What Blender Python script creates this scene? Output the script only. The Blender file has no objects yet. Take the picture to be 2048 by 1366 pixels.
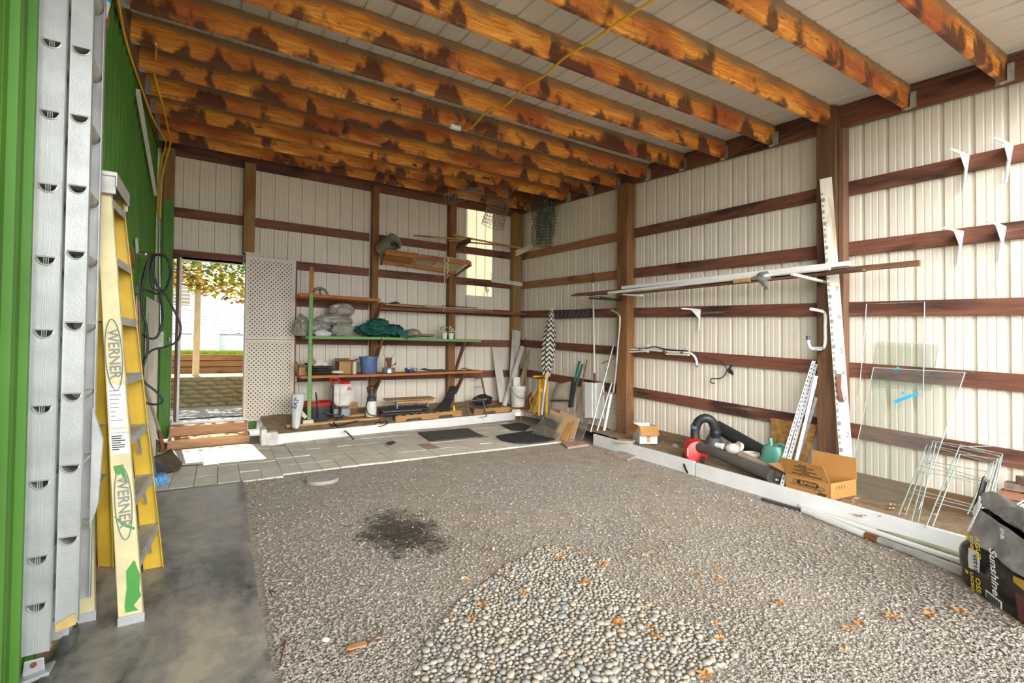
import bpy, bmesh, math, random
from mathutils import Vector as V, Matrix, noise as mnoise

C = bpy.context.scene.collection
sc = bpy.context.scene
R = math.radians
rnd = random.Random(7)

# ------------------------------------------------------------------ camera, sky, sun, exposure
CAM_Z = 1.37
FPX, YAW, PITCH, ROLL = 950.58, 0.5508, 0.0183, 0.0097      # focal length in pixels of the 2048 px frame
SLOPE = 0.0506                                              # the girts climb this much per metre towards the back
XR, YB = 5.40, 8.524                             # right girt face, back girt face, green wall

camd = bpy.data.cameras.new('camera')
camd.sensor_fit = 'HORIZONTAL'; camd.sensor_width = 36.0
camd.lens = FPX / 2048.0 * 36.0
camd.clip_start = 0.02; camd.clip_end = 300
cam = bpy.data.objects.new('camera', camd); C.objects.link(cam)
_fwd = V((math.sin(YAW) * math.cos(PITCH), math.cos(YAW) * math.cos(PITCH), math.sin(PITCH)))
_rt0 = V((math.cos(YAW), -math.sin(YAW), 0))
_up0 = _rt0.cross(_fwd)
_rt = _rt0 * math.cos(ROLL) + _up0 * math.sin(ROLL)
_up = _up0 * math.cos(ROLL) - _rt0 * math.sin(ROLL)
cam.matrix_world = Matrix(((_rt.x, _up.x, -_fwd.x, 0), (_rt.y, _up.y, -_fwd.y, 0), (_rt.z, _up.z, -_fwd.z, CAM_Z), (0, 0, 0, 1)))
sc.camera = cam

SKY_BASE, FRONT_FILL = 0.30, 9.0
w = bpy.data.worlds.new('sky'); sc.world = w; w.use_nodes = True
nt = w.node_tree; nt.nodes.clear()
wo = nt.nodes.new('ShaderNodeOutputWorld'); bg = nt.nodes.new('ShaderNodeBackground')
tc = nt.nodes.new('ShaderNodeTexCoord'); sx = nt.nodes.new('ShaderNodeSeparateXYZ')
def wm(op, a, b=0.0, c=False):
    m = nt.nodes.new('ShaderNodeMath'); m.operation = op; m.use_clamp = c
    for i, v in enumerate((a, b)):
        if isinstance(v, (int, float)): m.inputs[i].default_value = v
        else: nt.links.new(v, m.inputs[i])
    return m.outputs[0]
nt.links.new(tc.outputs['Generated'], sx.inputs[0])
# pale blue sky; bright lobe added in front (-y, opposite the doorway) fills the interior
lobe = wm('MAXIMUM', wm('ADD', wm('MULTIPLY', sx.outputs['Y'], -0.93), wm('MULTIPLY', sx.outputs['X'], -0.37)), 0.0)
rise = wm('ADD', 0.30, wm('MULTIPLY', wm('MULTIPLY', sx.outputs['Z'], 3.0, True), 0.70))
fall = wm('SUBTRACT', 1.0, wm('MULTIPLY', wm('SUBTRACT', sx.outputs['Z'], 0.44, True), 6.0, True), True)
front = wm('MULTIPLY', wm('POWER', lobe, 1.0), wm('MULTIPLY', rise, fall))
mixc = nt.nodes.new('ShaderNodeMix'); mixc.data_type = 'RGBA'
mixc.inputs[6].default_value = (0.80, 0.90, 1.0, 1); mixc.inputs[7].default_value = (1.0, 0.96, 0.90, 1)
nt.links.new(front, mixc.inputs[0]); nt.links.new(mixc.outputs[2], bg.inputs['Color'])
nt.links.new(wm('ADD', SKY_BASE, wm('MULTIPLY', front, FRONT_FILL)), bg.inputs['Strength'])
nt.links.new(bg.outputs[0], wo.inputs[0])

sund = bpy.data.lights.new('sun', 'SUN'); sund.energy = 6.0; sund.angle = R(0.6); sund.color = (1.0, 0.93, 0.80)
sun = bpy.data.objects.new('sun', sund); C.objects.link(sun)
SUN_DIR = V((0.06, -0.62, -0.78)).normalized()
sun.rotation_euler = SUN_DIR.to_track_quat('-Z', 'Y').to_euler()
sun.location = (0, 20, 25)

sc.view_settings.view_transform = 'Standard'
sc.view_settings.look = 'None'
sc.view_settings.exposure = 1.05
sc.view_settings.gamma = 1.0
sc.view_settings.use_curve_mapping = False
sc.cycles.max_bounces = 8; sc.cycles.diffuse_bounces = 5; sc.cycles.transparent_max_bounces = 16
sc.cycles.transmission_bounces = 6; sc.cycles.glossy_bounces = 3
sc.cycles.sample_clamp_indirect = 8.0

# ------------------------------------------------------------------ points in the place, measured along lines of sight onto real planes
P0 = V((0, 0, CAM_Z))
def ray(px, py):
    a = (px - 1024) / FPX; b = (py - 683) / FPX
    return _fwd + _rt * a - _up * b
def pp(px, py, pt, n):
    d = ray(px, py); n = V(n)
    return P0 + d * ((V(pt) - P0).dot(n) / d.dot(n))
def gp(px, py, z=0.0): return pp(px, py, (0, 0, z), (0, 0, 1))
def yp(px, py, y): return pp(px, py, (0, y, 0), (0, 1, 0))
def xp(px, py, x): return pp(px, py, (x, 0, 0), (1, 0, 0))
def xl(y): return -0.665 - 0.0285*(y - 3.0)             # the green wall runs slightly askew
_ln = V((1, 0.0285, 0)).normalized()
def lw(px, py, off=0.0): return pp(px, py, V((xl(3), 3, 0)) + _ln*off, _ln)
def curb_y(x): return 7.46 + 0.118 * (x - 0.53)
def curb_x(y): return 4.29 + 0.094 * (y - 1.2)
def soil(x, y):
    if x > 0.45 and y > curb_y(x):
        t = min(1, max(0, (y - curb_y(x) - 0.06) / (8.5 - curb_y(x))))
        b = 0.140 + 0.20 * t
    else: b = 0
    if x > curb_x(y):
        t = min(1, max(0, (x - curb_x(y)) / (XR - curb_x(y))))
        r = 0.115 + 0.020 * (y - 2.0) - 0.09 * t
    else: r = 0
    return max(b, r)
def sp(px, py, lift=0.0):
    d = ray(px, py); t = 0.8; p = P0
    while t < 14:
        p = P0 + d*t
        if p.z <= soil(p.x, p.y) + lift: break
        t += 0.004
    return p

# ------------------------------------------------------------------ mesh builder
class MB:
    def __init__(s): s.v = []; s.f = []; s.m = []; s.mi = 0
    def add(s, vs, fs):
        o = len(s.v); s.v += [V(q) for q in vs]; s.f += [tuple(i + o for i in f) for f in fs]; s.m += [s.mi] * len(fs); return s
    def box(s, a, b):
        x0, y0, z0 = a; x1, y1, z1 = b
        return s.add([(x0,y0,z0),(x1,y0,z0),(x1,y1,z0),(x0,y1,z0),(x0,y0,z1),(x1,y0,z1),(x1,y1,z1),(x0,y1,z1)],
                     [(0,3,2,1),(4,5,6,7),(0,1,5,4),(1,2,6,5),(2,3,7,6),(3,0,4,7)])
    def obox(s, c, a, b, d):
        c, a, b, d = V(c), V(a), V(b), V(d)
        vs = [c + i*a + j*b + k*d for k in (-1,1) for (i,j) in ((-1,-1),(1,-1),(1,1),(-1,1))]
        return s.add(vs, [(0,3,2,1),(4,5,6,7),(0,1,5,4),(1,2,6,5),(2,3,7,6),(3,0,4,7)])
    def beam(s, p, q, wd, ht, up=(0,0,1), twist=0.0):
        p, q, up = V(p), V(q), V(up)
        t = (q - p); L = t.length; t.normalize()
        sd = t.cross(up)
        if sd.length < 1e-4: sd = t.cross(V((1, 0, 0)))
        sd.normalize(); u = sd.cross(t)
        if twist: 
            c_, s_ = math.cos(twist), math.sin(twist); sd, u = sd*c_ + u*s_, u*c_ - sd*s_
        return s.obox((p+q)/2, t*L/2, sd*wd/2, u*ht/2)
    def tube(s, pts, r, n=8, caps=True, closed=False, flat=1.0):
        pts = [V(p) for p in pts]; k = len(pts)
        rs = r if isinstance(r, (list, tuple)) else [r]*k
        tang = []
        for i in range(k):
            a = pts[(i-1) % k] if (closed or i > 0) else pts[i]
            b = pts[(i+1) % k] if (closed or i < k-1) else pts[i]
            t = b - a
            tang.append(t.normalized() if t.length > 1e-9 else V((0,0,1)))
        ref = V((0,0,1)) if abs(tang[0].z) < 0.9 else V((1,0,0))
        nrm = (ref - tang[0]*ref.dot(tang[0])).normalized()
        o = len(s.v); vs = []
        for i in range(k):
            nrm = nrm - tang[i]*nrm.dot(tang[i])
            if nrm.length < 1e-6: nrm = tang[i].orthogonal()
            nrm.normalize(); bn = tang[i].cross(nrm)
            for j in range(n):
                a = 2*math.pi*j/n
                vs.append(pts[i] + (nrm*math.cos(a)*flat + bn*math.sin(a))*rs[i])
        fs = []
        for i in range(k if closed else k-1):
            i2 = (i+1) % k
            for j in range(n):
                j2 = (j+1) % n
                fs.append((i*n+j, i*n+j2, i2*n+j2, i2*n+j))
        if caps and not closed:
            fs.append(tuple(range(n-1, -1, -1))); fs.append(tuple((k-1)*n + j for j in range(n)))
        return s.add(vs, fs)
    def lathe(s, prof, c, axis=(0,0,1), n=20, ref=None, capb=True, capt=False, sq=0.0):
        ax = V(axis).normalized(); a = V(ref).normalized() if ref else ax.orthogonal().normalized(); b = ax.cross(a); c = V(c)
        vs = []
        for (r, z) in prof:
            for j in range(n):
                t = 2*math.pi*j/n
                ct, st = math.cos(t), math.sin(t)
                k = 1.0
                if sq: k = 1.0 / (abs(ct)**(2+sq) + abs(st)**(2+sq))**(1/(2+sq))
                vs.append(c + ax*z + (a*ct + b*st)*r*k)
        fs = []
        for i in range(len(prof)-1):
            for j in range(n):
                j2 = (j+1) % n; fs.append((i*n+j, i*n+j2, (i+1)*n+j2, (i+1)*n+j))
        if capb: fs.append(tuple(range(n-1, -1, -1)))
        if capt: fs.append(tuple((len(prof)-1)*n + j for j in range(n)))
        return s.add(vs, fs)
    def prism(s, poly, o, u, v, t):
        o, u, v, t = V(o), V(u), V(v), V(t); n = len(poly)
        vs = [o + u*a + v*b for a, b in poly] + [o + u*a + v*b + t for a, b in poly]
        fs = [tuple(range(n-1, -1, -1)), tuple(range(n, 2*n))] + [(i, (i+1) % n, n+(i+1) % n, n+i) for i in range(n)]
        return s.add(vs, fs)
    def quadp(s, pts, t):           # a plate through corner points, thickness vector t
        pts = [V(p) for p in pts]; n = len(pts); t = V(t)
        return s.add(pts + [p + t for p in pts], [tuple(range(n-1, -1, -1)), tuple(range(n, 2*n))] + [(i, (i+1) % n, n+(i+1) % n, n+i) for i in range(n)])
    def surf(s, fn, nu, nv, cu=False):
        vs = [fn(i/nu, j/nv) for i in range(nu+1) for j in range(nv+1)]
        return s.add(vs, [(i*(nv+1)+j, (i+1)*(nv+1)+j, (i+1)*(nv+1)+j+1, i*(nv+1)+j+1) for i in range(nu) for j in range(nv)])
    def blob(s, c, rx, ry, rz, amp=0.15, fr=3.0, seed=0, nu=18, nv=12, rot=0.0, flatb=None, fold=0.0):
        c = V(c); vs = []
        cr, sr = math.cos(rot), math.sin(rot)
        for i in range(nv+1):
            th = math.pi*i/nv
            for j in range(nu):
                ph = 2*math.pi*j/nu
                d = V((math.sin(th)*math.cos(ph), math.sin(th)*math.sin(ph), math.cos(th)))
                k = 1 + amp*mnoise.noise(d*fr + V((seed*3.1, seed*1.7, seed)))
                if fold: k += fold*abs(mnoise.noise(V((d.x*fr*2.2, d.y*fr*1.1, d.z*fr*1.6)) + V((seed, 5, seed*2)))) - fold*0.3
                x, y, z = d.x*rx*k, d.y*ry*k, d.z*rz*k
                if flatb is not None and z < flatb: z = flatb
                vs.append(c + V((x*cr - y*sr, x*sr + y*cr, z)))
        fs = []
        for i in range(nv):
            for j in range(nu):
                j2 = (j+1) % nu; fs.append((i*nu+j, (i+1)*nu+j, (i+1)*nu+j2, i*nu+j2))
        return s.add(vs, fs)
    def build(s, name, mats, parent=None, smooth=False, bevel=0.0, origin=None, sub=0, solid=0.0):
        if parent is not None: o0 = parent['_w'] if '_w' in parent.keys() else parent.location
        else: o0 = V(origin) if origin is not None else V((0,0,0))
        o0 = V(o0)
        me = bpy.data.meshes.new(name)
        me.from_pydata([v - o0 for v in s.v], [], s.f); 
        ms = mats if isinstance(mats, (list, tuple)) else [mats]
        for m in ms: me.materials.append(m)
        if len(ms) > 1: me.polygons.foreach_set('material_index', s.m)
        bm = bmesh.new(); bm.from_mesh(me); bmesh.ops.recalc_face_normals(bm, faces=bm.faces); bm.to_mesh(me); bm.free()
        if smooth: 
            me.polygons.foreach_set('use_smooth', [True]*len(me.polygons))
            me.set_sharp_from_angle(angle=R(40))
        ob = bpy.data.objects.new(name, me); C.objects.link(ob)
        if parent is not None: ob.parent = parent; WORLD[ob.name] = o0
        else: ob.location = o0; WORLD[ob.name] = o0
        if solid: 
            md = ob.modifiers.new('thick', 'SOLIDIFY'); md.thickness = solid; md.offset = 0
        if sub:
            md = ob.modifiers.new('sub', 'SUBSURF'); md.levels = sub; md.render_levels = sub
        if bevel:
            md = ob.modifiers.new('bevel', 'BEVEL'); md.width = bevel; md.segments = 2; md.limit_method = 'ANGLE'; md.angle_limit = R(50)
        return ob
WORLD = {}
def wloc(o): return WORLD[o.name]
# children keep their verts relative to the thing's base, so every descendant shares the base as its origin
_build = MB.build
def _b2(s, name, mats, parent=None, **k):
    if parent is None: return _build(s, name, mats, None, **k)
    o0 = wloc(parent)
    ob = _build(s, name, mats, None, origin=o0, **k)
    ob.parent = parent; ob.location = (0, 0, 0)
    return ob
MB.build = _b2

def thing(name, label, cat, loc, group=None):
    o = bpy.data.objects.new(name, None); C.objects.link(o); o.empty_display_size = 0.1
    o.location = V(loc); WORLD[o.name] = V(loc)
    o['label'] = label; o['category'] = cat
    if group: o['group'] = group
    return o
def tag(o, label, cat, group=None, kind=None):
    o['label'] = label; o['category'] = cat
    if group: o['group'] = group
    if kind: o['kind'] = kind
    return o
def solo(mb, name, label, cat, mats, group=None, kind=None, **k):
    xs = [v.x for v in mb.v]; ys = [v.y for v in mb.v]; zs = [v.z for v in mb.v]
    o = mb.build(name, mats, origin=((min(xs)+max(xs))/2, (min(ys)+max(ys))/2, min(zs)), **k)
    return tag(o, label, cat, group, kind)
def struct(mb, name, mats, **k):
    o = mb.build(name, mats, **k); o['kind'] = 'structure'; return o
def lettering(s, o, u, v, size, m, parent, name='lettering', shear=0.0, align='LEFT', bold=0.0):
    cu = bpy.data.curves.new(name, 'FONT'); cu.body = s; cu.size = size; cu.extrude = 0.0004; cu.shear = shear
    cu.align_x = align; cu.offset = bold; cu.materials.append(m)
    tmp = bpy.data.objects.new(name, cu); C.objects.link(tmp)
    bpy.context.view_layer.update()
    me = bpy.data.meshes.new_from_object(tmp.evaluated_get(bpy.context.evaluated_depsgraph_get())); me.name = name
    bpy.data.objects.remove(tmp); bpy.data.curves.remove(cu)
    ob = bpy.data.objects.new(name, me); C.objects.link(ob)
    u = V(u).normalized(); v = V(v); v = (v - u*v.dot(u)).normalized(); n = u.cross(v)
    o = V(o)
    M = Matrix(((u.x, v.x, n.x, o.x), (u.y, v.y, n.y, o.y), (u.z, v.z, n.z, o.z), (0,0,0,1)))
    if parent is not None:
        ob.parent = parent; M = Matrix.Translation(-wloc(parent)) @ M
    ob.matrix_local = M; WORLD[ob.name] = wloc(parent) if parent is not None else o
    return ob
def arc(c, r, a0, a1, u, v, n=12):
    c, u, v = V(c), V(u), V(v)
    return [c + u*(r*math.cos(a0+(a1-a0)*i/n)) + v*(r*math.sin(a0+(a1-a0)*i/n)) for i in range(n+1)]
def smooth_path(pts, n=6):
    pts = [V(p) for p in pts]; out = []
    for i in range(len(pts)-1):
        p0 = pts[max(0, i-1)]; p1 = pts[i]; p2 = pts[i+1]; p3 = pts[min(len(pts)-1, i+2)]
        for k in range(n):
            t = k/n
            out.append(0.5*((2*p1) + (p2-p0)*t + (2*p0-5*p1+4*p2-p3)*t*t + (3*p1-p0-3*p2+p3)*t**3))
    out.append(pts[-1]); return out

# ------------------------------------------------------------------ materials
def nmat(name):
    m = bpy.data.materials.new(name); m.use_nodes = True
    return m, m.node_tree, m.node_tree.nodes['Principled BSDF']
def coords(nt, scale=(1,1,1), rnd_off=True):
    tc = nt.nodes.new('ShaderNodeTexCoord'); mp = nt.nodes.new('ShaderNodeMapping'); mp.inputs['Scale'].default_value = scale
    if rnd_off:
        oi = nt.nodes.new('ShaderNodeObjectInfo'); ml = nt.nodes.new('ShaderNodeMath'); ml.operation = 'MULTIPLY'; ml.inputs[1].default_value = 40
        nt.links.new(oi.outputs['Random'], ml.inputs[0])
        ad = nt.nodes.new('ShaderNodeVectorMath'); ad.operation = 'ADD'
        nt.links.new(tc.outputs['Object'], ad.inputs[0]); nt.links.new(ml.outputs[0], ad.inputs[1]); nt.links.new(ad.outputs[0], mp.inputs['Vector'])
    else: nt.links.new(tc.outputs['Object'], mp.inputs['Vector'])
    return mp.outputs[0]
def noise(nt, vec, scale, detail=4, rough=0.55, dist=0.0):
    n = nt.nodes.new('ShaderNodeTexNoise'); n.inputs['Scale'].default_value = scale; n.inputs['Detail'].default_value = detail
    n.inputs['Roughness'].default_value = rough; n.inputs['Distortion'].default_value = dist
    nt.links.new(vec, n.inputs['Vector']); return n.outputs['Fac']
def ramp(nt, fac, stops):
    r = nt.nodes.new('ShaderNodeValToRGB'); cr = r.color_ramp
    while len(cr.elements) < len(stops): cr.elements.new(0.5)
    for el, (p, c) in zip(cr.elements, stops): el.position = p; el.color = (*c, 1) if len(c) == 3 else c
    nt.links.new(fac, r.inputs[0]); return r.outputs[0]
def mix(nt, f, a, b, mode='MIX'):
    m = nt.nodes.new('ShaderNodeMix'); m.data_type = 'RGBA'; m.blend_type = mode
    for key, val in ((0, f), (6, a), (7, b)):
        if isinstance(val, (int, float)): m.inputs[key].default_value = val
        elif isinstance(val, (tuple, list)): m.inputs[key].default_value = (*val, 1) if len(val) == 3 else val
        else: nt.links.new(val, m.inputs[key])
    return m.outputs[2]
def math_(nt, op, a, b=0.0, clamp=False):
    m = nt.nodes.new('ShaderNodeMath'); m.operation = op; m.use_clamp = clamp
    for i, val in enumerate((a, b)):
        if isinstance(val, (int, float)): m.inputs[i].default_value = val
        else: nt.links.new(val, m.inputs[i])
    return m.outputs[0]
def bump(nt, b, h, strength, dist=0.01):
    bn = nt.nodes.new('ShaderNodeBump'); bn.inputs['Strength'].default_value = strength; bn.inputs['Distance'].default_value = dist
    nt.links.new(h, bn.inputs['Height']); nt.links.new(bn.outputs[0], b.inputs['Normal'])
def plain(name, c, rough=0.6, metal=0.0, var=0.12, scale=6.0, bmp=0.0, bscale=60.0, spec=None):
    m, nt, b = nmat(name); vec = coords(nt)
    f = noise(nt, vec, scale, 5)
    lo = tuple(x*(1-var*1.6) for x in c); hi = tuple(min(1, x*(1+var)) for x in c)
    nt.links.new(ramp(nt, f, [(0.3, lo), (0.7, hi)]), b.inputs['Base Color'])
    b.inputs['Roughness'].default_value = rough; b.inputs['Metallic'].default_value = metal
    if spec is not None: b.inputs['Specular IOR Level'].default_value = spec
    if bmp: bump(nt, b, noise(nt, vec, bscale, 3), bmp)
    return m
def wood(name, c1, c2, axis='x', dark=None, damt=0.5, rough=0.7, grain=1.0, bmp=0.25, worn=None):
    m, nt, b = nmat(name)
    st = {'x': (0.6, 9, 9), 'y': (9, 0.6, 9), 'z': (9, 9, 0.6)}[axis]
    pt = {'x': (0.45, 1.6, 1.6), 'y': (1.6, 0.45, 1.6), 'z': (1.6, 1.6, 0.45)}[axis]
    vec = coords(nt, st); vp = coords(nt, pt)
    g = noise(nt, vec, 3.0*grain, 6, 0.65, 0.6)
    col = ramp(nt, g, [(0.32, c1), (0.62, c2)])
    if dark is not None:
        d = noise(nt, vp, 2.2, 4, 0.6, 0.4)
        col = mix(nt, ramp(nt, d, [(0.62-0.25*damt, (0,0,0)), (0.72-0.15*damt, (1,1,1))]), col, dark)
    if worn is not None:
        d = noise(nt, vec, 1.4, 5, 0.7)
        col = mix(nt, ramp(nt, d, [(0.56, (0,0,0)), (0.66, (1,1,1))]), col, worn)
    nt.links.new(col, b.inputs['Base Color']); b.inputs['Roughness'].default_value = rough
    bump(nt, b, g, bmp, 0.004)
    return m
def glassy(name, tint=(0.9, 0.95, 0.93), rough=0.02, alpha=0.16):
    # thin sheet: mostly see-through, a little haze and a clear gloss
    m = bpy.data.materials.new(name); m.use_nodes = True; nt = m.node_tree; nt.nodes.clear()
    out = nt.nodes.new('ShaderNodeOutputMaterial'); tr = nt.nodes.new('ShaderNodeBsdfTransparent'); tr.inputs[0].default_value = (*tint, 1)
    gl = nt.nodes.new('ShaderNodeBsdfGlossy'); gl.inputs['Roughness'].default_value = rough
    df = nt.nodes.new('ShaderNodeBsdfDiffuse'); df.inputs[0].default_value = (0.75, 0.76, 0.72, 1)
    fr = nt.nodes.new('ShaderNodeFresnel'); fr.inputs[0].default_value = 1.5
    m1 = nt.nodes.new('ShaderNodeMixShader'); m1.inputs[0].default_value = alpha
    nt.links.new(tr.outputs[0], m1.inputs[1]); nt.links.new(df.outputs[0], m1.inputs[2])
    m2 = nt.nodes.new('ShaderNodeMixShader'); ff = nt.nodes.new('ShaderNodeMath'); ff.operation = 'MULTIPLY'; ff.inputs[1].default_value = 0.35; nt.links.new(fr.outputs[0], ff.inputs[0]); nt.links.new(ff.outputs[0], m2.inputs[0])
    nt.links.new(m1.outputs[0], m2.inputs[1]); nt.links.new(gl.outputs[0], m2.inputs[2]); nt.links.new(m2.outputs[0], out.inputs[0])
    return m

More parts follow.
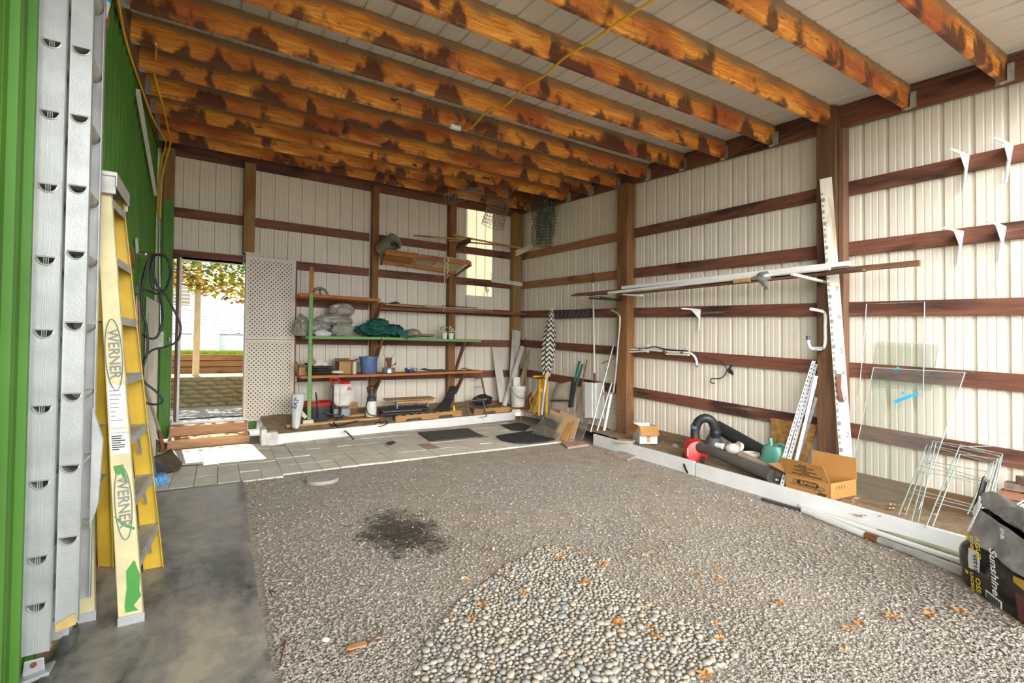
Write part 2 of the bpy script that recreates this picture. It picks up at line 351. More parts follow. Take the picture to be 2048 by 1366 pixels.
GREEN_POST = wood('green_painted_wood', (0.07, 0.20, 0.03), (0.11, 0.29, 0.045), 'z')
M = dict(
 panel = plain('white_painted_steel', (0.76, 0.69, 0.58), 0.5, 0, 0.05, 1.2),
 roofp = plain('white_roof_steel', (0.72, 0.71, 0.65), 0.45, 0, 0.06, 1.0),
 green = plain('green_painted_steel', (0.075, 0.20, 0.026), 0.6, 0, 0.12, 1.5, spec=0.25),
 galv = plain('galvanised_steel', (0.55, 0.57, 0.58), 0.38, 0.75, 0.15, 25),
 alum = plain('dull_aluminium', (0.52, 0.525, 0.52), 0.42, 0.45, 0.10, 7, 0.08, 120),
 alud = plain('weathered_aluminium', (0.50, 0.49, 0.45), 0.5, 0.4, 0.15, 9),
 white = plain('white_paint', (0.78, 0.78, 0.76), 0.5, 0, 0.05, 5),
 wplas = plain('white_plastic', (0.80, 0.79, 0.75), 0.35, 0, 0.05, 5),
 dirtyw = plain('dirty_white_plastic', (0.66, 0.63, 0.56), 0.45, 0, 0.15, 8),
 cream = plain('cream_paint', (0.68, 0.60, 0.48), 0.5, 0, 0.07, 4),
 black = plain('black_plastic', (0.022, 0.022, 0.024), 0.42, 0, 0.2, 8),
 rubber = plain('black_rubber', (0.035, 0.034, 0.035), 0.75, 0, 0.25, 6, 0.2, 80),
 charcoal = plain('charcoal_plastic', (0.06, 0.06, 0.065), 0.5, 0, 0.2, 6),
 grey = plain('grey_plastic', (0.28, 0.29, 0.30), 0.5, 0, 0.12, 6),
 red = plain('red_plastic', (0.55, 0.022, 0.016), 0.35, 0, 0.1, 6),
 blue = plain('blue_plastic', (0.10, 0.16, 0.33), 0.38, 0, 0.1, 6),
 skyb = plain('bright_blue_bristle', (0.16, 0.45, 0.75), 0.6, 0, 0.2, 40),
 teal = plain('teal_plastic', (0.10, 0.30, 0.23), 0.4, 0, 0.1, 6),
 tealm = plain('green_coated_metal', (0.03, 0.16, 0.14), 0.4, 0, 0.2, 10),
 darkgreen = plain('dark_green_plastic', (0.02, 0.06, 0.025), 0.5, 0, 0.2, 6),
 yellowf = plain('yellow_fibreglass', (0.62, 0.40, 0.035), 0.45, 0, 0.12, 5, 0.1, 90),
 palef = plain('faded_yellow_fibreglass', (0.62, 0.55, 0.30), 0.5, 0, 0.12, 6, 0.1, 90),
 ycord = plain('yellow_cord', (0.80, 0.44, 0.01), 0.45, 0, 0.05, 6),
 yplas = plain('yellow_plastic', (0.75, 0.40, 0.015), 0.45, 0, 0.1, 6),
 card = plain('cardboard', (0.42, 0.24, 0.11), 0.8, 0, 0.08, 4),
 cardd = plain('brown_cardboard', (0.46, 0.22, 0.06), 0.75, 0, 0.1, 4),
 cardl = plain('light_cardboard', (0.50, 0.34, 0.18), 0.8, 0, 0.08, 4),
 wcard = plain('white_cardboard', (0.74, 0.73, 0.70), 0.7, 0, 0.06, 4),
 rust = plain('rusty_steel', (0.22, 0.085, 0.03), 0.7, 0.2, 0.3, 20, 0.2),
 copper = plain('copper_fitting', (0.36, 0.12, 0.06), 0.5, 0.3, 0.2, 20),
 iron = plain('dark_iron', (0.05, 0.05, 0.055), 0.55, 0.3, 0.2, 14),
 wire = plain('wire', (0.30, 0.28, 0.24), 0.5, 0.5, 0.2, 10),
 gwire = plain('green_coated_wire', (0.38, 0.45, 0.41), 0.45, 0.1, 0.15, 10),
 gnet = plain('dark_green_wire', (0.10, 0.13, 0.09), 0.55, 0.2, 0.2, 10),
 brick = plain('red_brick', (0.36, 0.15, 0.09), 0.85, 0, 0.25, 12, 0.4, 60),
 brickb = plain('tan_brick', (0.30, 0.21, 0.16), 0.9, 0, 0.3, 10, 0.5, 60),
 stone = plain('flagstone', (0.40, 0.32, 0.25), 0.9, 0, 0.2, 6, 0.4, 50),
 concrete = plain('concrete', (0.40, 0.37, 0.32), 0.9, 0, 0.1, 8, 0.25, 120),
 redpav = plain('red_concrete', (0.42, 0.27, 0.20), 0.9, 0, 0.1, 8, 0.25, 120),
 ptarp = plain('grey_plastic_sheet', (0.36, 0.34, 0.30), 0.28, 0, 0.2, 9, 0.3, 25),
 canvas = plain('grey_canvas', (0.30, 0.29, 0.23), 0.8, 0, 0.15, 9, 0.3, 60),
 gtarp = plain('green_cloth', (0.008, 0.10, 0.075), 0.7, 0, 0.3, 7, 0.2, 80),
 burlap = plain('burlap', (0.40, 0.32, 0.21), 0.9, 0, 0.15, 20, 0.4, 150),
 paper = plain('white_paper', (0.74, 0.73, 0.70), 0.8, 0, 0.04, 5),
 dcloth = plain('dark_cloth', (0.07, 0.06, 0.045), 0.9, 0, 0.3, 12, 0.4, 90),
 ink = plain('black_ink', (0.03, 0.025, 0.02), 0.7, 0, 0.05),
 inkgrey = plain('grey_ink', (0.22, 0.22, 0.22), 0.7, 0, 0.15),
 inky = plain('yellow_ink', (0.70, 0.52, 0.02), 0.6, 0, 0.05),
 inkb = plain('navy_ink', (0.03, 0.05, 0.16), 0.6, 0, 0.05),
 inkr = plain('red_ink', (0.40, 0.05, 0.03), 0.6, 0, 0.05),
 gpaint = plain('green_paint_smear', (0.06, 0.27, 0.04), 0.5, 0, 0.05),
 tape = plain('blue_tape', (0.03, 0.38, 0.78), 0.5, 0, 0.1, 20),
 silver = plain('silver_duct', (0.62, 0.63, 0.64), 0.25, 0.8, 0.1, 12),
 petal = plain('cream_petals', (0.72, 0.66, 0.40), 0.7, 0, 0.1, 20),
 leafg = plain('leaf_green', (0.10, 0.22, 0.03), 0.6, 0, 0.4, 20),
 dryleaf = plain('dry_leaf', (0.46, 0.20, 0.06), 0.8, 0, 0.3, 30),
 joist = None,
 girtx = wood('red_brown_board_x', (0.13, 0.045, 0.026), (0.23, 0.085, 0.05), 'x', (0.07, 0.025, 0.016), 0.35),
 girty = wood('red_brown_board_y', (0.12, 0.040, 0.022), (0.22, 0.078, 0.045), 'y', (0.05, 0.020, 0.014), 0.45, worn=(0.20, 0.13, 0.095)),
 girtl = wood('light_brown_board_y', (0.24, 0.10, 0.045), (0.40, 0.19, 0.09), 'y', (0.16, 0.06, 0.03), 0.3),
 post = wood('stained_post', (0.16, 0.07, 0.025), (0.28, 0.13, 0.045), 'z', (0.12, 0.045, 0.018), 0.4),
 posty = wood('ochre_post', (0.22, 0.13, 0.035), (0.33, 0.20, 0.06), 'z', (0.26, 0.10, 0.02), 0.4),
 postd = wood('dark_post', (0.095, 0.045, 0.022), (0.18, 0.09, 0.04), 'z', (0.07, 0.032, 0.018), 0.4),
 shelfo = wood('orange_shelf_board', (0.34, 0.105, 0.025), (0.50, 0.19, 0.05), 'x', (0.22, 0.06, 0.02), 0.3),
 shelfg = wood('green_shelf_board', (0.13, 0.29, 0.09), (0.20, 0.40, 0.14), 'x'),
 gpost = GREEN_POST,
 step = wood('step_board', (0.42, 0.21, 0.09), (0.56, 0.31, 0.15), 'x', (0.28, 0.12, 0.05), 0.25),
 pallet = wood('pallet_wood', (0.34, 0.17, 0.05), (0.52, 0.28, 0.10), 'x', (0.18, 0.10, 0.05), 0.3),
 palletd = wood('grey_pallet_wood', (0.16, 0.10, 0.055), (0.30, 0.19, 0.10), 'y', (0.08, 0.05, 0.03), 0.3),
 lumx = wood('pine_lumber_x', (0.42, 0.22, 0.08), (0.58, 0.34, 0.15), 'x', (0.30, 0.13, 0.05), 0.25),
 lumy = wood('brown_lumber_y', (0.13, 0.06, 0.03), (0.24, 0.12, 0.06), 'y', (0.08, 0.035, 0.02), 0.4),
 lumz = wood('weathered_lumber_z', (0.30, 0.22, 0.14), (0.44, 0.34, 0.23), 'z', (0.22, 0.14, 0.08), 0.3),
 whitewood = wood('white_painted_plank', (0.58, 0.54, 0.47), (0.70, 0.66, 0.59), 'z', (0.46, 0.40, 0.33), 0.15),
 ply = wood('plywood', (0.44, 0.29, 0.14), (0.56, 0.38, 0.19), 'x', (0.36, 0.22, 0.10), 0.2),
 osb = plain('particle_board', (0.38, 0.19, 0.05), 0.7, 0, 0.35, 22, 0.2, 60),
 plyw = plain('pale_plywood', (0.52, 0.45, 0.28), 0.7, 0, 0.1, 5),
)
def joist_mat():
    m, nt, b = nmat('scorched_pine_joist')
    fine = noise(nt, coords(nt, (0.5, 8, 8)), 4.0, 7, 0.68, 0.9)
    rings = noise(nt, coords(nt, (0.9, 6, 7)), 1.6, 3, 0.5, 2.2)
    base = ramp(nt, fine, [(0.30, (0.50, 0.14, 0.016)), (0.50, (0.86, 0.33, 0.04)), (0.70, (0.98, 0.56, 0.15))])
    # broad honey and red-brown stretches
    br = noise(nt, coords(nt, (1.0, 1.0, 2.2)), 1.3, 3, 0.5, 0.3)
    base = mix(nt, ramp(nt, br, [(0.42, (0,0,0)), (0.62, (1,1,1))]), base, (0.46, 0.115, 0.026))
    # scorched blotches
    d = noise(nt, coords(nt, (2.6, 1.5, 1.6)), 1.5, 4, 0.52, 0.15)
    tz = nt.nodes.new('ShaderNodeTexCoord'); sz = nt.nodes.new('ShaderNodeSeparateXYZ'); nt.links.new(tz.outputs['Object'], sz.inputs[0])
    d = math_(nt, 'ADD', d, math_(nt, 'MULTIPLY', math_(nt, 'SUBTRACT', 0.10, sz.outputs['Z']), 0.75))     # more dark blotches towards the lower edge
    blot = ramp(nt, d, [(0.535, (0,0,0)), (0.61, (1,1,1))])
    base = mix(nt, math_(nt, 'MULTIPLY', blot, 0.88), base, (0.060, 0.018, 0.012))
    kn = noise(nt, coords(nt, (3.0, 2, 9)), 2.0, 1, 0.3, 0.2)
    base = mix(nt, ramp(nt, kn, [(0.74, (0,0,0)), (0.80, (1,1,1))]), base, (0.10, 0.025, 0.010))
    base = mix(nt, math_(nt, 'MULTIPLY', ramp(nt, rings, [(0.47, (0,0,0)), (0.50, (1,1,1)), (0.53, (0,0,0))]), 0.45), base, (0.16, 0.045, 0.012))
    # grey-brown towards the upper edge of the boards
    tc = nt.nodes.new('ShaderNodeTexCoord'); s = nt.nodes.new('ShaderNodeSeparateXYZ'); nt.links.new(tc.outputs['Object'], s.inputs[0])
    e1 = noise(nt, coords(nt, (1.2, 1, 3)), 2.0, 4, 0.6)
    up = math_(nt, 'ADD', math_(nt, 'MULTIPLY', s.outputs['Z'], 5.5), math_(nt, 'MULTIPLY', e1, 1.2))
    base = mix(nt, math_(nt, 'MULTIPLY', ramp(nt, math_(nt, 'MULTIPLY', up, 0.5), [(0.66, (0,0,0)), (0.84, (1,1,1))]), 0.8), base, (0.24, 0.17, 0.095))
    nt.links.new(base, b.inputs['Base Color']); b.inputs['Roughness'].default_value = 0.62
    bump(nt, b, fine, 0.2, 0.004)
    return m
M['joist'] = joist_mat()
# ------------------------------------------------------------------ ground
def ground_mat():
    m, nt, b = nmat('gravel_ground')
    vec = coords(nt, rnd_off=False)
    vo = nt.nodes.new('ShaderNodeTexVoronoi'); vo.inputs['Scale'].default_value = 70; nt.links.new(vec, vo.inputs['Vector'])
    big = noise(nt, vec, 0.9, 5, 0.6, 0.3)
    mid = noise(nt, vec, 5, 5, 0.65)
    sep = nt.nodes.new('ShaderNodeSeparateColor'); nt.links.new(vo.outputs['Color'], sep.inputs[0])
    chips = ramp(nt, sep.outputs[0], [(0.0, (0.22, 0.19, 0.16)), (0.5, (0.35, 0.31, 0.262)), (1.0, (0.52, 0.47, 0.41))])
    earth = ramp(nt, mid, [(0.35, (0.28, 0.22, 0.155)), (0.65, (0.46, 0.375, 0.28))])
    col = mix(nt, ramp(nt, big, [(0.46, (0.15,)*3), (0.62, (0.75,)*3)]), chips, earth)
    # oily dark stain
    sp_ = nt.nodes.new('ShaderNodeVectorMath'); sp_.operation = 'DISTANCE'
    sv = nt.nodes.new('ShaderNodeVectorMath'); sv.operation = 'MULTIPLY'; sv.inputs[1].default_value = (1.0, 0.62, 1)
    nt.links.new(vec, sv.inputs[0]); nt.links.new(sv.outputs[0], sp_.inputs[0])
    c0 = gp(800, 1062); sp_.inputs[1].default_value = (c0.x, c0.y*0.62, 0)
    n2 = noise(nt, vec, 7, 5, 0.7)
    sd = math_(nt, 'ADD', sp_.outputs['Value'], math_(nt, 'MULTIPLY', math_(nt, 'SUBTRACT', n2, 0.5), 0.75))
    st = ramp(nt, sd, [(0.10, (1,1,1)), (0.36, (0,0,0))])
    col = mix(nt, math_(nt, 'MULTIPLY', st, 0.85), col, (0.030, 0.023, 0.016))
    nt.links.new(col, b.inputs['Base Color']); b.inputs['Roughness'].default_value = 0.95
    bump(nt, b, math_(nt, 'ADD', vo.outputs['Distance'], mid), 0.55, 0.008)
    return m
GM = ground_mat()
def soil_mat():
    m, nt, b = nmat('dry_soil'); vec = coords(nt, rnd_off=False)
    a = noise(nt, vec, 9, 7, 0.7); c = noise(nt, vec, 60, 3, 0.7)
    col = ramp(nt, a, [(0.3, (0.19, 0.13, 0.075)), (0.55, (0.34, 0.245, 0.15)), (0.75, (0.45, 0.34, 0.22))])
    nt.links.new(col, b.inputs['Base Color']); b.inputs['Roughness'].default_value = 0.97
    bump(nt, b, math_(nt, 'ADD', a, math_(nt, 'MULTIPLY', c, 0.5)), 0.8, 0.03)
    return m
SM = soil_mat()

f = MB(); f.surf(lambda u, v: V((-0.85 + 7.0*u, -0.6 + 9.0*v, 0.006*mnoise.noise(V((u*9, v*11, 0))))), 60, 76)
struct(f, 'floor', GM)
g = MB(); g.box((-30, -40, -0.3), (30, -0.6, -0.012)); 
struct(g, 'ground', plain('pale_driveway', (0.58, 0.54, 0.47), 0.9, 0, 0.1, 0.5))

s_ = MB()
def soilpt(x, y): return V((x, y, soil(x, y) + 0.022*mnoise.noise(V((x*3.2, y*3.2, 2))) + 0.01*mnoise.noise(V((x*11, y*11, 5)))))
s_.surf(lambda u, v: (lambda x: soilpt(x, curb_y(x) + 0.03 + (8.62 - curb_y(x))*v))(0.56 + 4.9*u), 90, 22)
s_.surf(lambda u, v: (lambda y: soilpt(curb_x(y) + 0.03 + (5.46 - curb_x(y) - 0.03)*v, y))(-0.2 + 7.9*u), 110, 22)
s_.surf(lambda u, v: V((xl(2.2 + 6.2*u) - 0.02 + (0.10 + 0.06*mnoise.noise(V((u*14, 0, 0))))*v*2, 2.2 + 6.2*u, 0.16*(1-v)**1.5*min(1, max(0.04, (2.2 + 6.2*u - 3.2)/0.9)) + 0.015*mnoise.noise(V((u*40, v*6, 3))))), 70, 6)
struct(s_, 'floor_soil', SM, smooth=True)

# pavers: 8 x 16 inch concrete, joints left open
pv = MB(); PW, PD = 0.200, 0.405
pm = [plain('paver_grey', (0.66, 0.61, 0.52), 0.9, 0, 0.10, 5, 0.25, 120), plain('paver_tan', (0.70, 0.63, 0.53), 0.9, 0, 0.10, 5, 0.25, 120), M['redpav']]
nrow = 5
for r_ in range(nrow):
    y0 = 5.66 + r_*PD
    for c_ in range(27):
        x0 = -0.80 + c_*PW
        if c_ < 6: x0 += 0.004
        if y0 + PD > curb_y(x0 + PW/2) + (0.2 if x0 > 0.5 else 2): continue
        off = 0.0 if x0 > 0.42 else -0.10
        pv.mi = 2 if (r_, c_) in ((1, 16), (2, 21)) else rnd.choice((0, 0, 1))
        dz = rnd.uniform(0, 0.008)
        yy0, yy1 = y0 + off + 0.004, y0 + off + PD - 0.004
        pv.box((x0 + 0.003, yy0, -0.02), (x0 + PW - 0.003, yy1, 0.014 + dz))
pv.mi = 0
struct(pv, 'floor_paving', pm)

# white curb boards and the end block
def curb(mb, p, q, z0, z1, t):
    mb.quadp([(p[0], p[1], z0), (q[0], q[1], z0), (q[0], q[1], z1), (p[0], p[1], z1)], t)
cb = MB(); 
curb(cb, (0.62, curb_y(0.62)), (5.0, curb_y(5.0)), -0.02, 0.15, (0, 0.038, 0))
struct(cb, 'trim_1', M['white'], bevel=0.004)
cr = MB(); curb(cr, (curb_x(5.32), 5.32), (curb_x(3.45), 3.45), -0.02, 0.155, (0.038, 0, 0)); curb(cr, (curb_x(3.43), 3.43), (curb_x(-0.2), -0.2), -0.02, 0.145, (0.038, 0, 0))
struct(cr, 'trim_2', M['white'], bevel=0.004)
ce = MB(); b0 = gp(530, 893); ce.box((b0.x - 0.02, b0.y, 0.0), (b0.x + 0.16, b0.y + 0.16, 0.19)); ce.box((b0.x - 0.05, b0.y - 0.02, 0.0), (b0.x + 0.02, b0.y + 0.30, 0.24))
struct(ce, 'trim_3', M['dirtyw'], bevel=0.01)

# ------------------------------------------------------------------ steel panel walls and roof
PROF = [(0, 0), (0.010, 0.025), (0.034, 0.025), (0.044, 0), (0.086, 0), (0.090, 0.003), (0.099, 0.003), (0.103, 0), (0.140, 0), (0.144, 0.003), (0.153, 0.003), (0.157, 0)]
def corr(mb, s0, s1, phase, period, fn, nseg=1):
    """fn(s, depth, top) -> point; a ribbed sheet from s0 to s1"""
    pts = [(s0, 0.0)]
    k = math.floor((s0 - phase)/period) - 1
    while True:
        base = phase + k*period
        if base > s1: break
        for a, d in PROF:
            s = base + a
            if s0 < s < s1: pts.append((s, d))
        k += 1
    pts.append((s1, 0.0))
    vs, fs = [], []
    for s, d in pts: vs += [fn(s, d, 0), fn(s, d, 1)]
    for i in range(len(pts)-1): fs.append((2*i, 2*i+2, 2*i+3, 2*i+1))
    mb.add(vs, fs)
def roofz(y): return 3.44 + 0.235 + 0.0956*y           # underside of the roof sheet / top of joists
YP, XP = YB + 0.04, XR + 0.04
wr = MB(); corr(wr, -0.25, YP, 1.201 - 0.044, 0.2035, lambda s, d, t: V((XP + d, s, roofz(s) + 0.0 if t else -0.1)))
struct(wr, 'wall_right', M['panel'])
DX0, DX1, DZ0, DZ1 = -0.600, 0.345, 0.30, yp(400, 520, YP).z
wb = MB()
def bw(s0, s1, z0, z1): corr(wb, s0, s1, -0.504 - 0.044, 0.2043, lambda s, d, t: V((s, YP + d, z1 if t else z0)))
TX0, TX1 = 4.165, 4.760
ZT = roofz(YB)
bw(-0.82, DX0, 0, ZT); bw(DX0, DX1, DZ1 + 0.02, ZT); bw(DX1, TX0, 0, ZT); bw(TX1, XP, 0, ZT)
bw(TX0, TX1, 0, yp(960, 592, YP).z)
struct(wb, 'wall_back', M['panel'])
# translucent fibreglass panel let into the back wall
tm = bpy.data.materials.new('translucent_fibreglass'); tm.use_nodes = True; nt = tm.node_tree; nt.nodes.clear()
o_ = nt.nodes.new('ShaderNodeOutputMaterial'); t1 = nt.nodes.new('ShaderNodeBsdfTranslucent'); t1.inputs[0].default_value = (0.50, 0.46, 0.34, 1)
d1 = nt.nodes.new('ShaderNodeBsdfDiffuse'); d1.inputs[0].default_value = (0.60, 0.57, 0.48, 1); mx = nt.nodes.new('ShaderNodeMixShader'); mx.inputs[0].default_value = 0.35
nt.links.new(t1.outputs[0], mx.inputs[1]); nt.links.new(d1.outputs[0], mx.inputs[2]); nt.links.new(mx.outputs[0], o_.inputs[0])
wt = MB(); corr(wt, TX0, TX1, -0.504 - 0.044, 0.2043, lambda s, d, t: V((s, YP + d + 0.002, ZT if t else yp(960, 592, YP).z)))
struct(wt, 'window_1', tm)
wl = MB(); corr(wl, 0.2, YP, 4.666 - 0.03, 0.2035, lambda s, d, t: V((xl(s) - 0.02 + d, s, roofz(s) if t else -0.1)))
struct(wl, 'wall_left', M['green'])
mb_ = MB(); mb_.quadp([(xl(0.2) - 0.10, 0.2, -0.1), (xl(YP) - 0.10, YP + 0.1, -0.1), (-12, YP + 0.1, -0.1), (-12, 0.2, -0.1)], (0, 0, 4.9)); struct(mb_, 'wall_building', M['green'])
ro = MB(); corr(ro, -0.95, XP + 0.15, 0.06, 0.2035, lambda s, d, t: V((s, YP + 0.25 if t else 0.15, (roofz(YP + 0.25) if t else roofz(0.15)) + d*0.45)))
ob = struct(ro, 'ceiling', M['roofp'], solid=0.002)
# ------------------------------------------------------------------ joists, beams, posts, girts
JY = [8.05 - 0.62*k for k in range(13)]
ordinal = ['first', 'second', 'third', 'fourth', 'fifth', 'sixth', 'seventh', 'eighth', 'ninth', 'tenth', 'eleventh', 'twelfth', 'thirteenth']
def hanger(mb, x, y, z, sgn):
    # U-shaped steel hanger round the joist end; sgn points towards the ledger
    mb.box((min(x, x - sgn*0.055), y - 0.023, z - 0.004), (max(x, x - sgn*0.055), y + 0.023, z))
    for d in (-1, 1):
        mb.quadp([(x, y + d*0.0215, z), (x - sgn*0.055, y + d*0.0215, z), (x - sgn*0.042, y + d*0.0215, z + 0.13), (x, y + d*0.0215, z + 0.16)], (0, d*0.0015, 0))
        mb.box((x - 0.002 if sgn > 0 else x, y + min(d*0.022, d*0.055), z), (x if sgn > 0 else x + 0.002, y + max(d*0.022, d*0.055), z + 0.15))
for k in range(13):
    yl = 8.05 - 0.607*k; yr = 8.06 - 0.627*k
    z0 = 3.44 + 0.0956*(yl + yr)/2
    lab = 'orange-brown scorched pine joist under the roof, ' + ('closest to the back wall' if k == 0 else f'{ordinal[k]} one counted from the back wall')
    t = thing('ceiling_joist', lab, 'joist', (2.3, (yl + yr)/2, z0), 'ceiling joists')
    j = MB(); n = 12
    # slightly bowed 2x10
    pts = [V((xl(yl) + 0.045 + (XR - 0.04 - xl(yl) - 0.045)*i/n, yl + (yr - yl)*i/n + 0.008*math.sin(i*0.9 + k), z0 + 0.004*math.sin(i*0.7 + k*2))) for i in range(n+1)]
    vs, fs = [], []
    for p in pts: vs += [p + V((0, -0.019, 0)), p + V((0, 0.019, 0)), p + V((0, 0.019, 0.235)), p + V((0, -0.019, 0.235))]
    for i in range(n):
        for q in range(4): fs.append((4*i+q, 4*i+(q+1) % 4, 4*i+4+(q+1) % 4, 4*i+4+q))
    fs += [(0,1,2,3), (4*n+3, 4*n+2, 4*n+1, 4*n)]
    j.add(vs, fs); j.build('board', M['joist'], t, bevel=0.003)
    h = MB(); hanger(h, XR - 0.041, yr, z0, 1); h.build('joist_hanger', M['galv'], t)
    h = MB(); hanger(h, xl(yl) + 0.045, yl, z0, -1); h.build('joist_hanger', M['galv'], t)

def lz(z, y): return z + 0.0956*y
bm_ = MB(); bm_.quadp([(XR - 0.04, -0.2, lz(3.44, -0.2)), (XR - 0.04, YB, lz(3.44, YB)), (XR - 0.04, YB, lz(3.675, YB)), (XR - 0.04, -0.2, lz(3.675, -0.2))], (0.038, 0, 0))
solo(bm_, 'ledger_beam', 'dark red-brown ledger beam along the top of the right wall', 'beam', M['girty'], 'ledger beams', bevel=0.003)
bm_ = MB(); bm_.quadp([(xl(1.5) + 0.005, 1.5, lz(3.44, 1.5)), (xl(YB) + 0.005, YB, lz(3.44, YB)), (xl(YB) + 0.005, YB, lz(3.675, YB)), (xl(1.5) + 0.005, 1.5, lz(3.675, 1.5))], (0.038, 0, 0))
solo(bm_, 'ledger_beam', 'weathered dark ledger beam along the top of the green wall', 'beam', M['lumy'], 'ledger beams', bevel=0.003)
zb = yp(700, 374, YB).z
bm_ = MB(); bm_.box((xl(YB) + 0.05, YB - 0.0, zb), (XR, YB + 0.038, zb + 0.30))
solo(bm_, 'header_beam', 'dark red-brown beam along the top of the back wall', 'beam', M['girtx'], bevel=0.003)

# posts on the back wall: measured edges in the photograph at the girt face
def post(name, label, x0, y0, z0, x1, y1, z1, m, parts=()):
    t = thing('wooden_post', label, 'post', ((x0+x1)/2, (y0+y1)/2, z0), 'wall posts')
    p = MB(); p.box((x0, y0, z0), (x1, y1, z1)); p.build('timber', m, t, bevel=0.006)
    return t
yf = YB - 0.10
def bx(px): return yp(px, 420, yf).x
t = thing('wooden_post', 'green painted wooden post beside the open doorway, brown at the top', 'post', (bx(335), yf, 0.05), 'wall posts')
zg = yp(340, 400, yf).z
p = MB(); p.box((bx(326), yf, 0.05), (bx(347), YB + 0.03, zg)); p.build('painted_timber', M['gpost'], t, bevel=0.006)
p = MB(); p.box((bx(326), yf, zg), (bx(347), YB + 0.03, lz(3.44, YB))); p.build('bare_timber', M['posty'], t, bevel=0.006)
post('', 'brown wooden post above the lattice door', bx(488), yf, yp(500, 505, yf).z - 0.02, bx(511), YB + 0.03, lz(3.44, YB), M['posty'])
post('', 'brown wooden post behind the blue bucket on the shelves', yp(746, 420, yf).x, yf, 0.15, yp(759, 420, yf).x + 0.0, YB + 0.03, lz(3.44, YB), M['post'])
post('', 'brown wooden post beside the flower pots, below the plywood rack', yp(900, 420, yf).x, yf, 0.15, yp(914, 420, yf).x, YB + 0.03, lz(3.44, YB), M['post'])
post('', 'ochre corner post where the back and right walls meet', yp(1026, 520, YB - 0.08).x, YB - 0.10, 0.2, XR - 0.01, YB + 0.03, lz(3.44, YB), M['posty'])
# posts on the right wall, standing proud of the girts
xf = XR - 0.14
def ry(px, py=520): return xp(px, py, xf).y
post('', 'brown wooden post on the right wall beside the bent white pipe', xf, ry(1254), 0.08, XR + 0.03, ry(1234), lz(3.44, ry(1245)), M['post'])
post('', 'thick brown wooden post behind the leaning measuring board', xf, ry(1672), -0.02, XR + 0.03, ry(1633), lz(3.65, ry(1650)), M['postd'])
t = thing('wooden_post', 'shorter planed brown post fixed beside the thick post, beyond the measuring board', 'post', (XR - 0.05, ry(1680) - 0.05, 0.0), 'wall posts')
xq = XR - 0.10
p = MB(); p.box((xq, xp(1697, 500, XR).y, 0.0), (XR + 0.02, min(xp(1673, 500, xq).y, ry(1672) - 0.004), xp(1680, 256, xq).z)); p.build('timber', wood('planed_brown_post', (0.14, 0.07, 0.04), (0.21, 0.11, 0.065), 'z'), t, bevel=0.004)

# girts
rows = ['top', 'second', 'third', 'fourth', 'fifth', 'lowest']
GT = [1.626, 1.012, 0.402, -0.206, -0.815]
bays = [(ry(1234) + 0.0, YB + 0.03, 'bay next to the corner', M['girtl']),
        (xp(1690, 520, XR).y, ry(1254), 'bay between the big posts', M['girty']),
        (-0.2, xp(1690, 520, XR).y, 'bay nearest the camera', M['girty'])]
for b_, (y0, y1, words, m) in enumerate(bays):
    for r_, top in enumerate(GT):
        mm = m if not (b_ == 0 and r_ >= 2) else M['girty']
        z = lambda y: 1.37 + top + SLOPE*y
        q = MB(); q.quadp([(XR, y0, z(y0) - 0.14), (XR, y1, z(y1) - 0.14), (XR, y1, z(y1)), (XR, y0, z(y0))], (0.038, 0, 0))
        solo(q, 'wall_girt', f'brown girt board on right wall, {rows[r_]} row, {words}', 'board', mm, 'wall girts', bevel=0.003)
# weathered skirt boards at the foot of the right wall
for y0, y1, words in ((2.75, 5.4, 'between the two big posts'), (-0.2, 2.3, 'behind the tomato cages')):
    q = MB(); q.quadp([(XR + 0.0, y0, soil(5.3, y0) - 0.06), (XR + 0.0, y1, soil(5.3, y1) - 0.06), (XR + 0.0, y1, soil(5.3, y1) + 0.15), (XR + 0.0, y0, soil(5.3, y0) + 0.13)], (0.038, 0, 0))
    solo(q, 'skirt_board', f'weathered grey-brown board at the foot of the right wall {words}', 'board', wood('old_skirt_board', (0.13, 0.09, 0.05), (0.24, 0.17, 0.10), 'y', (0.20, 0.11, 0.05), 0.3) if 'skirt' not in M else M['skirt'], 'skirt boards', bevel=0.004)
px3 = yp(740, 420, YB).x; px4 = yp(894, 420, YB).x
bb = [(bx(347), yp(488, 430, yf).x, 'above the doorway', (0, 1)),
      (bx(511), px3, 'beside the lattice door', (0, 1, 2, 3, 4)),
      (yp(759, 420, yf).x, px4, 'between the two middle posts', (0, 1, 2, 3, 4)),
      (yp(914, 420, yf).x, yp(1026, 520, YB - 0.08).x, 'beside the corner post', (0, 1, 2, 3, 4))]
ZB = [1.627, 1.002, 0.40, -0.225, -0.85]
for x0, x1, words, rr in bb:
    for r_ in rr:
        z1 = 1.37 + ZB[r_] + SLOPE*YB
        if x0 < 0 and r_ == 1: z1 = yp(420, 505, YB).z; 
        q = MB(); q.box((x0, YB, z1 - 0.14), (x1, YB + 0.038, z1))
        if x0 < 0 and r_ == 1: words2 = 'forming the head of the doorway'
        else: words2 = f'{rows[r_]} row, {words}'
        solo(q, 'wall_girt', f'red-brown girt board on the back wall, {words2}', 'board', M['girtx'], 'wall girts', bevel=0.003)
# door frame
dj = MB(); dj.box((yp(349, 700, yf).x, yf + 0.02, 0.28), (yp(355, 700, yf).x, YP + 0.03, DZ1)); struct(dj, 'trim_4', M['postd'], bevel=0.003)
dj = MB(); dj.box((yp(355, 700, yf).x, yf + 0.05, 0.28), (yp(359, 700, yf).x, YP + 0.06, DZ1)); dj.box((yp(359, 700, yf).x, YB, DZ1 - 0.02), (DX1, YP + 0.06, DZ1 + 0.02)); dj.box((DX1 - 0.03, YB + 0.03, 0.28), (DX1, YP + 0.06, DZ1))
struct(dj, 'trim_5', M['white'], bevel=0.003)
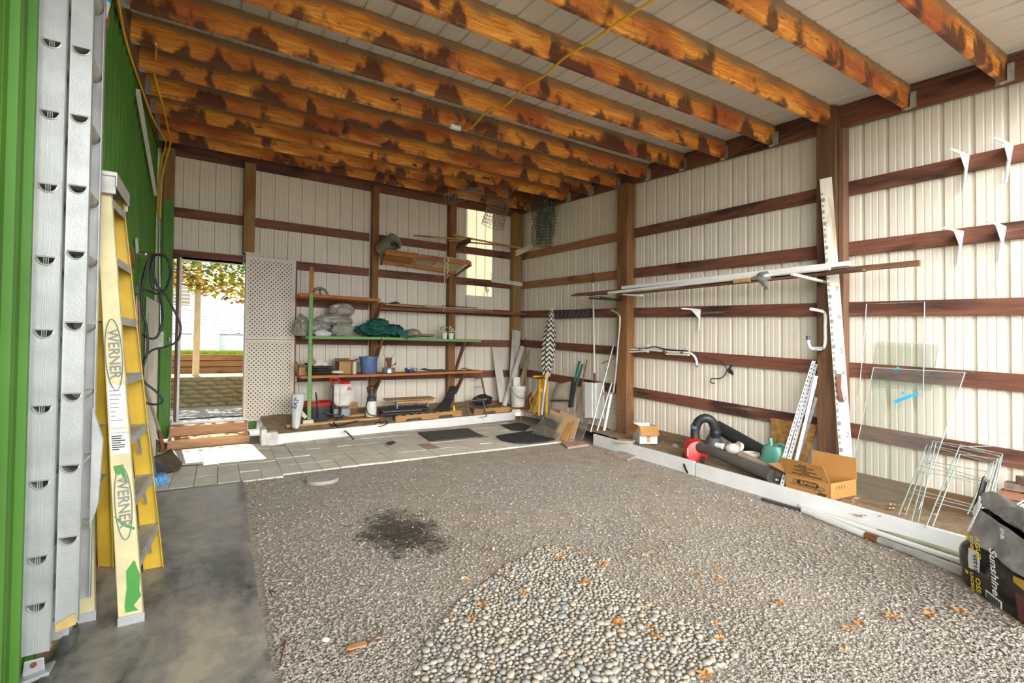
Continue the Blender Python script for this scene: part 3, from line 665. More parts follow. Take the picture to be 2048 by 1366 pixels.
# ------------------------------------------------------------------ left side: ladders, hose, tools, cords
def dpoly(cx, cz, wd, ht, n=10):
    # D shape, flat side up
    pts = [(cx - wd/2, cz + ht*0.42)]
    for i in range(n+1):
        a = math.pi + math.pi*i/n
        pts.append((cx + wd/2*math.cos(a), cz + ht*0.42 + ht*0.95*math.sin(a)))
    return pts[1:]
def ladder_rail(mb, x0, x1, yw, z0, z1, holes, sgn, lip):
    """channel rail: web at yw with D-shaped rung holes, flanges running away from the viewer (sgn)"""
    xm = (x0+x1)/2; zc = z0
    cuts = [(h - 0.06, h + 0.06) for h in holes if z0 + 0.07 < h < z1 - 0.07]
    for a, b in cuts:
        mb.add([(x0, yw, zc), (x1, yw, zc), (x1, yw, a), (x0, yw, a)], [(0,1,2,3)])
        D = dpoly(xm, (a+b)/2, 0.060, 0.036); D = D  # left to right along the bottom
        k = len(D)//2
        left = [(x0, a), (xm, a)] + [D[k]] + D[:k][::-1] + [(xm, D[0][1])] + [(xm, b), (x0, b)]
        right = [(xm, a), (x1, a), (x1, b), (xm, b), (xm, D[-1][1])] + D[k:][::-1]
        for poly in (left, right): mb.add([(px, yw, pz) for px, pz in poly], [tuple(range(len(poly)))])
        zc = b
    mb.add([(x0, yw, zc), (x1, yw, zc), (x1, yw, z1), (x0, yw, z1)], [(0,1,2,3)])
    for x in (x0, x1): mb.obox((x, yw + sgn*0.014, (z0+z1)/2), (0.0017, 0, 0), (0, 0.0165, 0), (0, 0, (z1-z0)/2))
    mb.add([(x0, yw + 0.002*sgn, z0), (x1, yw + 0.002*sgn, z0), (x1, yw + 0.002*sgn, z0 + 0.001), (x0, yw + 0.002*sgn, z0 + 0.001)], [(0,1,2,3)])
    if lip:  # fine ribs down the web
        for fx in (0.42, 0.5, 0.58):
            mb.obox((x0 + (x1-x0)*fx, yw - sgn*0.0006, (z0+z1)/2), (0.0012, 0, 0), (0, 0.0006, 0), (0, 0, (z1-z0)/2 - 0.01))
E0 = gp(75, 1345)
EL = thing('extension_ladder', 'tall silver extension ladder with D-shaped rung holes, against the green wall', 'ladder', (E0.x, 2.9, 0))
H1 = [0.28 + 0.3048*i for i in range(11)]
yA, yB_ = 2.73, 3.05
def ladder_section(xc, z0, z1, holes, ya, yb, wd, nm, m):
    for yy, sg in ((ya, 1), (yb, -1)):
        r_ = MB(); ladder_rail(r_, xc - wd/2, xc + wd/2, yy, z0, z1, holes, sg, nm == 'base'); o = r_.build(nm + '_rail', m, EL, smooth=False)
        if sg == 1:
            for h in holes:
                if not z0 + 0.07 < h < z1 - 0.07: continue
                lp = MB(); D = dpoly(xc, h, 0.061, 0.037)
                lp.tube([V((px, yy - 0.002, pz)) for px, pz in D], 0.0035, 5, closed=True)
                lp.build('hole_lip', M['alud'], o, smooth=True)
    for h in holes:
        if not z0 + 0.07 < h < z1 - 0.07: continue
        r_ = MB(); D = dpoly(xc, h, 0.058, 0.035); n = len(D)
        r_.add([V((px, ya + 0.001, pz)) for px, pz in D] + [V((px, yb - 0.001, pz)) for px, pz in D], [(i, (i+1) % n, n+(i+1) % n, n+i) for i in range(n)])
        r_.add([V((px, (ya+yb)/2, pz)) for px, pz in D], [tuple(range(n))])
        r_.build('rung', M['alud'], EL, smooth=True)
xb = yp(72, 1250, yA).x
WL = yp(100, 1250, yA).x - yp(45, 1250, yA).x
ladder_section(xb, 0.09, 3.30, [1.37 - (z - 683)*0 for z in []] or [yp(95, q, yA).z for q in (1210, 1117, 967, 818, 667, 521, 375, 228, 85)] + [2.97], yA, yB_, WL, 'base', M['alum'])
xf_ = xb + WL*0.5 + yp(140, 1250, yA).x/2 - yp(96, 1250, yA).x/2 + 0.012
ladder_section(xf_, 0.17, 3.42, [yp(135, q, yA).z for q in (1236, 1085, 940, 795, 651, 506, 372, 228, 88)] + [3.0], yA + 0.03, yB_ - 0.035, yp(142, 1250, yA).x - yp(98, 1250, yA).x, 'fly', M['alum'])
sh = MB(); sh.obox((xb - 0.005, yA - 0.015, 0.012), (0.062, 0, 0.012), (0, 0.045, 0), (0, 0, 0.008)); sh.prism([(-0.035, 0.015), (0.035, 0.015), (0.03, 0.075), (-0.03, 0.075)], (xb, yA - 0.016, 0.0), (1,0,0), (0,0,1), (0, 0.006, 0)); 
o = sh.build('swivel_foot', M['alum'], EL, bevel=0.004); b2 = MB(); b2.lathe([(0.0, 0), (0.011, 0), (0.009, 0.008), (0, 0.009)], (xb, yA - 0.016, 0.055), (0,-1,0), 10, capb=False); b2.build('bolt', M['rust'], o)
sh = MB(); sh.obox((xb, yB_ - 0.01, 0.047), (0.05, 0, 0), (0, 0.04, 0), (0, 0, 0.045)); sh.build('swivel_foot', M['alum'], EL, bevel=0.004)
fb = MB(); fx0 = xf_ - WL*0.4; fb.quadp([(fx0, yA + 0.027, 0.15), (fx0 + WL*0.78, yA + 0.027, 0.165), (fx0 + WL*0.78, yA + 0.027, 0.215), (fx0, yA + 0.027, 0.185)], (0, -0.004, 0)); fb.build('end_cap', plain('stained_yellow_cap', (0.55, 0.38, 0.14), 0.6, 0, 0.2, 20), EL)
lk = MB()   # rung lock castings on the far side
lk.quadp([(xf_ + 0.03, yB_ - 0.075, 0.50), (xf_ + 0.06, yB_ - 0.075, 0.62), (xf_ + 0.07, yB_ - 0.075, 0.92), (xf_ + 0.03, yB_ - 0.075, 1.08)], (0, 0.03, 0))
lk.build('rung_lock', M['alum'], EL, smooth=True)

# step ladder
SLF, SLR = -0.334, -0.545
SL = thing('step_ladder', 'yellow fibreglass step ladder with aluminium treads and green paint smears', 'ladder', (-0.43, 3.35, 0))
def rail2(p, q, wd0, wd1, m, sgn, name, parent):
    """C-channel rail from foot p to head q: web in the x-z plane, flanges along y"""
    p, q = V(p), V(q); r_ = MB()
    a0, a1 = V((wd0/2, 0, 0)), V((wd1/2, 0, 0)); t = V((0, 0.004*sgn, 0)); fl = V((0, 0.028*sgn, 0))
    r_.quadp([p - a0, p + a0, q + a1, q - a1], t)
    r_.quadp([p - a0, q - a1, q - a1 + V((0.004,0,0)), p - a0 + V((0.004,0,0))], fl)
    r_.quadp([p + a0, q + a1, q + a1 - V((0.004,0,0)), p + a0 - V((0.004,0,0))], fl)
    return r_.build(name, m, parent, bevel=0.0015)
fn, ff = V((-0.345, 2.965, 0.02)), V((-0.318, 3.63, 0.02)); tn, tf = V((yp(206, 372, 3.15).x, 3.15, 2.20)), V((yp(206, 372, 3.15).x + 0.012, 3.46, 2.20))
rn, rf = V((SLR + 0.012, 3.10, 0.02)), V((SLR - 0.02, 3.78, 0.02))
tn2, tf2 = tn + V((-0.085, 0.02, -0.03)), tf + V((-0.085, -0.02, -0.03))
near = rail2(fn, tn, 0.098, 0.062, M['palef'], 1, 'front_rail', SL); far = rail2(ff, tf, 0.098, 0.062, M['yellowf'], -1, 'front_rail', SL)
rail2(rn, tn2, 0.062, 0.05, M['palef'], 1, 'rear_rail', SL); rail2(rf, tf2, 0.072, 0.05, M['yellowf'], -1, 'rear_rail', SL)
cp = MB(); cc = (tn + tf)/2; cp.obox(cc + V((-0.03, 0, 0.045)), (0.085, 0, 0.0), (0, 0.20, 0), (0, 0, 0.012)); cp.obox(cc + V((0.052, 0, 0.015)), (0.004, 0, 0), (0, 0.20, 0), (0, 0, 0.035)); cp.obox(cc + V((-0.03, -0.185, 0.0)), (0.08, 0, 0), (0, 0.006, 0), (0, 0, 0.055)); cp.obox(cc + V((-0.03, 0.185, 0.0)), (0.08, 0, 0), (0, 0.006, 0), (0, 0, 0.055))
cp.build('top_cap', M['alud'], SL, bevel=0.004)
for i in range(7):
    z = 0.295 + 0.305*i; f_ = (z - 0.02)/(2.2 - 0.02)
    a, b = fn.lerp(tn, f_), ff.lerp(tf, f_); wd = 0.088 - 0.030*f_
    tr = MB(); tr.add([], [])
    tr.quadp([a + V((-wd/2, 0.004, 0)), a + V((wd/2, 0.004, 0)), b + V((wd/2, -0.004, 0)), b + V((-wd/2, -0.004, 0))], (0, 0, 0.004))
    tr.quadp([a + V((wd/2, 0.004, -0.034)), b + V((wd/2, -0.004, -0.034)), b + V((wd/2, -0.004, 0.004)), a + V((wd/2, 0.004, 0.004))], (0.004, 0, 0))
    for k in range(6):
        o_ = -wd/2 + 0.008 + k*(wd - 0.014)/5
        tr.beam(a + V((o_, 0.006, 0.006)), b + V((o_, -0.006, 0.006)), 0.004, 0.004)
    o = tr.build('tread', M['alud'], SL)
    if i < 3:
        br = MB(); br.beam(b + V((0.01, -0.012, -0.17)), b.lerp(a, 0.28) + V((0.01, 0, -0.012)), 0.014, 0.004); br.build('knee_brace', M['alum'], o)
    ar, br_ = rn.lerp(tn2, f_), rf.lerp(tf2, f_)
    if i in (1, 2, 4, 5):
        h = MB(); h.beam(ar + V((0, 0, 0.02)), br_ + V((0, 0, 0.02)), 0.034, 0.006); h.build('rear_brace', M['alud'], SL)
for p, wd in ((fn, 0.098), (rn, 0.062)):
    ft = MB(); ft.box((p.x - wd/2 - 0.003, p.y - 0.004, 0.0), (p.x + wd/2 + 0.003, p.y + 0.034, 0.01)); ft.box((p.x - wd/2 - 0.003, p.y - 0.004, 0.0), (p.x + wd/2 + 0.003, p.y - 0.0005, 0.06))
    ft.build('foot', M['alum'], SL)
for p, wd in ((ff, 0.098), (rf, 0.072)):
    ft = MB(); ft.box((p.x - wd/2 - 0.003, p.y - 0.034, 0.0), (p.x + wd/2 + 0.003, p.y + 0.004, 0.012)); ft.build('foot', M['alum'], SL)
def on_rail(f_, dx=0.0): 
    q = fn.lerp(tn, f_); return q + V((dx, -0.0015, 0))
down = (fn - tn).normalized(); side = V((1, 0, 0))
for f_, nm in ((0.265, 'W'), (0.60, 'W')):
    c = on_rail(f_); L = 0.36; 
    ov = MB(); ov.tube([c + down*(0.5*L*math.cos(a)) + side*(0.033*math.sin(a)) for a in [2*math.pi*i/28 for i in range(28)]], 0.0028, 5, closed=True); ov.build('logo_ring', M['inkgrey'], near)
    lettering('WERNER', c + down*(-0.128) + side*(-0.019) + V((0, -0.001, 0)), down, side, 0.062, M['inkgrey'], near, bold=0.001)
def sticker(f0, f1, wd, m): 
    a, b = on_rail(f0), on_rail(f1); s = MB(); s.quadp([a - side*wd/2, a + side*wd/2, b + side*wd/2, b - side*wd/2], (0, -0.001, 0)); return s.build('sticker', m, near)
st1 = sticker(0.435, 0.53, 0.066, M['paper']); st2 = sticker(0.375, 0.43, 0.070, M['paper'])
for k in range(9):
    c = on_rail(0.527 - 0.0095*k, -0.028); q = MB(); q.beam(c + V((0, -0.0015, 0)), c + V((0.018 + 0.03*rnd.random(), -0.0015, 0)), 0.001, 0.004); q.build('print_line', M['inkgrey'], st1)
lettering('ELECTRIC SHOCK', on_rail(0.421, -0.030) + V((0, -0.0015, 0)), side, -down, 0.0085, M['ink'], st2)
for k in range(7):
    c = on_rail(0.415 - 0.005*k, -0.030); q = MB(); q.beam(c + V((0, -0.0015, 0)), c + V((0.02 + 0.035*rnd.random(), -0.0015, 0)), 0.001, 0.005); q.build('print_line', M['ink'], st2)
# green paint run near the foot and two smears higher up
def smear(pts, f_): 
    c = on_rail(f_); q = MB(); q.prism([(x, z) for x, z in pts], c, (1,0,0), -down, (0, -0.0012, 0)); q.build('paint_smear', M['gpaint'], near)
smear([(-0.018, -0.065), (0.030, -0.066), (0.014, -0.04), (0.045, 0.0), (0.040, 0.03), (0.046, 0.10), (0.030, 0.17), (0.024, 0.175), (-0.006, 0.13), (-0.008, 0.05), (-0.020, -0.03)], 0.055)
smear([(-0.03, 0.03), (0.01, 0.035), (0.012, 0.0), (0.022, -0.05), (0.012, -0.052), (-0.002, -0.01), (-0.022, -0.02)], 0.335)
smear([(-0.04, 0.03), (-0.028, 0.02), (0.0, -0.015), (0.04, -0.04), (0.034, -0.05), (-0.01, -0.022)], 0.225)

# silver duct with a white-and-blue tube above the ladders
dc = MB(); c0 = yp(178, 30, 3.65); c1 = yp(216, 26, 3.65); dc.tube([V((xl(3.65), 3.65, c0.z)), V((c1.x, 3.65, c0.z - 0.01))], 0.042, 14)
solo(dc, 'metal_tube', 'shiny silver tube end sticking out behind the top of the tall ladder', 'tube', M['silver'], smooth=True)
q0 = yp(210, 5, 3.55); t = thing('nozzle_tube', 'white tube with a blue band near the roof above the tall ladder', 'tube', (q0.x, 3.55, yp(204, 44, 3.55).z))
a_, b_ = yp(203, 44, 3.55), yp(210, 3, 3.55); d_ = (b_ - a_)
q = MB(); q.tube([a_, a_ + d_*0.35, a_ + d_*1.0], [0.012, 0.022, 0.026], 12); q.build('body', M['white'], t, smooth=True)
q = MB(); q.tube([a_ + d_*0.98, a_ + d_*1.9], 0.027, 12); q.build('band', M['tape'], t, smooth=True)
q = MB(); q.beam(lw(276, 183, 0.04), lw(311, 388, 0.04), 0.03, 0.05); solo(q, 'white_batten', 'thin white batten leaning along the top of the green wall', 'batten', M['white'])

# yellow extension cords
def cord(name, label, pts, r, m, n=6, cat='cord', group=None, k=8):
    q = MB(); q.tube(smooth_path(pts, k), r, n); return solo(q, name, label, cat, m, group, smooth=True)
def jb(px, py, dz=0.0): return pp(px, py, (0, 0, 3.432 + dz), (0, -0.0956, 1))
bkc = lambda px, py: yp(px, py, 8.37)
cord('extension_lead', 'yellow extension cord running down the roof edge to the conduit', [jb(232, -25, -.03), jb(240, 25, -.03), jb(252, 82, -.03), jb(270, 140, -.03), jb(288, 190, -.03), jb(306, 238, -.03), jb(328, 276, -.04), yp(331, 290, 8.2), yp(321, 332, 8.36), bkc(315, 400), bkc(315.5, 440)], 0.011, M['ycord'], group='yellow cords')
cord('extension_lead', 'yellow extension cord dangling from a joist beside the doorway post', [jb(312, 88, -.02), yp(311, 120, 5.6), yp(308, 142, 5.7), yp(315, 175, 6.0), yp(326, 212, 6.5), yp(337, 262, 7.4), yp(341, 284, 7.8), yp(331, 322, 8.2), yp(324, 360, 8.28), yp(321, 410, 8.32), yp(320, 436, 8.34)], 0.011, M['ycord'], group='yellow cords')
q = MB(); q.tube(smooth_path([jb(1400, -60), jb(1306, 0, -0.005), jb(1243, 40), jb(1185, 82, -0.012), jb(1131, 114), jb(1085, 154, -0.012), jb(1049, 174), jb(1008, 213, -0.012), jb(976, 222), jb(946, 252, -0.008), jb(930, 260)], 6), 0.010, 6)
t = thing('extension_lead', 'yellow extension cord strung across under the roof joists to a white socket', 'cord', jb(1049, 174), 'yellow cords')
q.build('cable', M['ycord'], t, smooth=True)
q = MB(); a_, b_ = jb(900, 252, -0.01), jb(921, 258, -0.01); q.beam(a_, b_, 0.05, 0.045); q.build('socket_block', M['white'], t, bevel=0.008)

# conduit and outlet on the green post
cx = yp(320, 540, yf - 0.02)
t = thing('wall_conduit', 'grey metal conduit with a white outlet box on the green post', 'conduit', (cx.x, yf - 0.02, yp(322, 690, yf).z))
q = MB(); q.tube([yp(318, 438, yf - 0.02), yp(321, 665, yf - 0.02)], 0.014, 10); q.build('pipe', M['galv'], t, smooth=True)
q = MB(); a_, b_ = yp(313, 698, yf), yp(328, 663, yf); q.box((a_.x, yf - 0.055, a_.z), (b_.x, yf - 0.001, b_.z)); o = q.build('outlet_box', M['white'], t, bevel=0.006)
q = MB(); q.box((a_.x + 0.02, yf - 0.062, a_.z + 0.10), (b_.x - 0.02, yf - 0.055, b_.z - 0.03)); q.build('cover', M['dirtyw'], o, bevel=0.004)
q = MB(); a_ = yp(339, 678, yf); q.lathe([(0.016, 0), (0.016, 0.03), (0.02, 0.035), (0.02, 0.05), (0, 0.05)], (a_.x, yf - 0.03, a_.z - 0.03), (0, 0, 1), 10); solo(q, 'hose_tap', 'small metal tap on the green post beside the outlet box', 'tap', M['galv'], smooth=True)

# dark hose hung in loops on a hook
HY = 6.2
def hp(px, py, dy=0.0): return yp(px, py, HY + dy)
t = thing('garden_hose', 'dark grey hose hanging in loose loops beside the doorway', 'hose', hp(320, 800))
q = MB(); q.tube(smooth_path([hp(330, 512, -.1), hp(303, 512, -.05), hp(290, 540), hp(285, 575), hp(300, 583), hp(318, 588), hp(331, 578), hp(341, 548, .1), hp(336, 520, .1), hp(322, 509), hp(308, 513), hp(300, 540, -.1), hp(306, 575, -.1), hp(320, 584, -.1), hp(322, 600, -.1), hp(325, 640), hp(315, 672), hp(300, 677), hp(284, 668)], 6), 0.0115, 7)
q.tube(smooth_path([hp(310, 510, .05), hp(305, 535, .05), hp(314, 570, .05), hp(332, 590, .05), hp(350, 625, .05), hp(361, 652, .05), hp(356, 680, .05), hp(334, 693, .05), hp(305, 700, .05), hp(290, 716, .05), hp(282, 745, .05), hp(290, 765, .05), hp(312, 783, .05), hp(325, 800, .05), hp(318, 808, .05), hp(300, 808, .05), hp(286, 803, .05)], 6), 0.0115, 7)
q.tube(smooth_path([hp(298, 515, -.12), hp(287, 560, -.12), hp(283, 610, -.12), hp(293, 655, -.12), hp(295, 700, -.12), hp(285, 740, -.12), hp(281, 800, -.1)], 6), 0.0115, 7)
q.build('coil', M['iron'], t, smooth=True)
q = MB(); q.tube([V((xl(HY), HY, hp(310, 509).z + 0.01)), hp(330, 510), hp(332, 506)], 0.010, 8); q.build('hook', M['rust'], t, smooth=True)
q = MB()
c_ = yp(249, 525, 4.55)
for i in range(5):
    a0 = 0.3*i; q.tube([c_ + V((0.035*math.cos(a)*(1 + .1*i), 0.03*i - 0.06 + 0.02*math.sin(a*2), (0.10 + 0.01*i)*math.sin(a))) for a in [2*math.pi*k/20 for k in range(20)]], 0.007, 6, closed=True)
solo(q, 'rope_coil', 'small brown rope coil hung on the green wall behind the yellow ladder', 'rope', M['rust'], smooth=True)
q = MB(); q.beam(lw(273, 478, 0.02), lw(275, 506, 0.02), 0.02, 0.05); q.tube([lw(275, 506, 0.02), lw(285, 512, 0.08), lw(292, 508, 0.12)], 0.01, 7); solo(q, 'wall_hook', 'white metal hook strip on the green wall above the tools', 'hook', M['white'], smooth=True)

# long-handled tools leaning in the corner
def pole(mb, a, b, r0, r1=None, n=9): mb.tube([a, b], [r0, r1 or r0], n)
# shovel
sa, sb = yp(263, 690, 6.75), yp(321, 868, 6.55)
t = thing('shovel', 'round-point shovel with a wooden handle and brown steel blade, by the doorway step', 'shovel', gp(340, 945, 0.03))
q = MB(); pole(q, sa, sb, 0.016); q.build('handle', M['lumz'], t, smooth=True)
q = MB(); q.tube([sb + (sa - sb)*0.04, sb + V((0.02, -0.02, -0.13)), yp(322, 905, 6.52)], [0.021, 0.02, 0.017], 9); q.build('socket', M['rust'], t, smooth=True)
b0_, b1_ = yp(319, 905, 6.52), gp(349, 943, 0.03); ax_ = (b1_ - b0_); sd_ = V((0.125, 0.05, 0.035))
def blade(u, v):
    wd = 1.0 if u < 0.75 else (1 - ((u - 0.75)/0.25)**2)*0.5 + 0.5
    p = b0_ + ax_*u + sd_*((v - 0.5)*1.55*wd); return p + V((0.0, 0.03, 0.03))*(-(1 - (2*v - 1)**2))*0.9
q = MB(); q.surf(blade, 10, 8); q.build('blade', plain('worn_brown_steel', (0.17, 0.12, 0.09), 0.45, 0.4, 0.2, 12), t, smooth=True, solid=0.004)
# grey snow pusher with green-grey handle
t = thing('snow_shovel', 'grey shovel with a faded green handle behind the blue broom', 'shovel', gp(318, 950, 0.02))
pa, pb = yp(245, 560, 4.4), yp(306, 940, 6.05)
q = MB(); pole(q, pa, pb, 0.017, 0.024); q.build('handle', plain('faded_green_handle', (0.26, 0.27, 0.15), 0.6, 0, 0.15, 5), t, smooth=True)
q = MB(); q.surf(lambda u, v: yp(300, 925, 6.12).lerp(gp(329, 950, 0.03), u) + V((0.10*(v - 0.5) + 0.03*u, 0.22*(v - 0.5), 0.03*(1 - (2*v - 1)**2))), 6, 6); q.build('scoop', M['charcoal'], t, smooth=True, solid=0.004)
# blue broom
bc = gp(318, 972)
t = thing('broom', 'push broom with bright blue bristles lying on the rubber mat', 'broom', (bc.x, bc.y, 0.015))
e0, e1 = gp(297, 985), gp(336, 970)
hd = (e1 - e0); nrm = V((-hd.y, hd.x, 0)).normalized()
q = MB(); 
for i in range(220):
    f_ = rnd.random(); g_ = rnd.random(); base = e0 + hd*f_ + nrm*(0.02 + 0.05*g_) + V((0, 0, 0.105 + 0.02*(1 - abs(2*f_ - 1)) + 0.0*g_))
    tip = e0 + hd*(0.5 + (f_ - 0.5)*1.12) + nrm*(-0.015 + 0.05*g_) + V((0, 0, 0.02 + 0.012*rnd.random()))
    q.tube([base, tip], [0.0035, 0.0018], 4, caps=False)
o = q.build('bristles', M['skyb'], t); 
q = MB(); q.beam(e0 + nrm*0.045 + V((0, 0, 0.112)), e1 + nrm*0.045 + V((0, 0, 0.112)), 0.055, 0.028); q.build('head', M['blue'], t, bevel=0.006)
q = MB(); pole(q, (e0 + e1)/2 + nrm*0.05 + V((0, 0, 0.12)), (e0 + e1)/2 + nrm*0.02 + V((-0.02, 0, 0.20)), 0.014); q.build('handle_socket', M['blue'], t, smooth=True)
# white panel leaning in the corner
t = thing('panelled_board', 'tall cream panelled board leaning in the corner left of the doorway', 'board', yp(300, 900, 7.3))
a_, b_ = yp(289, 905, 7.35), yp(314, 905, 7.0)
za, zb_ = 0.03, yp(300, 592, 7.2).z
q = MB(); q.quadp([(-0.775, 7.22, 0.04), (-0.645, 7.20, 0.04), (-0.652, 7.24, zb_ - 0.08), (-0.778, 7.26, zb_)], (0, 0.03, 0)); q.build('panel', M['cream'], t, bevel=0.004)
q = MB(); q.quadp([(-0.745, 7.212, 0.2), (-0.675, 7.200, 0.2), (-0.680, 7.235, zb_ - 0.22), (-0.748, 7.25, zb_ - 0.20)], (0, -0.008, 0)); q.build('moulding', M['cream'], t, bevel=0.003)
for a, b, y0, y1, m, lab in (((272, 590), (283, 905), 5.7, 5.5, 'galv', 'thin steel rod leaning behind the dark hose'), ((277, 600), (290, 880), 5.9, 5.8, 'copper', 'thin copper-brown rod leaning behind the dark hose'), ((265, 600), (275, 900), 4.55, 4.4, 'black', 'black rod leaning beside the yellow ladder')):
    q = MB(); p_ = yp(*b, y1); pole(q, yp(*a, y0), V((p_.x, p_.y, 0.03)), 0.011); solo(q, 'metal_rod', lab, 'rod', M[m], smooth=True)
q = MB(); a_ = yp(259, 605, 4.85); q.obox(a_, (0.035, 0, 0.0), (0, 0.05, 0), (0.012, 0, 0.16)); q.obox(a_ + V((0.03, -0.02, 0.10)), (0.03, 0, 0), (0, 0.03, 0), (0, 0, 0.04)); solo(q, 'trimmer_case', 'dark green tool case hung on the green wall behind the yellow ladder', 'case', M['darkgreen'], bevel=0.012)
# ------------------------------------------------------------------ doorway: steps, lattice door, outside
for z0, z1, y0, y1, x0, x1 in ((0.0, 0.115, 7.86, 8.16, -0.575, 0.395), (0.0, 0.245, 8.205, 8.50, -0.575, 0.375)):
    q = MB(); q.quadp([(x0, y0 - 0.06, z0), (x1, y0 + 0.03, z0), (x1, y0 + 0.03, z1), (x0, y0 - 0.06, z1)], (0, 0.038, 0))
    q.quadp([(x0, y0 - 0.06, z1), (x1, y0 + 0.03, z1), (x1, y1, z1), (x0, y1, z1)], (0, 0, 0.004))
    q.quadp([(x0, y0, 0), (x0 + 0.03, y0, 0), (x0 + 0.03, y1, 0), (x0, y1, 0)], (0, 0, z1 - 0.002)); q.quadp([(x1 - 0.03, y0 + 0.05, 0), (x1, y0 + 0.05, 0), (x1, y1, 0), (x1 - 0.03, y1, 0)], (0, 0, z1 - 0.002))
    o = q.build('door_step', M['step'], origin=((x0+x1)/2, y0, z0), bevel=0.004)
    tag(o, 'lower orange-brown wooden step below the doorway' if y0 < 8 else 'upper orange-brown wooden step under the door sill', 'step', 'doorway steps')
q = MB(); q.box((-0.58, 8.38, 0.25), (0.37, 8.75, 0.285)); struct(q, 'trim_6', M['white'], bevel=0.004)

def lattice(mb, o, u, v, wd, ht, th, ps, frame):
    """plastic lattice sheet with small diamond openings, drawn as a cut panel (o corner, u across, v up, th depth vector)"""
    o, u, v, th = V(o), V(u), V(v), V(th)
    f = frame
    for a0, b0, a1, b1 in ((0, 0, wd, f), (0, ht - f, wd, ht), (0, f, f, ht - f), (wd - f, f, wd, ht - f)):
        mb.quadp([o + u*a0 + v*b0, o + u*a1 + v*b0, o + u*a1 + v*b1, o + u*a0 + v*b1], th)
    nx = int(round((wd - 2*f)/ps)); nz = int(round((ht - 2*f)/ps)); sx_, sz_ = (wd - 2*f)/nx, (ht - 2*f)/nz
    k = 0.40
    for i in range(nx):
        for j in range(nz):
            c = o + u*(f + sx_*(i + 0.5)) + v*(f + sz_*(j + 0.5)); a, b = sx_/2, sz_/2; d, e_ = a*k, b*k
            pts = [(-a + d, -b), (a - d, -b), (a, -b + e_), (a, b - e_), (a - d, b), (-a + d, b), (-a, b - e_), (-a, -b + e_), (0, -e_), (d, 0), (0, e_), (-d, 0)]
            mb.add([c + u*x + v*y for x, y in pts], [(0,1,8), (2,3,9), (4,5,10), (6,7,11), (1,2,9,8), (3,4,10,9), (5,6,11,10), (7,0,8,11)])
LY = 8.40
a_, b_, c_, d_ = yp(486, 842, LY), yp(586, 852, LY), yp(592, 514, LY), yp(486, 521, LY)
wd = b_.x - a_.x; z0, zm, z1 = a_.z - 0.01, yp(535, 679, LY).z, yp(540, 517, LY).z
t = thing('lattice_door', 'cream lattice door panel standing open against the back wall', 'door', (a_.x + wd/2, LY, z0))
ltm = plain('cream_lattice', (0.72, 0.64, 0.53), 0.45, 0, 0.03, 2)
for za, zb_ in ((z0, zm - 0.004), (zm + 0.004, z1)):
    q = MB(); lattice(q, (a_.x, LY, za), (1,0,0), (0,0,1), wd, zb_ - za, (0, 0.012, 0), 0.066, 0.035); q.build('lattice_panel', ltm, t, solid=0)
q = MB(); 
for x0, x1, za, zb_ in ((a_.x, a_.x + 0.05, z0, z1), (a_.x + wd - 0.05, a_.x + wd, z0, z1)): q.box((x0, LY + 0.014, za), (x1, LY + 0.05, zb_))
for za in (z0, zm - 0.04, z1 - 0.09): q.box((a_.x + 0.05, LY + 0.014, za), (a_.x + wd - 0.05, LY + 0.05, za + 0.09))
q.build('frame', M['girtx'], t, bevel=0.002)
q = MB(); q.box((a_.x + 0.004, LY + 0.051, z0 + 0.01), (a_.x + wd - 0.004, LY + 0.06, z1 - 0.01)); q.build('backing_board', plain('dark_brown_board', (0.10, 0.065, 0.045), 0.8), t)
q = MB(); q.box((a_.x + wd + 0.001, LY - 0.004, z0), (a_.x + wd + 0.022, LY + 0.05, z1)); q.build('edge_board', M['post'], t, bevel=0.002)
q = MB(); q.box((yp(491, 520, LY).x, LY + 0.02, z1 - 0.06), (yp(525, 520, LY).x, LY + 0.035, yp(500, 504, LY).z)); q.build('top_plate', M['cream'], t)
q = MB(); q.box((a_.x + wd + 0.024, LY - 0.02, yp(590, 763, LY).z), (a_.x + wd + 0.036, LY + 0.03, yp(590, 752, LY).z)); q.build('hinge', M['galv'], t)
q = MB(); q.beam(yp(487, 855, 8.40), yp(515, 853, 8.40), 0.04, 0.0); x0 = yp(497, 850, 8.45).x; q = MB(); q.box((x0, 8.45, 0.1), (yp(513, 850, 8.45).x, 8.50, 0.42)); solo(q, 'green_stump', 'short green painted board under the lattice door', 'board', M['gpost'], bevel=0.004)

# outside the doorway
og = MB(); og.box((-14, YP + 0.06, -0.05), (16, 10.3, 0.285)); struct(og, 'ground', plain('concrete_path', (0.36, 0.36, 0.36), 0.9, 0, 0.1, 4, 0.2, 60))
def blockm():
    m, nt, b = nmat('split_face_block'); vec = coords(nt)
    a = noise(nt, vec, 14, 6, 0.7); c = noise(nt, vec, 2.5, 3)
    nt.links.new(mix(nt, 0.5, ramp(nt, a, [(0.3, (0.13, 0.10, 0.055)), (0.7, (0.36, 0.29, 0.17))]), ramp(nt, c, [(0.3, (0.20, 0.16, 0.09)), (0.7, (0.32, 0.26, 0.16))])), b.inputs['Base Color'])
    b.inputs['Roughness'].default_value = 0.95; bump(nt, b, a, 0.9, 0.03); return m
BKM = blockm(); BY = 10.3
bz0, bz1 = 0.285, yp(420, 754, BY).z
nr_ = 7; rh = (bz1 - bz0)/nr_
q = MB()
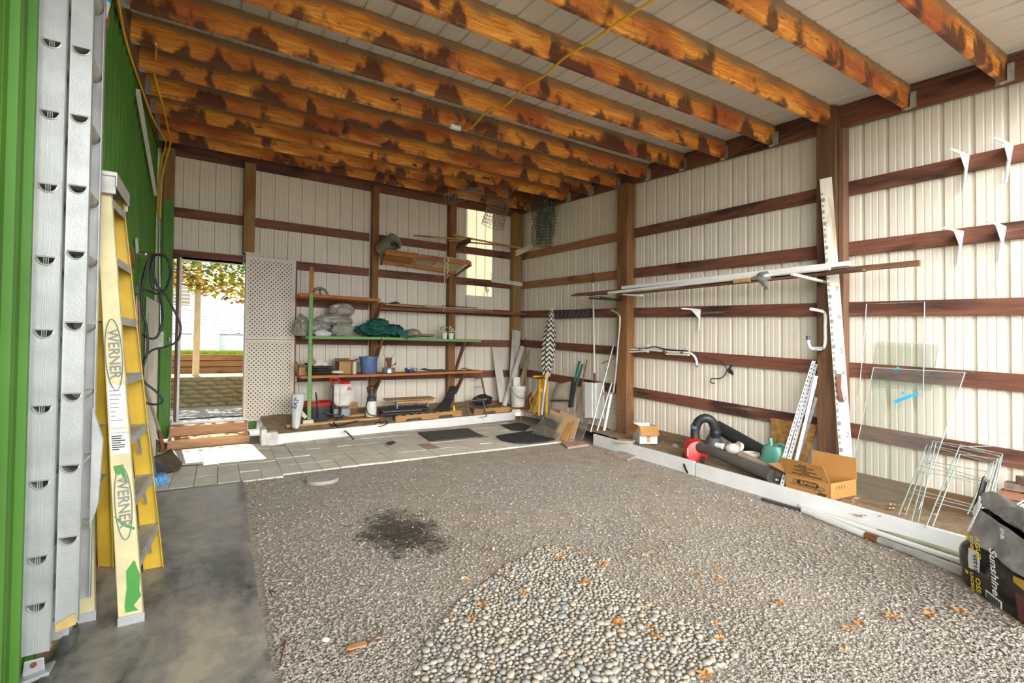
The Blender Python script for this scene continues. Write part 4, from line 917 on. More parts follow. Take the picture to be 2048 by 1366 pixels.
for r_ in range(nr_):
    for c_ in range(-9, 14):
        x0 = -0.75 + (c_ + 0.5*(r_ % 2) + 0.13*math.sin(r_*2.1))*0.285
        zz = bz0 + r_*rh
        n = 5
        vs = lambda u, v: V((x0 + 0.004 + 0.277*u, BY - (0.045*(1 - abs(2*u - 1)**3) + 0.018*(1 - abs(2*v - 1)**2)) - 0.012*mnoise.noise(V((x0*7 + u*3, r_*3.3 + v*2, 1))) + 0.03, zz + 0.003 + (rh - 0.006)*v))
        q.surf(vs, n, 4)
q.box((-4, BY + 0.012, bz0), (4, BY + 0.25, bz1 - 0.01))
struct(q, 'wall_garden', BKM, smooth=True)
q = MB(); q.box((-9, BY + 0.2, 0), (9, 12.3, bz1 - 0.02)); struct(q, 'ground', plain('pale_mulch', (0.55, 0.44, 0.28), 0.95, 0, 0.4, 25, 0.6, 40))
TY = 12.3
tz0, tz1 = bz1 - 0.02, yp(420, 708, TY).z
tm_ = [wood('landscape_timber', (0.22, 0.10, 0.05), (0.36, 0.18, 0.09), 'x', (0.14, 0.06, 0.03), 0.3)]
for i in range(3):
    za = tz0 + (tz1 - tz0)*i/3
    q = MB(); q.box((-5, TY + 0.03*(i % 2), za), (5, TY + 0.18, za + (tz1 - tz0)/3 - 0.012)); solo(q, 'landscape_timber', ['lowest', 'middle', 'topmost'][i] + ' of the brown garden timbers beyond the doorway', 'timber', tm_[0], 'garden timbers', bevel=0.01)
q = MB(); q.box((-9, TY + 0.1, 0), (9, 17.9, tz1 - 0.01)); struct(q, 'ground', plain('lawn_soil', (0.14, 0.22, 0.03), 0.9, 0, 0.3, 5))
q = MB(); 
for i in range(9000):
    x = rnd.uniform(-1.6, 1.0); y = TY + 0.12 + (rnd.random()**1.5)*5.2; h = rnd.uniform(0.04, 0.10); a = rnd.uniform(0, 6.28); z = tz1 - 0.012
    d = V((math.cos(a), math.sin(a), 0))*0.006; l = V((rnd.uniform(-.03, .03), rnd.uniform(-.03, .03), h))
    p = V((x, y, z)); q.add([p - d, p + d, p + l], [(0, 1, 2)])
o = q.build('grass', plain('sunny_grass', (0.34, 0.46, 0.03), 0.7, 0, 0.3, 8)); tag(o, 'bright yellow-green lawn seen through the doorway', 'grass', kind='stuff')
# house with lapped siding
HYs = 17.9
t = thing('house', 'white house with lapped siding and a window, seen through the doorway', 'house', (0, HYs, tz1 - 0.3))
zf, zs = yp(430, 692, HYs).z, yp(430, 668, HYs).z
q = MB(); q.box((-6, HYs + 0.03, tz1 - 0.3), (5, HYs + 0.4, zs)); q.build('foundation', plain('grey_foundation', (0.56, 0.58, 0.60), 0.8, 0, 0.05, 3), t)
q = MB(); prof = []; z = zs
while z < zs + 4.2: prof.append((z, HYs - 0.035)); prof.append((z + 0.112, HYs + 0.0)); z += 0.112
vs = []; fs = []
for z, y in prof: vs += [(-6, y, z), (5, y, z)]
for i in range(len(prof)-1): fs.append((2*i, 2*i+1, 2*i+3, 2*i+2))
q.add(vs, fs); q.box((-6, HYs + 0.01, zs), (5, HYs + 0.4, zs + 4.2)); q.build('siding', plain('white_siding', (0.66, 0.67, 0.69), 0.5, 0, 0.03, 2), t)
wz0, wz1, wx0, wx1 = yp(370, 618, HYs).z, yp(370, 560, HYs).z + 0.6, yp(330, 600, HYs).x, yp(388, 600, HYs).x
q = MB(); 
for a, b in (((wx0, wz0 - 0.02), (wx1, wz0 + 0.09)), ((wx1 - 0.10, wz0 + 0.09), (wx1, wz1)), ((wx0, wz1), (wx1, wz1 + 0.1)), ((wx0 - 0.05, wz0 + 0.09), (wx0 + 0.05, wz1))): q.box((a[0], HYs - 0.07, a[1]), (b[0], HYs - 0.0, b[1]))
o = q.build('window', M['white'], t, bevel=0.005)
q = MB(); q.box((wx0, HYs - 0.03, wz0 + 0.09), (wx1 - 0.1, HYs - 0.025, wz1)); q.build('pane', plain('dark_screen', (0.16, 0.13, 0.08), 0.4, 0, 0.1), o)
q = MB(); a_ = yp(470, 661, HYs); q.box((a_.x - 0.02, HYs - 0.10, a_.z - 0.08), (a_.x + 0.17, HYs - 0.01, a_.z + 0.10)); q.build('outlet_cover', M['wplas'], t, bevel=0.01)
a_, b_ = yp(383, 691, HYs - 0.35), yp(439, 652, HYs - 0.2)
q = MB(); th = V((0, 0.010, 0)); lattice(q, (a_.x, HYs - 0.42, tz1 - 0.012), (1,0,0), V((0, 0.25, 0.97)), b_.x - a_.x, (b_.z - tz1)*1.05, th, 0.07, 0.05)
solo(q, 'lattice_sheet', 'white lattice sheet leaning on the house foundation', 'lattice', M['white'], solid=0.0)
# the little tree trained along a post
PYt = 11.3
t = thing('tree', 'small leafy tree with a pale straight trunk on the garden terrace', 'tree', (yp(391, 752, PYt).x, PYt, tz0))
bp0, bp1 = yp(391, 752, PYt), yp(397, 560, PYt)
q = MB(); q.tube([bp0, bp0.lerp(bp1, 0.5), bp1, bp1 + V((0.02, 0, 0.6))], [0.06, 0.055, 0.05, 0.03], 10); q.build('trunk', plain('pale_bark', (0.60, 0.46, 0.32), 0.8, 0, 0.12, 8), t, smooth=True)
q = MB()
for i in range(16):
    a = rnd.uniform(0, 6.28); p = bp1 + V((0, 0, rnd.uniform(-0.1, 0.6))); e_ = p + V((math.cos(a)*rnd.uniform(.3, 1.2), math.sin(a)*.5, rnd.uniform(-.5, .4)))
    q.tube([p, p.lerp(e_, .5) + V((0, 0, .08)), e_], [0.012, 0.008, 0.003], 5)
q.build('branches', plain('twig_bark', (0.22, 0.13, 0.07), 0.8, 0, 0.2), t, smooth=True)
def leafmat(name, c, tr=0.5):
    m = bpy.data.materials.new(name); m.use_nodes = True; nt = m.node_tree; nt.nodes.clear(); out = nt.nodes.new('ShaderNodeOutputMaterial')
    vec = coords(nt, rnd_off=False); col = ramp(nt, noise(nt, vec, 6, 3), [(0.35, tuple(x*.55 for x in c)), (0.65, c)])
    d = nt.nodes.new('ShaderNodeBsdfDiffuse'); l = nt.nodes.new('ShaderNodeBsdfTranslucent'); mx = nt.nodes.new('ShaderNodeMixShader'); mx.inputs[0].default_value = tr
    nt.links.new(col, d.inputs[0]); nt.links.new(col, l.inputs[0]); nt.links.new(d.outputs[0], mx.inputs[1]); nt.links.new(l.outputs[0], mx.inputs[2]); nt.links.new(mx.outputs[0], out.inputs[0]); return m
LM = [leafmat('green_leaves', (0.20, 0.30, 0.07)), leafmat('yellow_leaves', (0.60, 0.48, 0.06)), leafmat('brown_leaves', (0.32, 0.16, 0.04))]
q = MB(); cz = bp1.z
for i in range(3600):
    x = rnd.uniform(-2.3, 1.5); y = PYt + rnd.uniform(-0.8, 0.8)
    low = cz - 0.25 + 0.25*mnoise.noise(V((x*2.2, 3, 0))) - (0.25 if x > 0.0 else 0)*rnd.random()
    z = low + abs(rnd.gauss(0, 0.75)); 
    if z > cz + 1.9: continue
    q.mi = 0 if z > low + 0.45 + rnd.gauss(0, 0.15) else (1 if rnd.random() < 0.72 else 2)
    s = rnd.uniform(0.035, 0.065); a = rnd.uniform(0, 6.28); tl = rnd.uniform(-0.9, 0.9)
    u_ = V((math.cos(a), math.sin(a), -0.4 + tl*0.5)).normalized(); v_ = u_.cross(V((rnd.uniform(-1,1), rnd.uniform(-1,1), 1))).normalized()
    c = V((x, y, z)); q.add([c - u_*s, c - u_*s*.3 + v_*s*.7, c + u_*s*.5 + v_*s*.5, c + u_*s*1.1, c + u_*s*.5 - v_*s*.5, c - u_*s*.3 - v_*s*.7], [(0,1,2,3,4,5)])
q.mi = 0
q.build('foliage', LM, t)
# climbing branch behind the translucent panel: only its shadow reads inside
t = thing('shrub', 'leafy shrub outside, its shadow showing on the glowing wall panel', 'shrub', (4.7, 9.1, 0.28))
q = MB(); q.tube([(4.7, 9.1, 0.28), (4.66, 9.05, 1.6), (4.6, 9.0, 3.3)], [0.02, 0.015, 0.006], 6); q.build('stem', M['lumz'], t, smooth=True)
q = MB()
for i in range(70):
    z = rnd.uniform(1.75, 3.35); c = V((4.62 + rnd.gauss(0, 0.06), 8.95 + rnd.gauss(0, .05), z)); s = rnd.uniform(.03, .06)
    u_ = V((rnd.uniform(-1,1), rnd.uniform(-1,1), rnd.uniform(.3, 1))).normalized(); v_ = u_.orthogonal().normalized()
    q.add([c - u_*s*1.4, c + v_*s*.5, c + u_*s*1.4, c - v_*s*.5], [(0,1,2,3)])
q.build('foliage', LM[0], t)

# ------------------------------------------------------------------ shelves on the back wall
FY = 7.95                                   # front edge of the shelves
def fy(px, py, d=0.0): return yp(px, py, FY + d)
a_, b_ = fy(617, 856), fy(621, 534); zs_ = fy(621, 587).z
t = thing('shelf_upright', 'slim green shelf upright with a bare orange-brown top', 'post', (a_.x, FY, a_.z))
q = MB(); q.box((a_.x - 0.027, FY - 0.045, a_.z), (a_.x + 0.027, FY - 0.005, zs_)); q.build('painted_length', M['shelfg'], t, bevel=0.003)
q = MB(); q.box((a_.x - 0.025, FY - 0.045, zs_ + 0.001), (a_.x + 0.025, FY - 0.005, b_.z)); q.build('bare_length', M['shelfo'], t, bevel=0.003)
def board(name, label, cat, pl, pr, ybk, th, m, group=None, bv=0.003):
    q = MB(); q.quadp([(pl.x, FY, pl.z), (pr.x, FY, pr.z), (pr.x, ybk, pr.z), (pl.x, ybk, pl.z)], (0, 0, -th)); return solo(q, name, label, cat, m, group, bevel=bv)
S1l, S1r = fy(599, 586), fy(761, 597)
q = MB(); q.quadp([(S1l.x, FY, S1l.z), (S1r.x, FY, S1r.z), (S1r.x, YB - 0.102, S1r.z), (S1l.x - 0.0, YB - 0.102, S1l.z)], (0, 0, -0.05)); solo(q, 'shelf_board', 'short orange-brown shelf board, topmost of the shelves', 'shelf', M['shelfo'], 'shelf boards', bevel=0.003)
S2l, S2m, S2r = fy(612, 672), fy(763, 674), fy(963, 680)
board('shelf_board', 'green shelf board with the grey plastic bundle on it', 'shelf', S2l, S2m - V((0.004, 0, 0)), YB - 0.102, 0.042, M['shelfg'], 'shelf boards')
board('shelf_board', 'green shelf board under the flower pots', 'shelf', S2m + V((0.004, 0, 0)), S2r, YB - 0.102, 0.042, M['shelfg'], 'shelf boards')
S3l, S3m, S3r = fy(601, 752), fy(763, 748), fy(966, 741)
board('shelf_board', 'orange-brown lower shelf board with boxes and the blue bucket', 'shelf', S3l, S3m - V((0.004, 0, 0)), YB - 0.102, 0.042, M['shelfo'], 'shelf boards')
board('shelf_board', 'orange-brown lower shelf board under the old stove', 'shelf', S3m + V((0.004, 0, 0)), S3r, YB - 0.102, 0.042, M['shelfo'], 'shelf boards')
for px_, zt, dz, lab in ((754, S2m.z - 0.056, 0.42, 'upper shelf brace on the post behind the blue bucket'), (754, S3m.z - 0.056, 0.30, 'lower shelf brace on the post behind the blue bucket'), (915, S2r.z - 0.052, 0.55, 'upper shelf brace on the post beside the flower pots'), (915, S3r.z - 0.05, 0.42, 'lower shelf brace on the post beside the flower pots'), (753, S1r.z - 0.052, 0.34, 'brace under the topmost orange shelf')):
    x = yp(px_, 500, yf).x
    q = MB(); q.quadp([(x - 0.02, FY + 0.06, zt), (x - 0.02, FY + 0.16, zt), (x - 0.02, yf - 0.002, zt - dz + 0.1), (x - 0.02, yf - 0.002, zt - dz)], (0.038, 0, 0)); solo(q, 'shelf_brace', 'slanted brown ' + lab, 'brace', M['post'], 'shelf braces', bevel=0.003)
# ------------------------------------------------------------------ things on and under the shelves
def kpx(p): return (V(p) - P0).dot(_fwd)/FPX          # metres per pixel at a point
def on(px, py, y): return yp(px, py, y)
def pxblob(mb, px, py, y, wpx, hpx, dep, seed, amp=0.2, fr=2.2, fold=0.25, flat=None, nu=26, nv=16, rot=0.0, zmin=None):
    c = yp(px, py, y); k = kpx(c); n0 = len(mb.v)
    mb.blob(c, wpx*k/2, dep/2, hpx*k/2, amp, fr, seed, nu, nv, rot, flat, fold)
    if zmin is None and FY - 0.1 < y < YB:      # rests on whichever shelf is under it
        zmin = next((z for z in (S1l.z, g2(c.x), g3(c.x)) if z < c.z + 0.03), None)
    if zmin is not None:
        for v in mb.v[n0:]:
            if v.z < zmin + 0.004: v.z = zmin + 0.004 + 0.002*mnoise.noise(v*20)
    return c
g2 = lambda x: S2l.z + (S2r.z - S2l.z)*(x - S2l.x)/(S2r.x - S2l.x)
g3 = lambda x: S3l.z + (S3r.z - S3l.z)*(x - S3l.x)/(S3r.x - S3l.x)
SY = 8.20
t = thing('plastic_bundle', 'crumpled grey plastic sheet bundle at the left end of the green shelf', 'sheeting', (on(650, 672, SY).x, SY, g2(on(650, 672, SY).x)))
q = MB(); pxblob(q, 684, 620, SY + 0.06, 52, 28, 0.26, 1, fold=0.35, fr=2.6, nu=40, nv=24); pxblob(q, 668, 641, SY + 0.06, 76, 24, 0.26, 2, fold=0.35, fr=2.8, amp=0.15, nu=40, nv=24); q.build('roll', M['ptarp'], t, smooth=True, sub=1)
q = MB(); pxblob(q, 632, 656, SY, 62, 32, 0.38, 3, fold=0.7, fr=3.2, nu=40, nv=24); q.build('folds', M['ptarp'], t, smooth=True, sub=1)
q = MB(); pxblob(q, 603, 655, SY - 0.02, 32, 48, 0.36, 4, fold=0.6, fr=3.4, nu=36, nv=24); q.build('overhang', M['ptarp'], t, smooth=True, sub=1)
q = MB(); pxblob(q, 686, 659, SY - 0.20, 44, 27, 0.13, 5, fold=0.65, fr=3.2, nu=36, nv=24); solo(q, 'canvas_bundle', 'grey-green canvas bundle in front of the grey plastic on the green shelf', 'cloth', M['canvas'], smooth=True, sub=1)
q = MB(); pxblob(q, 646, 667, SY - 0.18, 34, 12, 0.10, 6, fold=0.6, fr=3.5); solo(q, 'crumpled_paper', 'crumpled white paper on the front edge of the green shelf', 'paper', M['paper'], smooth=True)
q = MB()
pxblob(q, 752, 660, SY, 88, 24, 0.36, 7, fold=0.7, fr=3.0, amp=0.25, nu=44, nv=26); pxblob(q, 757, 650, SY, 50, 26, 0.3, 8, fold=0.7, fr=3.0, nu=40, nv=24); pxblob(q, 790, 662, SY - 0.02, 34, 28, 0.3, 9, fold=0.5, fr=2.6)
c = yp(808, 670, FY - 0.01); q.surf(lambda u, v: yp(796 + 20*u, 660 + 20*v*(0.4 + 0.6*u), FY - 0.02 - 0.01*math.sin(u*9)) , 8, 6)
solo(q, 'green_tarp', 'dark green cloth tarp heaped on the green shelf', 'tarp', M['gtarp'], smooth=True, sub=1)
q = MB(); pxblob(q, 826, 666, SY, 32, 16, 0.3, 10, fold=0.3); pxblob(q, 850, 671, SY - 0.05, 44, 6, 0.25, 11, fold=0.3); solo(q, 'burlap_sack', 'flat tan burlap sack between the green tarp and the flower pots', 'sack', M['burlap'], smooth=True, sub=1)
for i, px in enumerate((889, 902)):
    c = yp(px, 675, SY - 0.1); zb_ = g2(c.x); k = kpx(c)
    t = thing('flower_pot', ['left', 'right'][i] + ' one of the two small white pots with cream flowers on the green shelf', 'pot', (c.x, c.y, zb_), 'small white flower pots')
    q = MB(); q.lathe([(0.040, 0), (0.052, 0.105), (0.056, 0.108), (0.056, 0.118), (0.050, 0.118), (0.047, 0.10), (0, 0.10)], (c.x, c.y, zb_), n=16); q.build('pot', M['white'], t, smooth=True)
    l = MB(); f_ = MB(); st = MB()
    for j in range(26):
        a = rnd.uniform(0, 6.28); r_ = rnd.uniform(0.01, 0.09); h = rnd.uniform(0.13, 0.24); p = V((c.x + r_*math.cos(a) - 0.03*(1 - i), c.y + r_*math.sin(a), zb_ + h))
        st.tube([(c.x + 0.02*math.cos(a), c.y + 0.02*math.sin(a), zb_ + 0.10), p], 0.0018, 4, caps=False)
        if j % 2: f_.lathe([(0.0, 0.0), (0.022, 0.010), (0.012, 0.004), (0.010, 0.014), (0, 0.016)], p, (math.cos(a)*.5, math.sin(a)*.5 - 0.6, 0.6), 8)
        else:
            d = V((math.cos(a), math.sin(a), rnd.uniform(-.3, .6)))*0.04; s = V((-math.sin(a), math.cos(a), 0))*0.014; l.add([p, p + d*.5 + s, p + d, p + d*.5 - s], [(0,1,2,3)])
    st.build('stems', M['leafg'], t); l.build('leaves', M['leafg'], t); f_.build('flowers', M['petal'], t, smooth=True)
# small metal figure on the top shelf
c = yp(640, 584, FY + 0.12); c.z = S1l.z + 0.0
t = thing('metal_ornament', 'small rusty metal ornament on the short topmost shelf', 'ornament', c)
q = MB(); q.tube([c + V((-0.10, 0, 0.02)), c + V((-0.07, 0, 0.09)), c + V((0.0, 0, 0.115)), c + V((0.07, 0, 0.09)), c + V((0.13, 0, 0.012))], [0.014, 0.026, 0.024, 0.022, 0.012], 9); q.build('arch', M['wire'], t, smooth=True)
q = MB(); q.tube([c + V((0, 0.0, 0.10)), c + V((0.0, 0, 0.03)), c + V((0.03, -0.02, 0.008))], [0.016, 0.012, 0.010], 8); q.tube([c + V((-0.11, 0.02, 0.008)), c + V((0.05, 0.03, 0.008))], 0.008, 6); q.build('legs', M['rust'], t, smooth=True)

def carton(name, label, o, u, v, h, m, flaps, group=None, thick=0.005, inner=None, cat='box'):
    """open cardboard box: o base corner, u and v base edges, flaps = angle of each of the four flaps (deg from vertical, outwards) or None"""
    o, u, v = V(o), V(u), V(v); t = thing(name, label, cat, o + (u + v)/2, group)
    up = V((0, 0, h)); n_u = V((u.y, -u.x, 0)).normalized(); 
    if n_u.dot(v) > 0: n_u = -n_u
    n_v = V((v.y, -v.x, 0)).normalized()
    if n_v.dot(u) > 0: n_v = -n_v
    q = MB()
    q.quadp([o, o + u, o + u + v, o + v], (0, 0, thick))
    for a, b, n in ((o, o + u, n_u), (o + v, o + u + v, -n_u), (o, o + v, n_v), (o + u, o + u + v, -n_v)): q.quadp([a, b, b + up, a + up], -n*thick)
    body = q.build('carton', m, t)
    fl = []
    for (a, b, n, L), ang in zip(((o, o + u, n_u, v.length*0.48), (o + u, o + u + v, -n_v, u.length*0.45), (o + v, o + u + v, -n_u, v.length*0.48), (o, o + v, n_v, u.length*0.45)), flaps):
        if ang is None: fl.append(None); continue
        d = (n*math.sin(R(ang)) + V((0, 0, 1))*math.cos(R(ang)))*L
        e_ = (b - a)*0.02
        q = MB(); q.quadp([a + up, b + up, b + up + d - e_, a + up + d + e_], (n*math.cos(R(ang)) - V((0,0,1))*math.sin(R(ang)))*0.004); fl.append(q.build('flap', inner or m, t))
    return t, body, fl
c = yp(590, 751, 8.15); zz = g3(c.x)
carton('cardboard_box', 'small brown cardboard box half hidden by the lattice door on the lower shelf', (1.05, 8.05, zz), (0.13, 0, 0), (0, 0.22, 0), 0.17, M['card'], (100, 60, None, 30))
a_, b_ = yp(676, 748, 8.1), yp(706, 748, 8.1); zz = g3(a_.x)
carton('cardboard_box', 'open brown cardboard box on the lower shelf beside the blue bucket', (a_.x, 8.05, zz), (b_.x - a_.x, 0.0, 0), (0, 0.26, 0), 0.215, M['card'], (78, 70, 70, 82))
q = MB(); pxblob(q, 613, 738, 8.12, 18, 24, 0.16, 12, fold=0.6, fr=3.5); solo(q, 'plastic_bag', 'dark shiny plastic bag behind the green upright on the lower shelf', 'bag', M['black'], smooth=True, sub=1)
q = MB(); 
for i, (hh, w_) in enumerate(((4, 60), (9, 56), (14, 50))): pxblob(q, 646 - i*2, 748 - hh, 8.1, w_, 6, 0.26, 13 + i, fold=0.35, fr=2.2, amp=0.1)
solo(q, 'folded_cloth', 'flat pile of dark brown cloth on the lower shelf', 'cloth', M['dcloth'], smooth=True, sub=1)
q = MB(); p = yp(643, 729, 8.12); k = kpx(p)
q.quadp([p + V((-0.13, 0.02, -0.05)), p + V((0.10, -0.02, -0.05)), p + V((0.02, 0, 0.085)), p + V((-0.05, 0.03, 0.07))], (0, 0.012, 0)); q.quadp([p + V((-0.02, -0.03, -0.05)), p + V((0.14, -0.03, -0.05)), p + V((0.04, -0.02, 0.05))], (0, 0.01, 0))
solo(q, 'white_card', 'white folded card propped on the dark cloth on the lower shelf', 'card', M['paper'])
q = MB(); q.quadp([p + V((-0.16, 0.06, -0.02)), p + V((-0.05, 0.06, 0.02)), p + V((-0.13, 0.08, 0.13)), p + V((-0.20, 0.08, 0.06))], (0, 0.012, 0)); solo(q, 'cardboard_piece', 'tan piece of cardboard behind the white card on the lower shelf', 'cardboard', M['card'])
q = MB(); pxblob(q, 674, 744, 8.02, 26, 6, 0.10, 17, fold=0.5, fr=3); solo(q, 'white_rag', 'crumpled white rag at the front of the lower shelf', 'rag', M['paper'], smooth=True, sub=1)
c = yp(708.5, 749, 8.0); c.z = g3(c.x); k = kpx(c)
t = thing('bottle', 'cream plastic bottle with a cap in front of the open cardboard box', 'bottle', c)
q = MB(); q.lathe([(0.030, 0), (0.033, 0.004), (0.033, 0.155), (0.030, 0.165)], c, n=18, capt=True); q.build('body', plain('cream_bottle', (0.68, 0.58, 0.42), 0.4), t, smooth=True)
q = MB(); q.lathe([(0.034, 0.166), (0.034, 0.20), (0.031, 0.204)], c, n=18, capt=True); q.build('cap', M['cream'], t, smooth=True)
c = yp(737, 748, 8.05); c.z = g3(c.x)
t = thing('bucket', 'blue plastic bucket on the lower shelf', 'bucket', c)
q = MB(); q.lathe([(0.118, 0), (0.122, 0.006), (0.146, 0.25), (0.158, 0.252), (0.160, 0.285), (0.154, 0.287), (0.150, 0.262), (0.139, 0.24), (0.115, 0.02), (0, 0.02)], c, n=32); q.build('pail', M['blue'], t, smooth=True)
q = MB(); q.lathe([(0.0, 0.225), (0.135, 0.225), (0.135, 0.232), (0, 0.232)], c, n=24, capb=False); q.build('contents', M['charcoal'], t)
q = MB(); q.lathe([(0.0, 0.30), (0.05, 0.296), (0.052, 0.285), (0, 0.285)], c + V((-0.01, -0.03, 0)), n=16, capb=False); q.build('red_lid', M['red'], t, smooth=True)
# old petrol stove with a wire bail
c = yp(777, 746, 8.08); c.z = g3(c.x)
t = thing('camp_stove', 'old metal camp stove with a round tank and wire bail on the lower shelf', 'stove', c)
q = MB(); q.lathe([(0.105, 0), (0.112, 0.006), (0.112, 0.085), (0.104, 0.095), (0.03, 0.10)], c, n=28, capt=True); q.build('tank', M['silver'], t, smooth=True)
q = MB(); q.lathe([(0.035, 0.098), (0.03, 0.14), (0.022, 0.15), (0.03, 0.17), (0.045, 0.20), (0.050, 0.24), (0.047, 0.26), (0.03, 0.262)], c, n=16, capt=True)
for a in (0.3, 1.5, 2.6, 3.9, 5.1): q.tube([c + V((0.05*math.cos(a), 0.05*math.sin(a), 0.10)), c + V((0.055*math.cos(a), 0.055*math.sin(a), 0.20)), c + V((0.066*math.cos(a), 0.066*math.sin(a), 0.265))], 0.006, 6)
q.tube([c + V((0.03, -0.02, 0.13)), c + V((0.10, -0.03, 0.14)), c + V((0.105, -0.03, 0.17))], 0.008, 6); q.lathe([(0.018, 0), (0.018, 0.012), (0, 0.012)], c + V((0.105, -0.035, 0.16)), (0, -1, 0), 8)
q.build('burner', M['rust'], t, smooth=True)
q = MB(); q.tube(smooth_path([c + V((-0.065, 0, 0.26)), c + V((-0.09, 0, 0.31)), c + V((-0.095, 0, 0.38)), c + V((-0.06, 0, 0.45)), c + V((-0.03, 0, 0.475)), c + V((0.03, 0, 0.475)), c + V((0.06, 0, 0.45)), c + V((0.095, 0, 0.38)), c + V((0.09, 0, 0.31)), c + V((0.065, 0, 0.26))], 5), 0.0045, 6); q.tube([c + V((-0.032, 0, 0.478)), c + V((0.032, 0, 0.478))], 0.009, 8); q.build('bail', M['wire'], t, smooth=True)
c = yp(822, 745, 8.05); c.z = g3(c.x)
t = thing('battery_pump', 'small navy gadget with a coiled lead and glass bulb on the lower shelf', 'gadget', c)
q = MB(); q.box(c + V((-0.06, -0.05, 0)), c + V((0.05, 0.05, 0.055))); q.box(c + V((-0.10, 0.0, 0.0)), c + V((-0.06, 0.05, 0.08))); q.build('case', M['inkb'], t, bevel=0.008)
q = MB(); q.tube(smooth_path([c + V((0.05, 0, 0.02)), c + V((0.10, -0.03, 0.03)), c + V((0.12, 0.02, 0.06)), c + V((0.07, 0.05, 0.07)), c + V((0.0, 0.04, 0.07))], 5), 0.006, 6); q.build('lead', M['black'], t, smooth=True)
q = MB(); q.lathe([(0.0, 0.06), (0.02, 0.065), (0.022, 0.085), (0.008, 0.115), (0.005, 0.15), (0, 0.152)], c + V((0.03, 0.03, 0)), n=12, capb=False); q.build('bulb', glassy('clear_glass', (0.95, 0.95, 0.93), 0.05, 0.1), t, smooth=True)
c = yp(868, 745, 8.08); c.z = g3(c.x)
q = MB(); q.tube(smooth_path([c + V((-0.22, 0, 0.045)), c + V((-0.12, -0.02, 0.03)), c + V((0.0, 0.02, 0.018)), c + V((0.12, -0.01, 0.02)), c + V((0.24, 0.02, 0.02))], 6), 0.016, 8); q.tube(smooth_path([c + V((-0.25, 0.05, 0.03)), c + V((-0.18, 0.02, 0.055)), c + V((-0.05, 0.06, 0.03)), c + V((0.2, 0.08, 0.03))], 5), 0.010, 7); solo(q, 'rubber_tube', 'grey and black tubing lying along the lower shelf', 'tubing', M['charcoal'], smooth=True)
c = yp(930, 742, 8.1); c.z = g3(c.x)
q = MB(); q.tube(smooth_path([c + V((-0.12, 0, 0.008)), c + V((-0.04, 0.02, 0.04)), c + V((0.0, 0, 0.052)), c + V((0.05, 0.01, 0.03)), c + V((0.16, 0, 0.01))], 6), 0.006, 6); q.tube(smooth_path([c + V((-0.10, 0.04, 0.01)), c + V((0.0, 0.05, 0.035)), c + V((0.12, 0.03, 0.008))], 5), 0.004, 6); solo(q, 'bent_wire', 'loose bent wire at the right end of the lower shelf', 'wire', M['iron'], smooth=True)

# under the shelves
def ground_at(px, py): return sp(px, py)
p = yp(598, 850, 7.75); 
t = thing('white_sack', 'white sack with blue printing leaning under the shelves beside the lattice door', 'sack', (p.x, 7.8, soil(p.x, 7.8)))
q = MB(); z0_ = soil(p.x, 7.8)
a0, a1 = yp(592, 788, 7.95), yp(594, 856, 7.62)
q.surf(lambda u, v: a1.lerp(a0, u) + V((-0.05 + 0.17*v*(0.35 + 0.65*u) , -0.05*math.sin(math.pi*v) + 0.02*mnoise.noise(V((u*4, v*4, 3))), 0.015*mnoise.noise(V((u*5, v*5, 9))))), 14, 8)
q.build('sack', M['paper'], t, smooth=True, solid=0.05)
lettering('EAT', yp(591, 818, 7.60), (0.35, 0, 1), (-1, 0, 0.35), 0.085, M['inkb'], t, bold=0.002)
c = sp(636, 843); c = c + V((0, 0.12, 0)); c.z = soil(c.x, c.y)
t = thing('bucket', 'black bucket with a red rim on the soil under the shelves', 'bucket', c)
BR = 29*kpx(c)
q = MB(); q.lathe([(BR*0.86, 0), (BR*0.9, 0.01), (BR*0.97, 0.25), (BR*0.93, 0.25), (BR*0.84, 0.02), (0, 0.02)], c, n=28); q.build('pail', M['charcoal'], t, smooth=True)
q = MB(); q.lathe([(BR*0.975, 0.215), (BR*1.0, 0.22), (BR*1.02, 0.275), (BR*0.97, 0.278), (BR*0.935, 0.24)], c, n=28, capb=False); q.build('rim', M['red'], t, smooth=True)
q = MB(); q.tube([c + V((-0.02, -BR*1.0, 0.02)), c + V((-0.045, -BR*0.95, 0.36)), c + V((-0.055, -BR*0.9, 0.44))], [0.014, 0.012, 0.011], 8); solo(q, 'black_wand', 'black spray wand standing against the black bucket', 'wand', M['black'], smooth=True)
for pxs, lab, w_, m in (((572, 858, 762, 840), 'long orange-brown board lying on the soil under the shelves', 0.14, 'lumx'), ((684, 838, 742, 832), 'short brown board lying behind the backpack sprayer', 0.16, 'lumx')):
    a_, b_ = sp(pxs[0], pxs[1]), sp(pxs[2], pxs[3]); q = MB(); d_ = V((0, w_/2, 0)); q.beam(a_ + d_ + V((0,0,0.035)), b_ + d_ + V((0,0,0.03)), w_, 0.036); solo(q, 'loose_board', lab, 'board', M[m], 'loose boards', bevel=0.003)
q = MB(); a_ = sp(700, 830); q.quadp([a_ + V((-0.18, 0.25, 0.0)), a_ + V((0.20, 0.25, 0.02)), a_ + V((0.20, 0.33, 0.18)), a_ + V((-0.18, 0.33, 0.14))], (0, 0.03, 0)); solo(q, 'loose_board', 'brown board tilted up against the wall behind the sprayers', 'board', M['lumx'], 'loose boards', bevel=0.003)
c = sp(616, 847, 0.04) ; q = MB(); q.box(c + V((-0.075, -0.03, -0.0)), c + V((0.075, 0.03, 0.055))); solo(q, 'wood_block', 'small pale wooden block at the foot of the green upright', 'block', M['cream'], bevel=0.004)
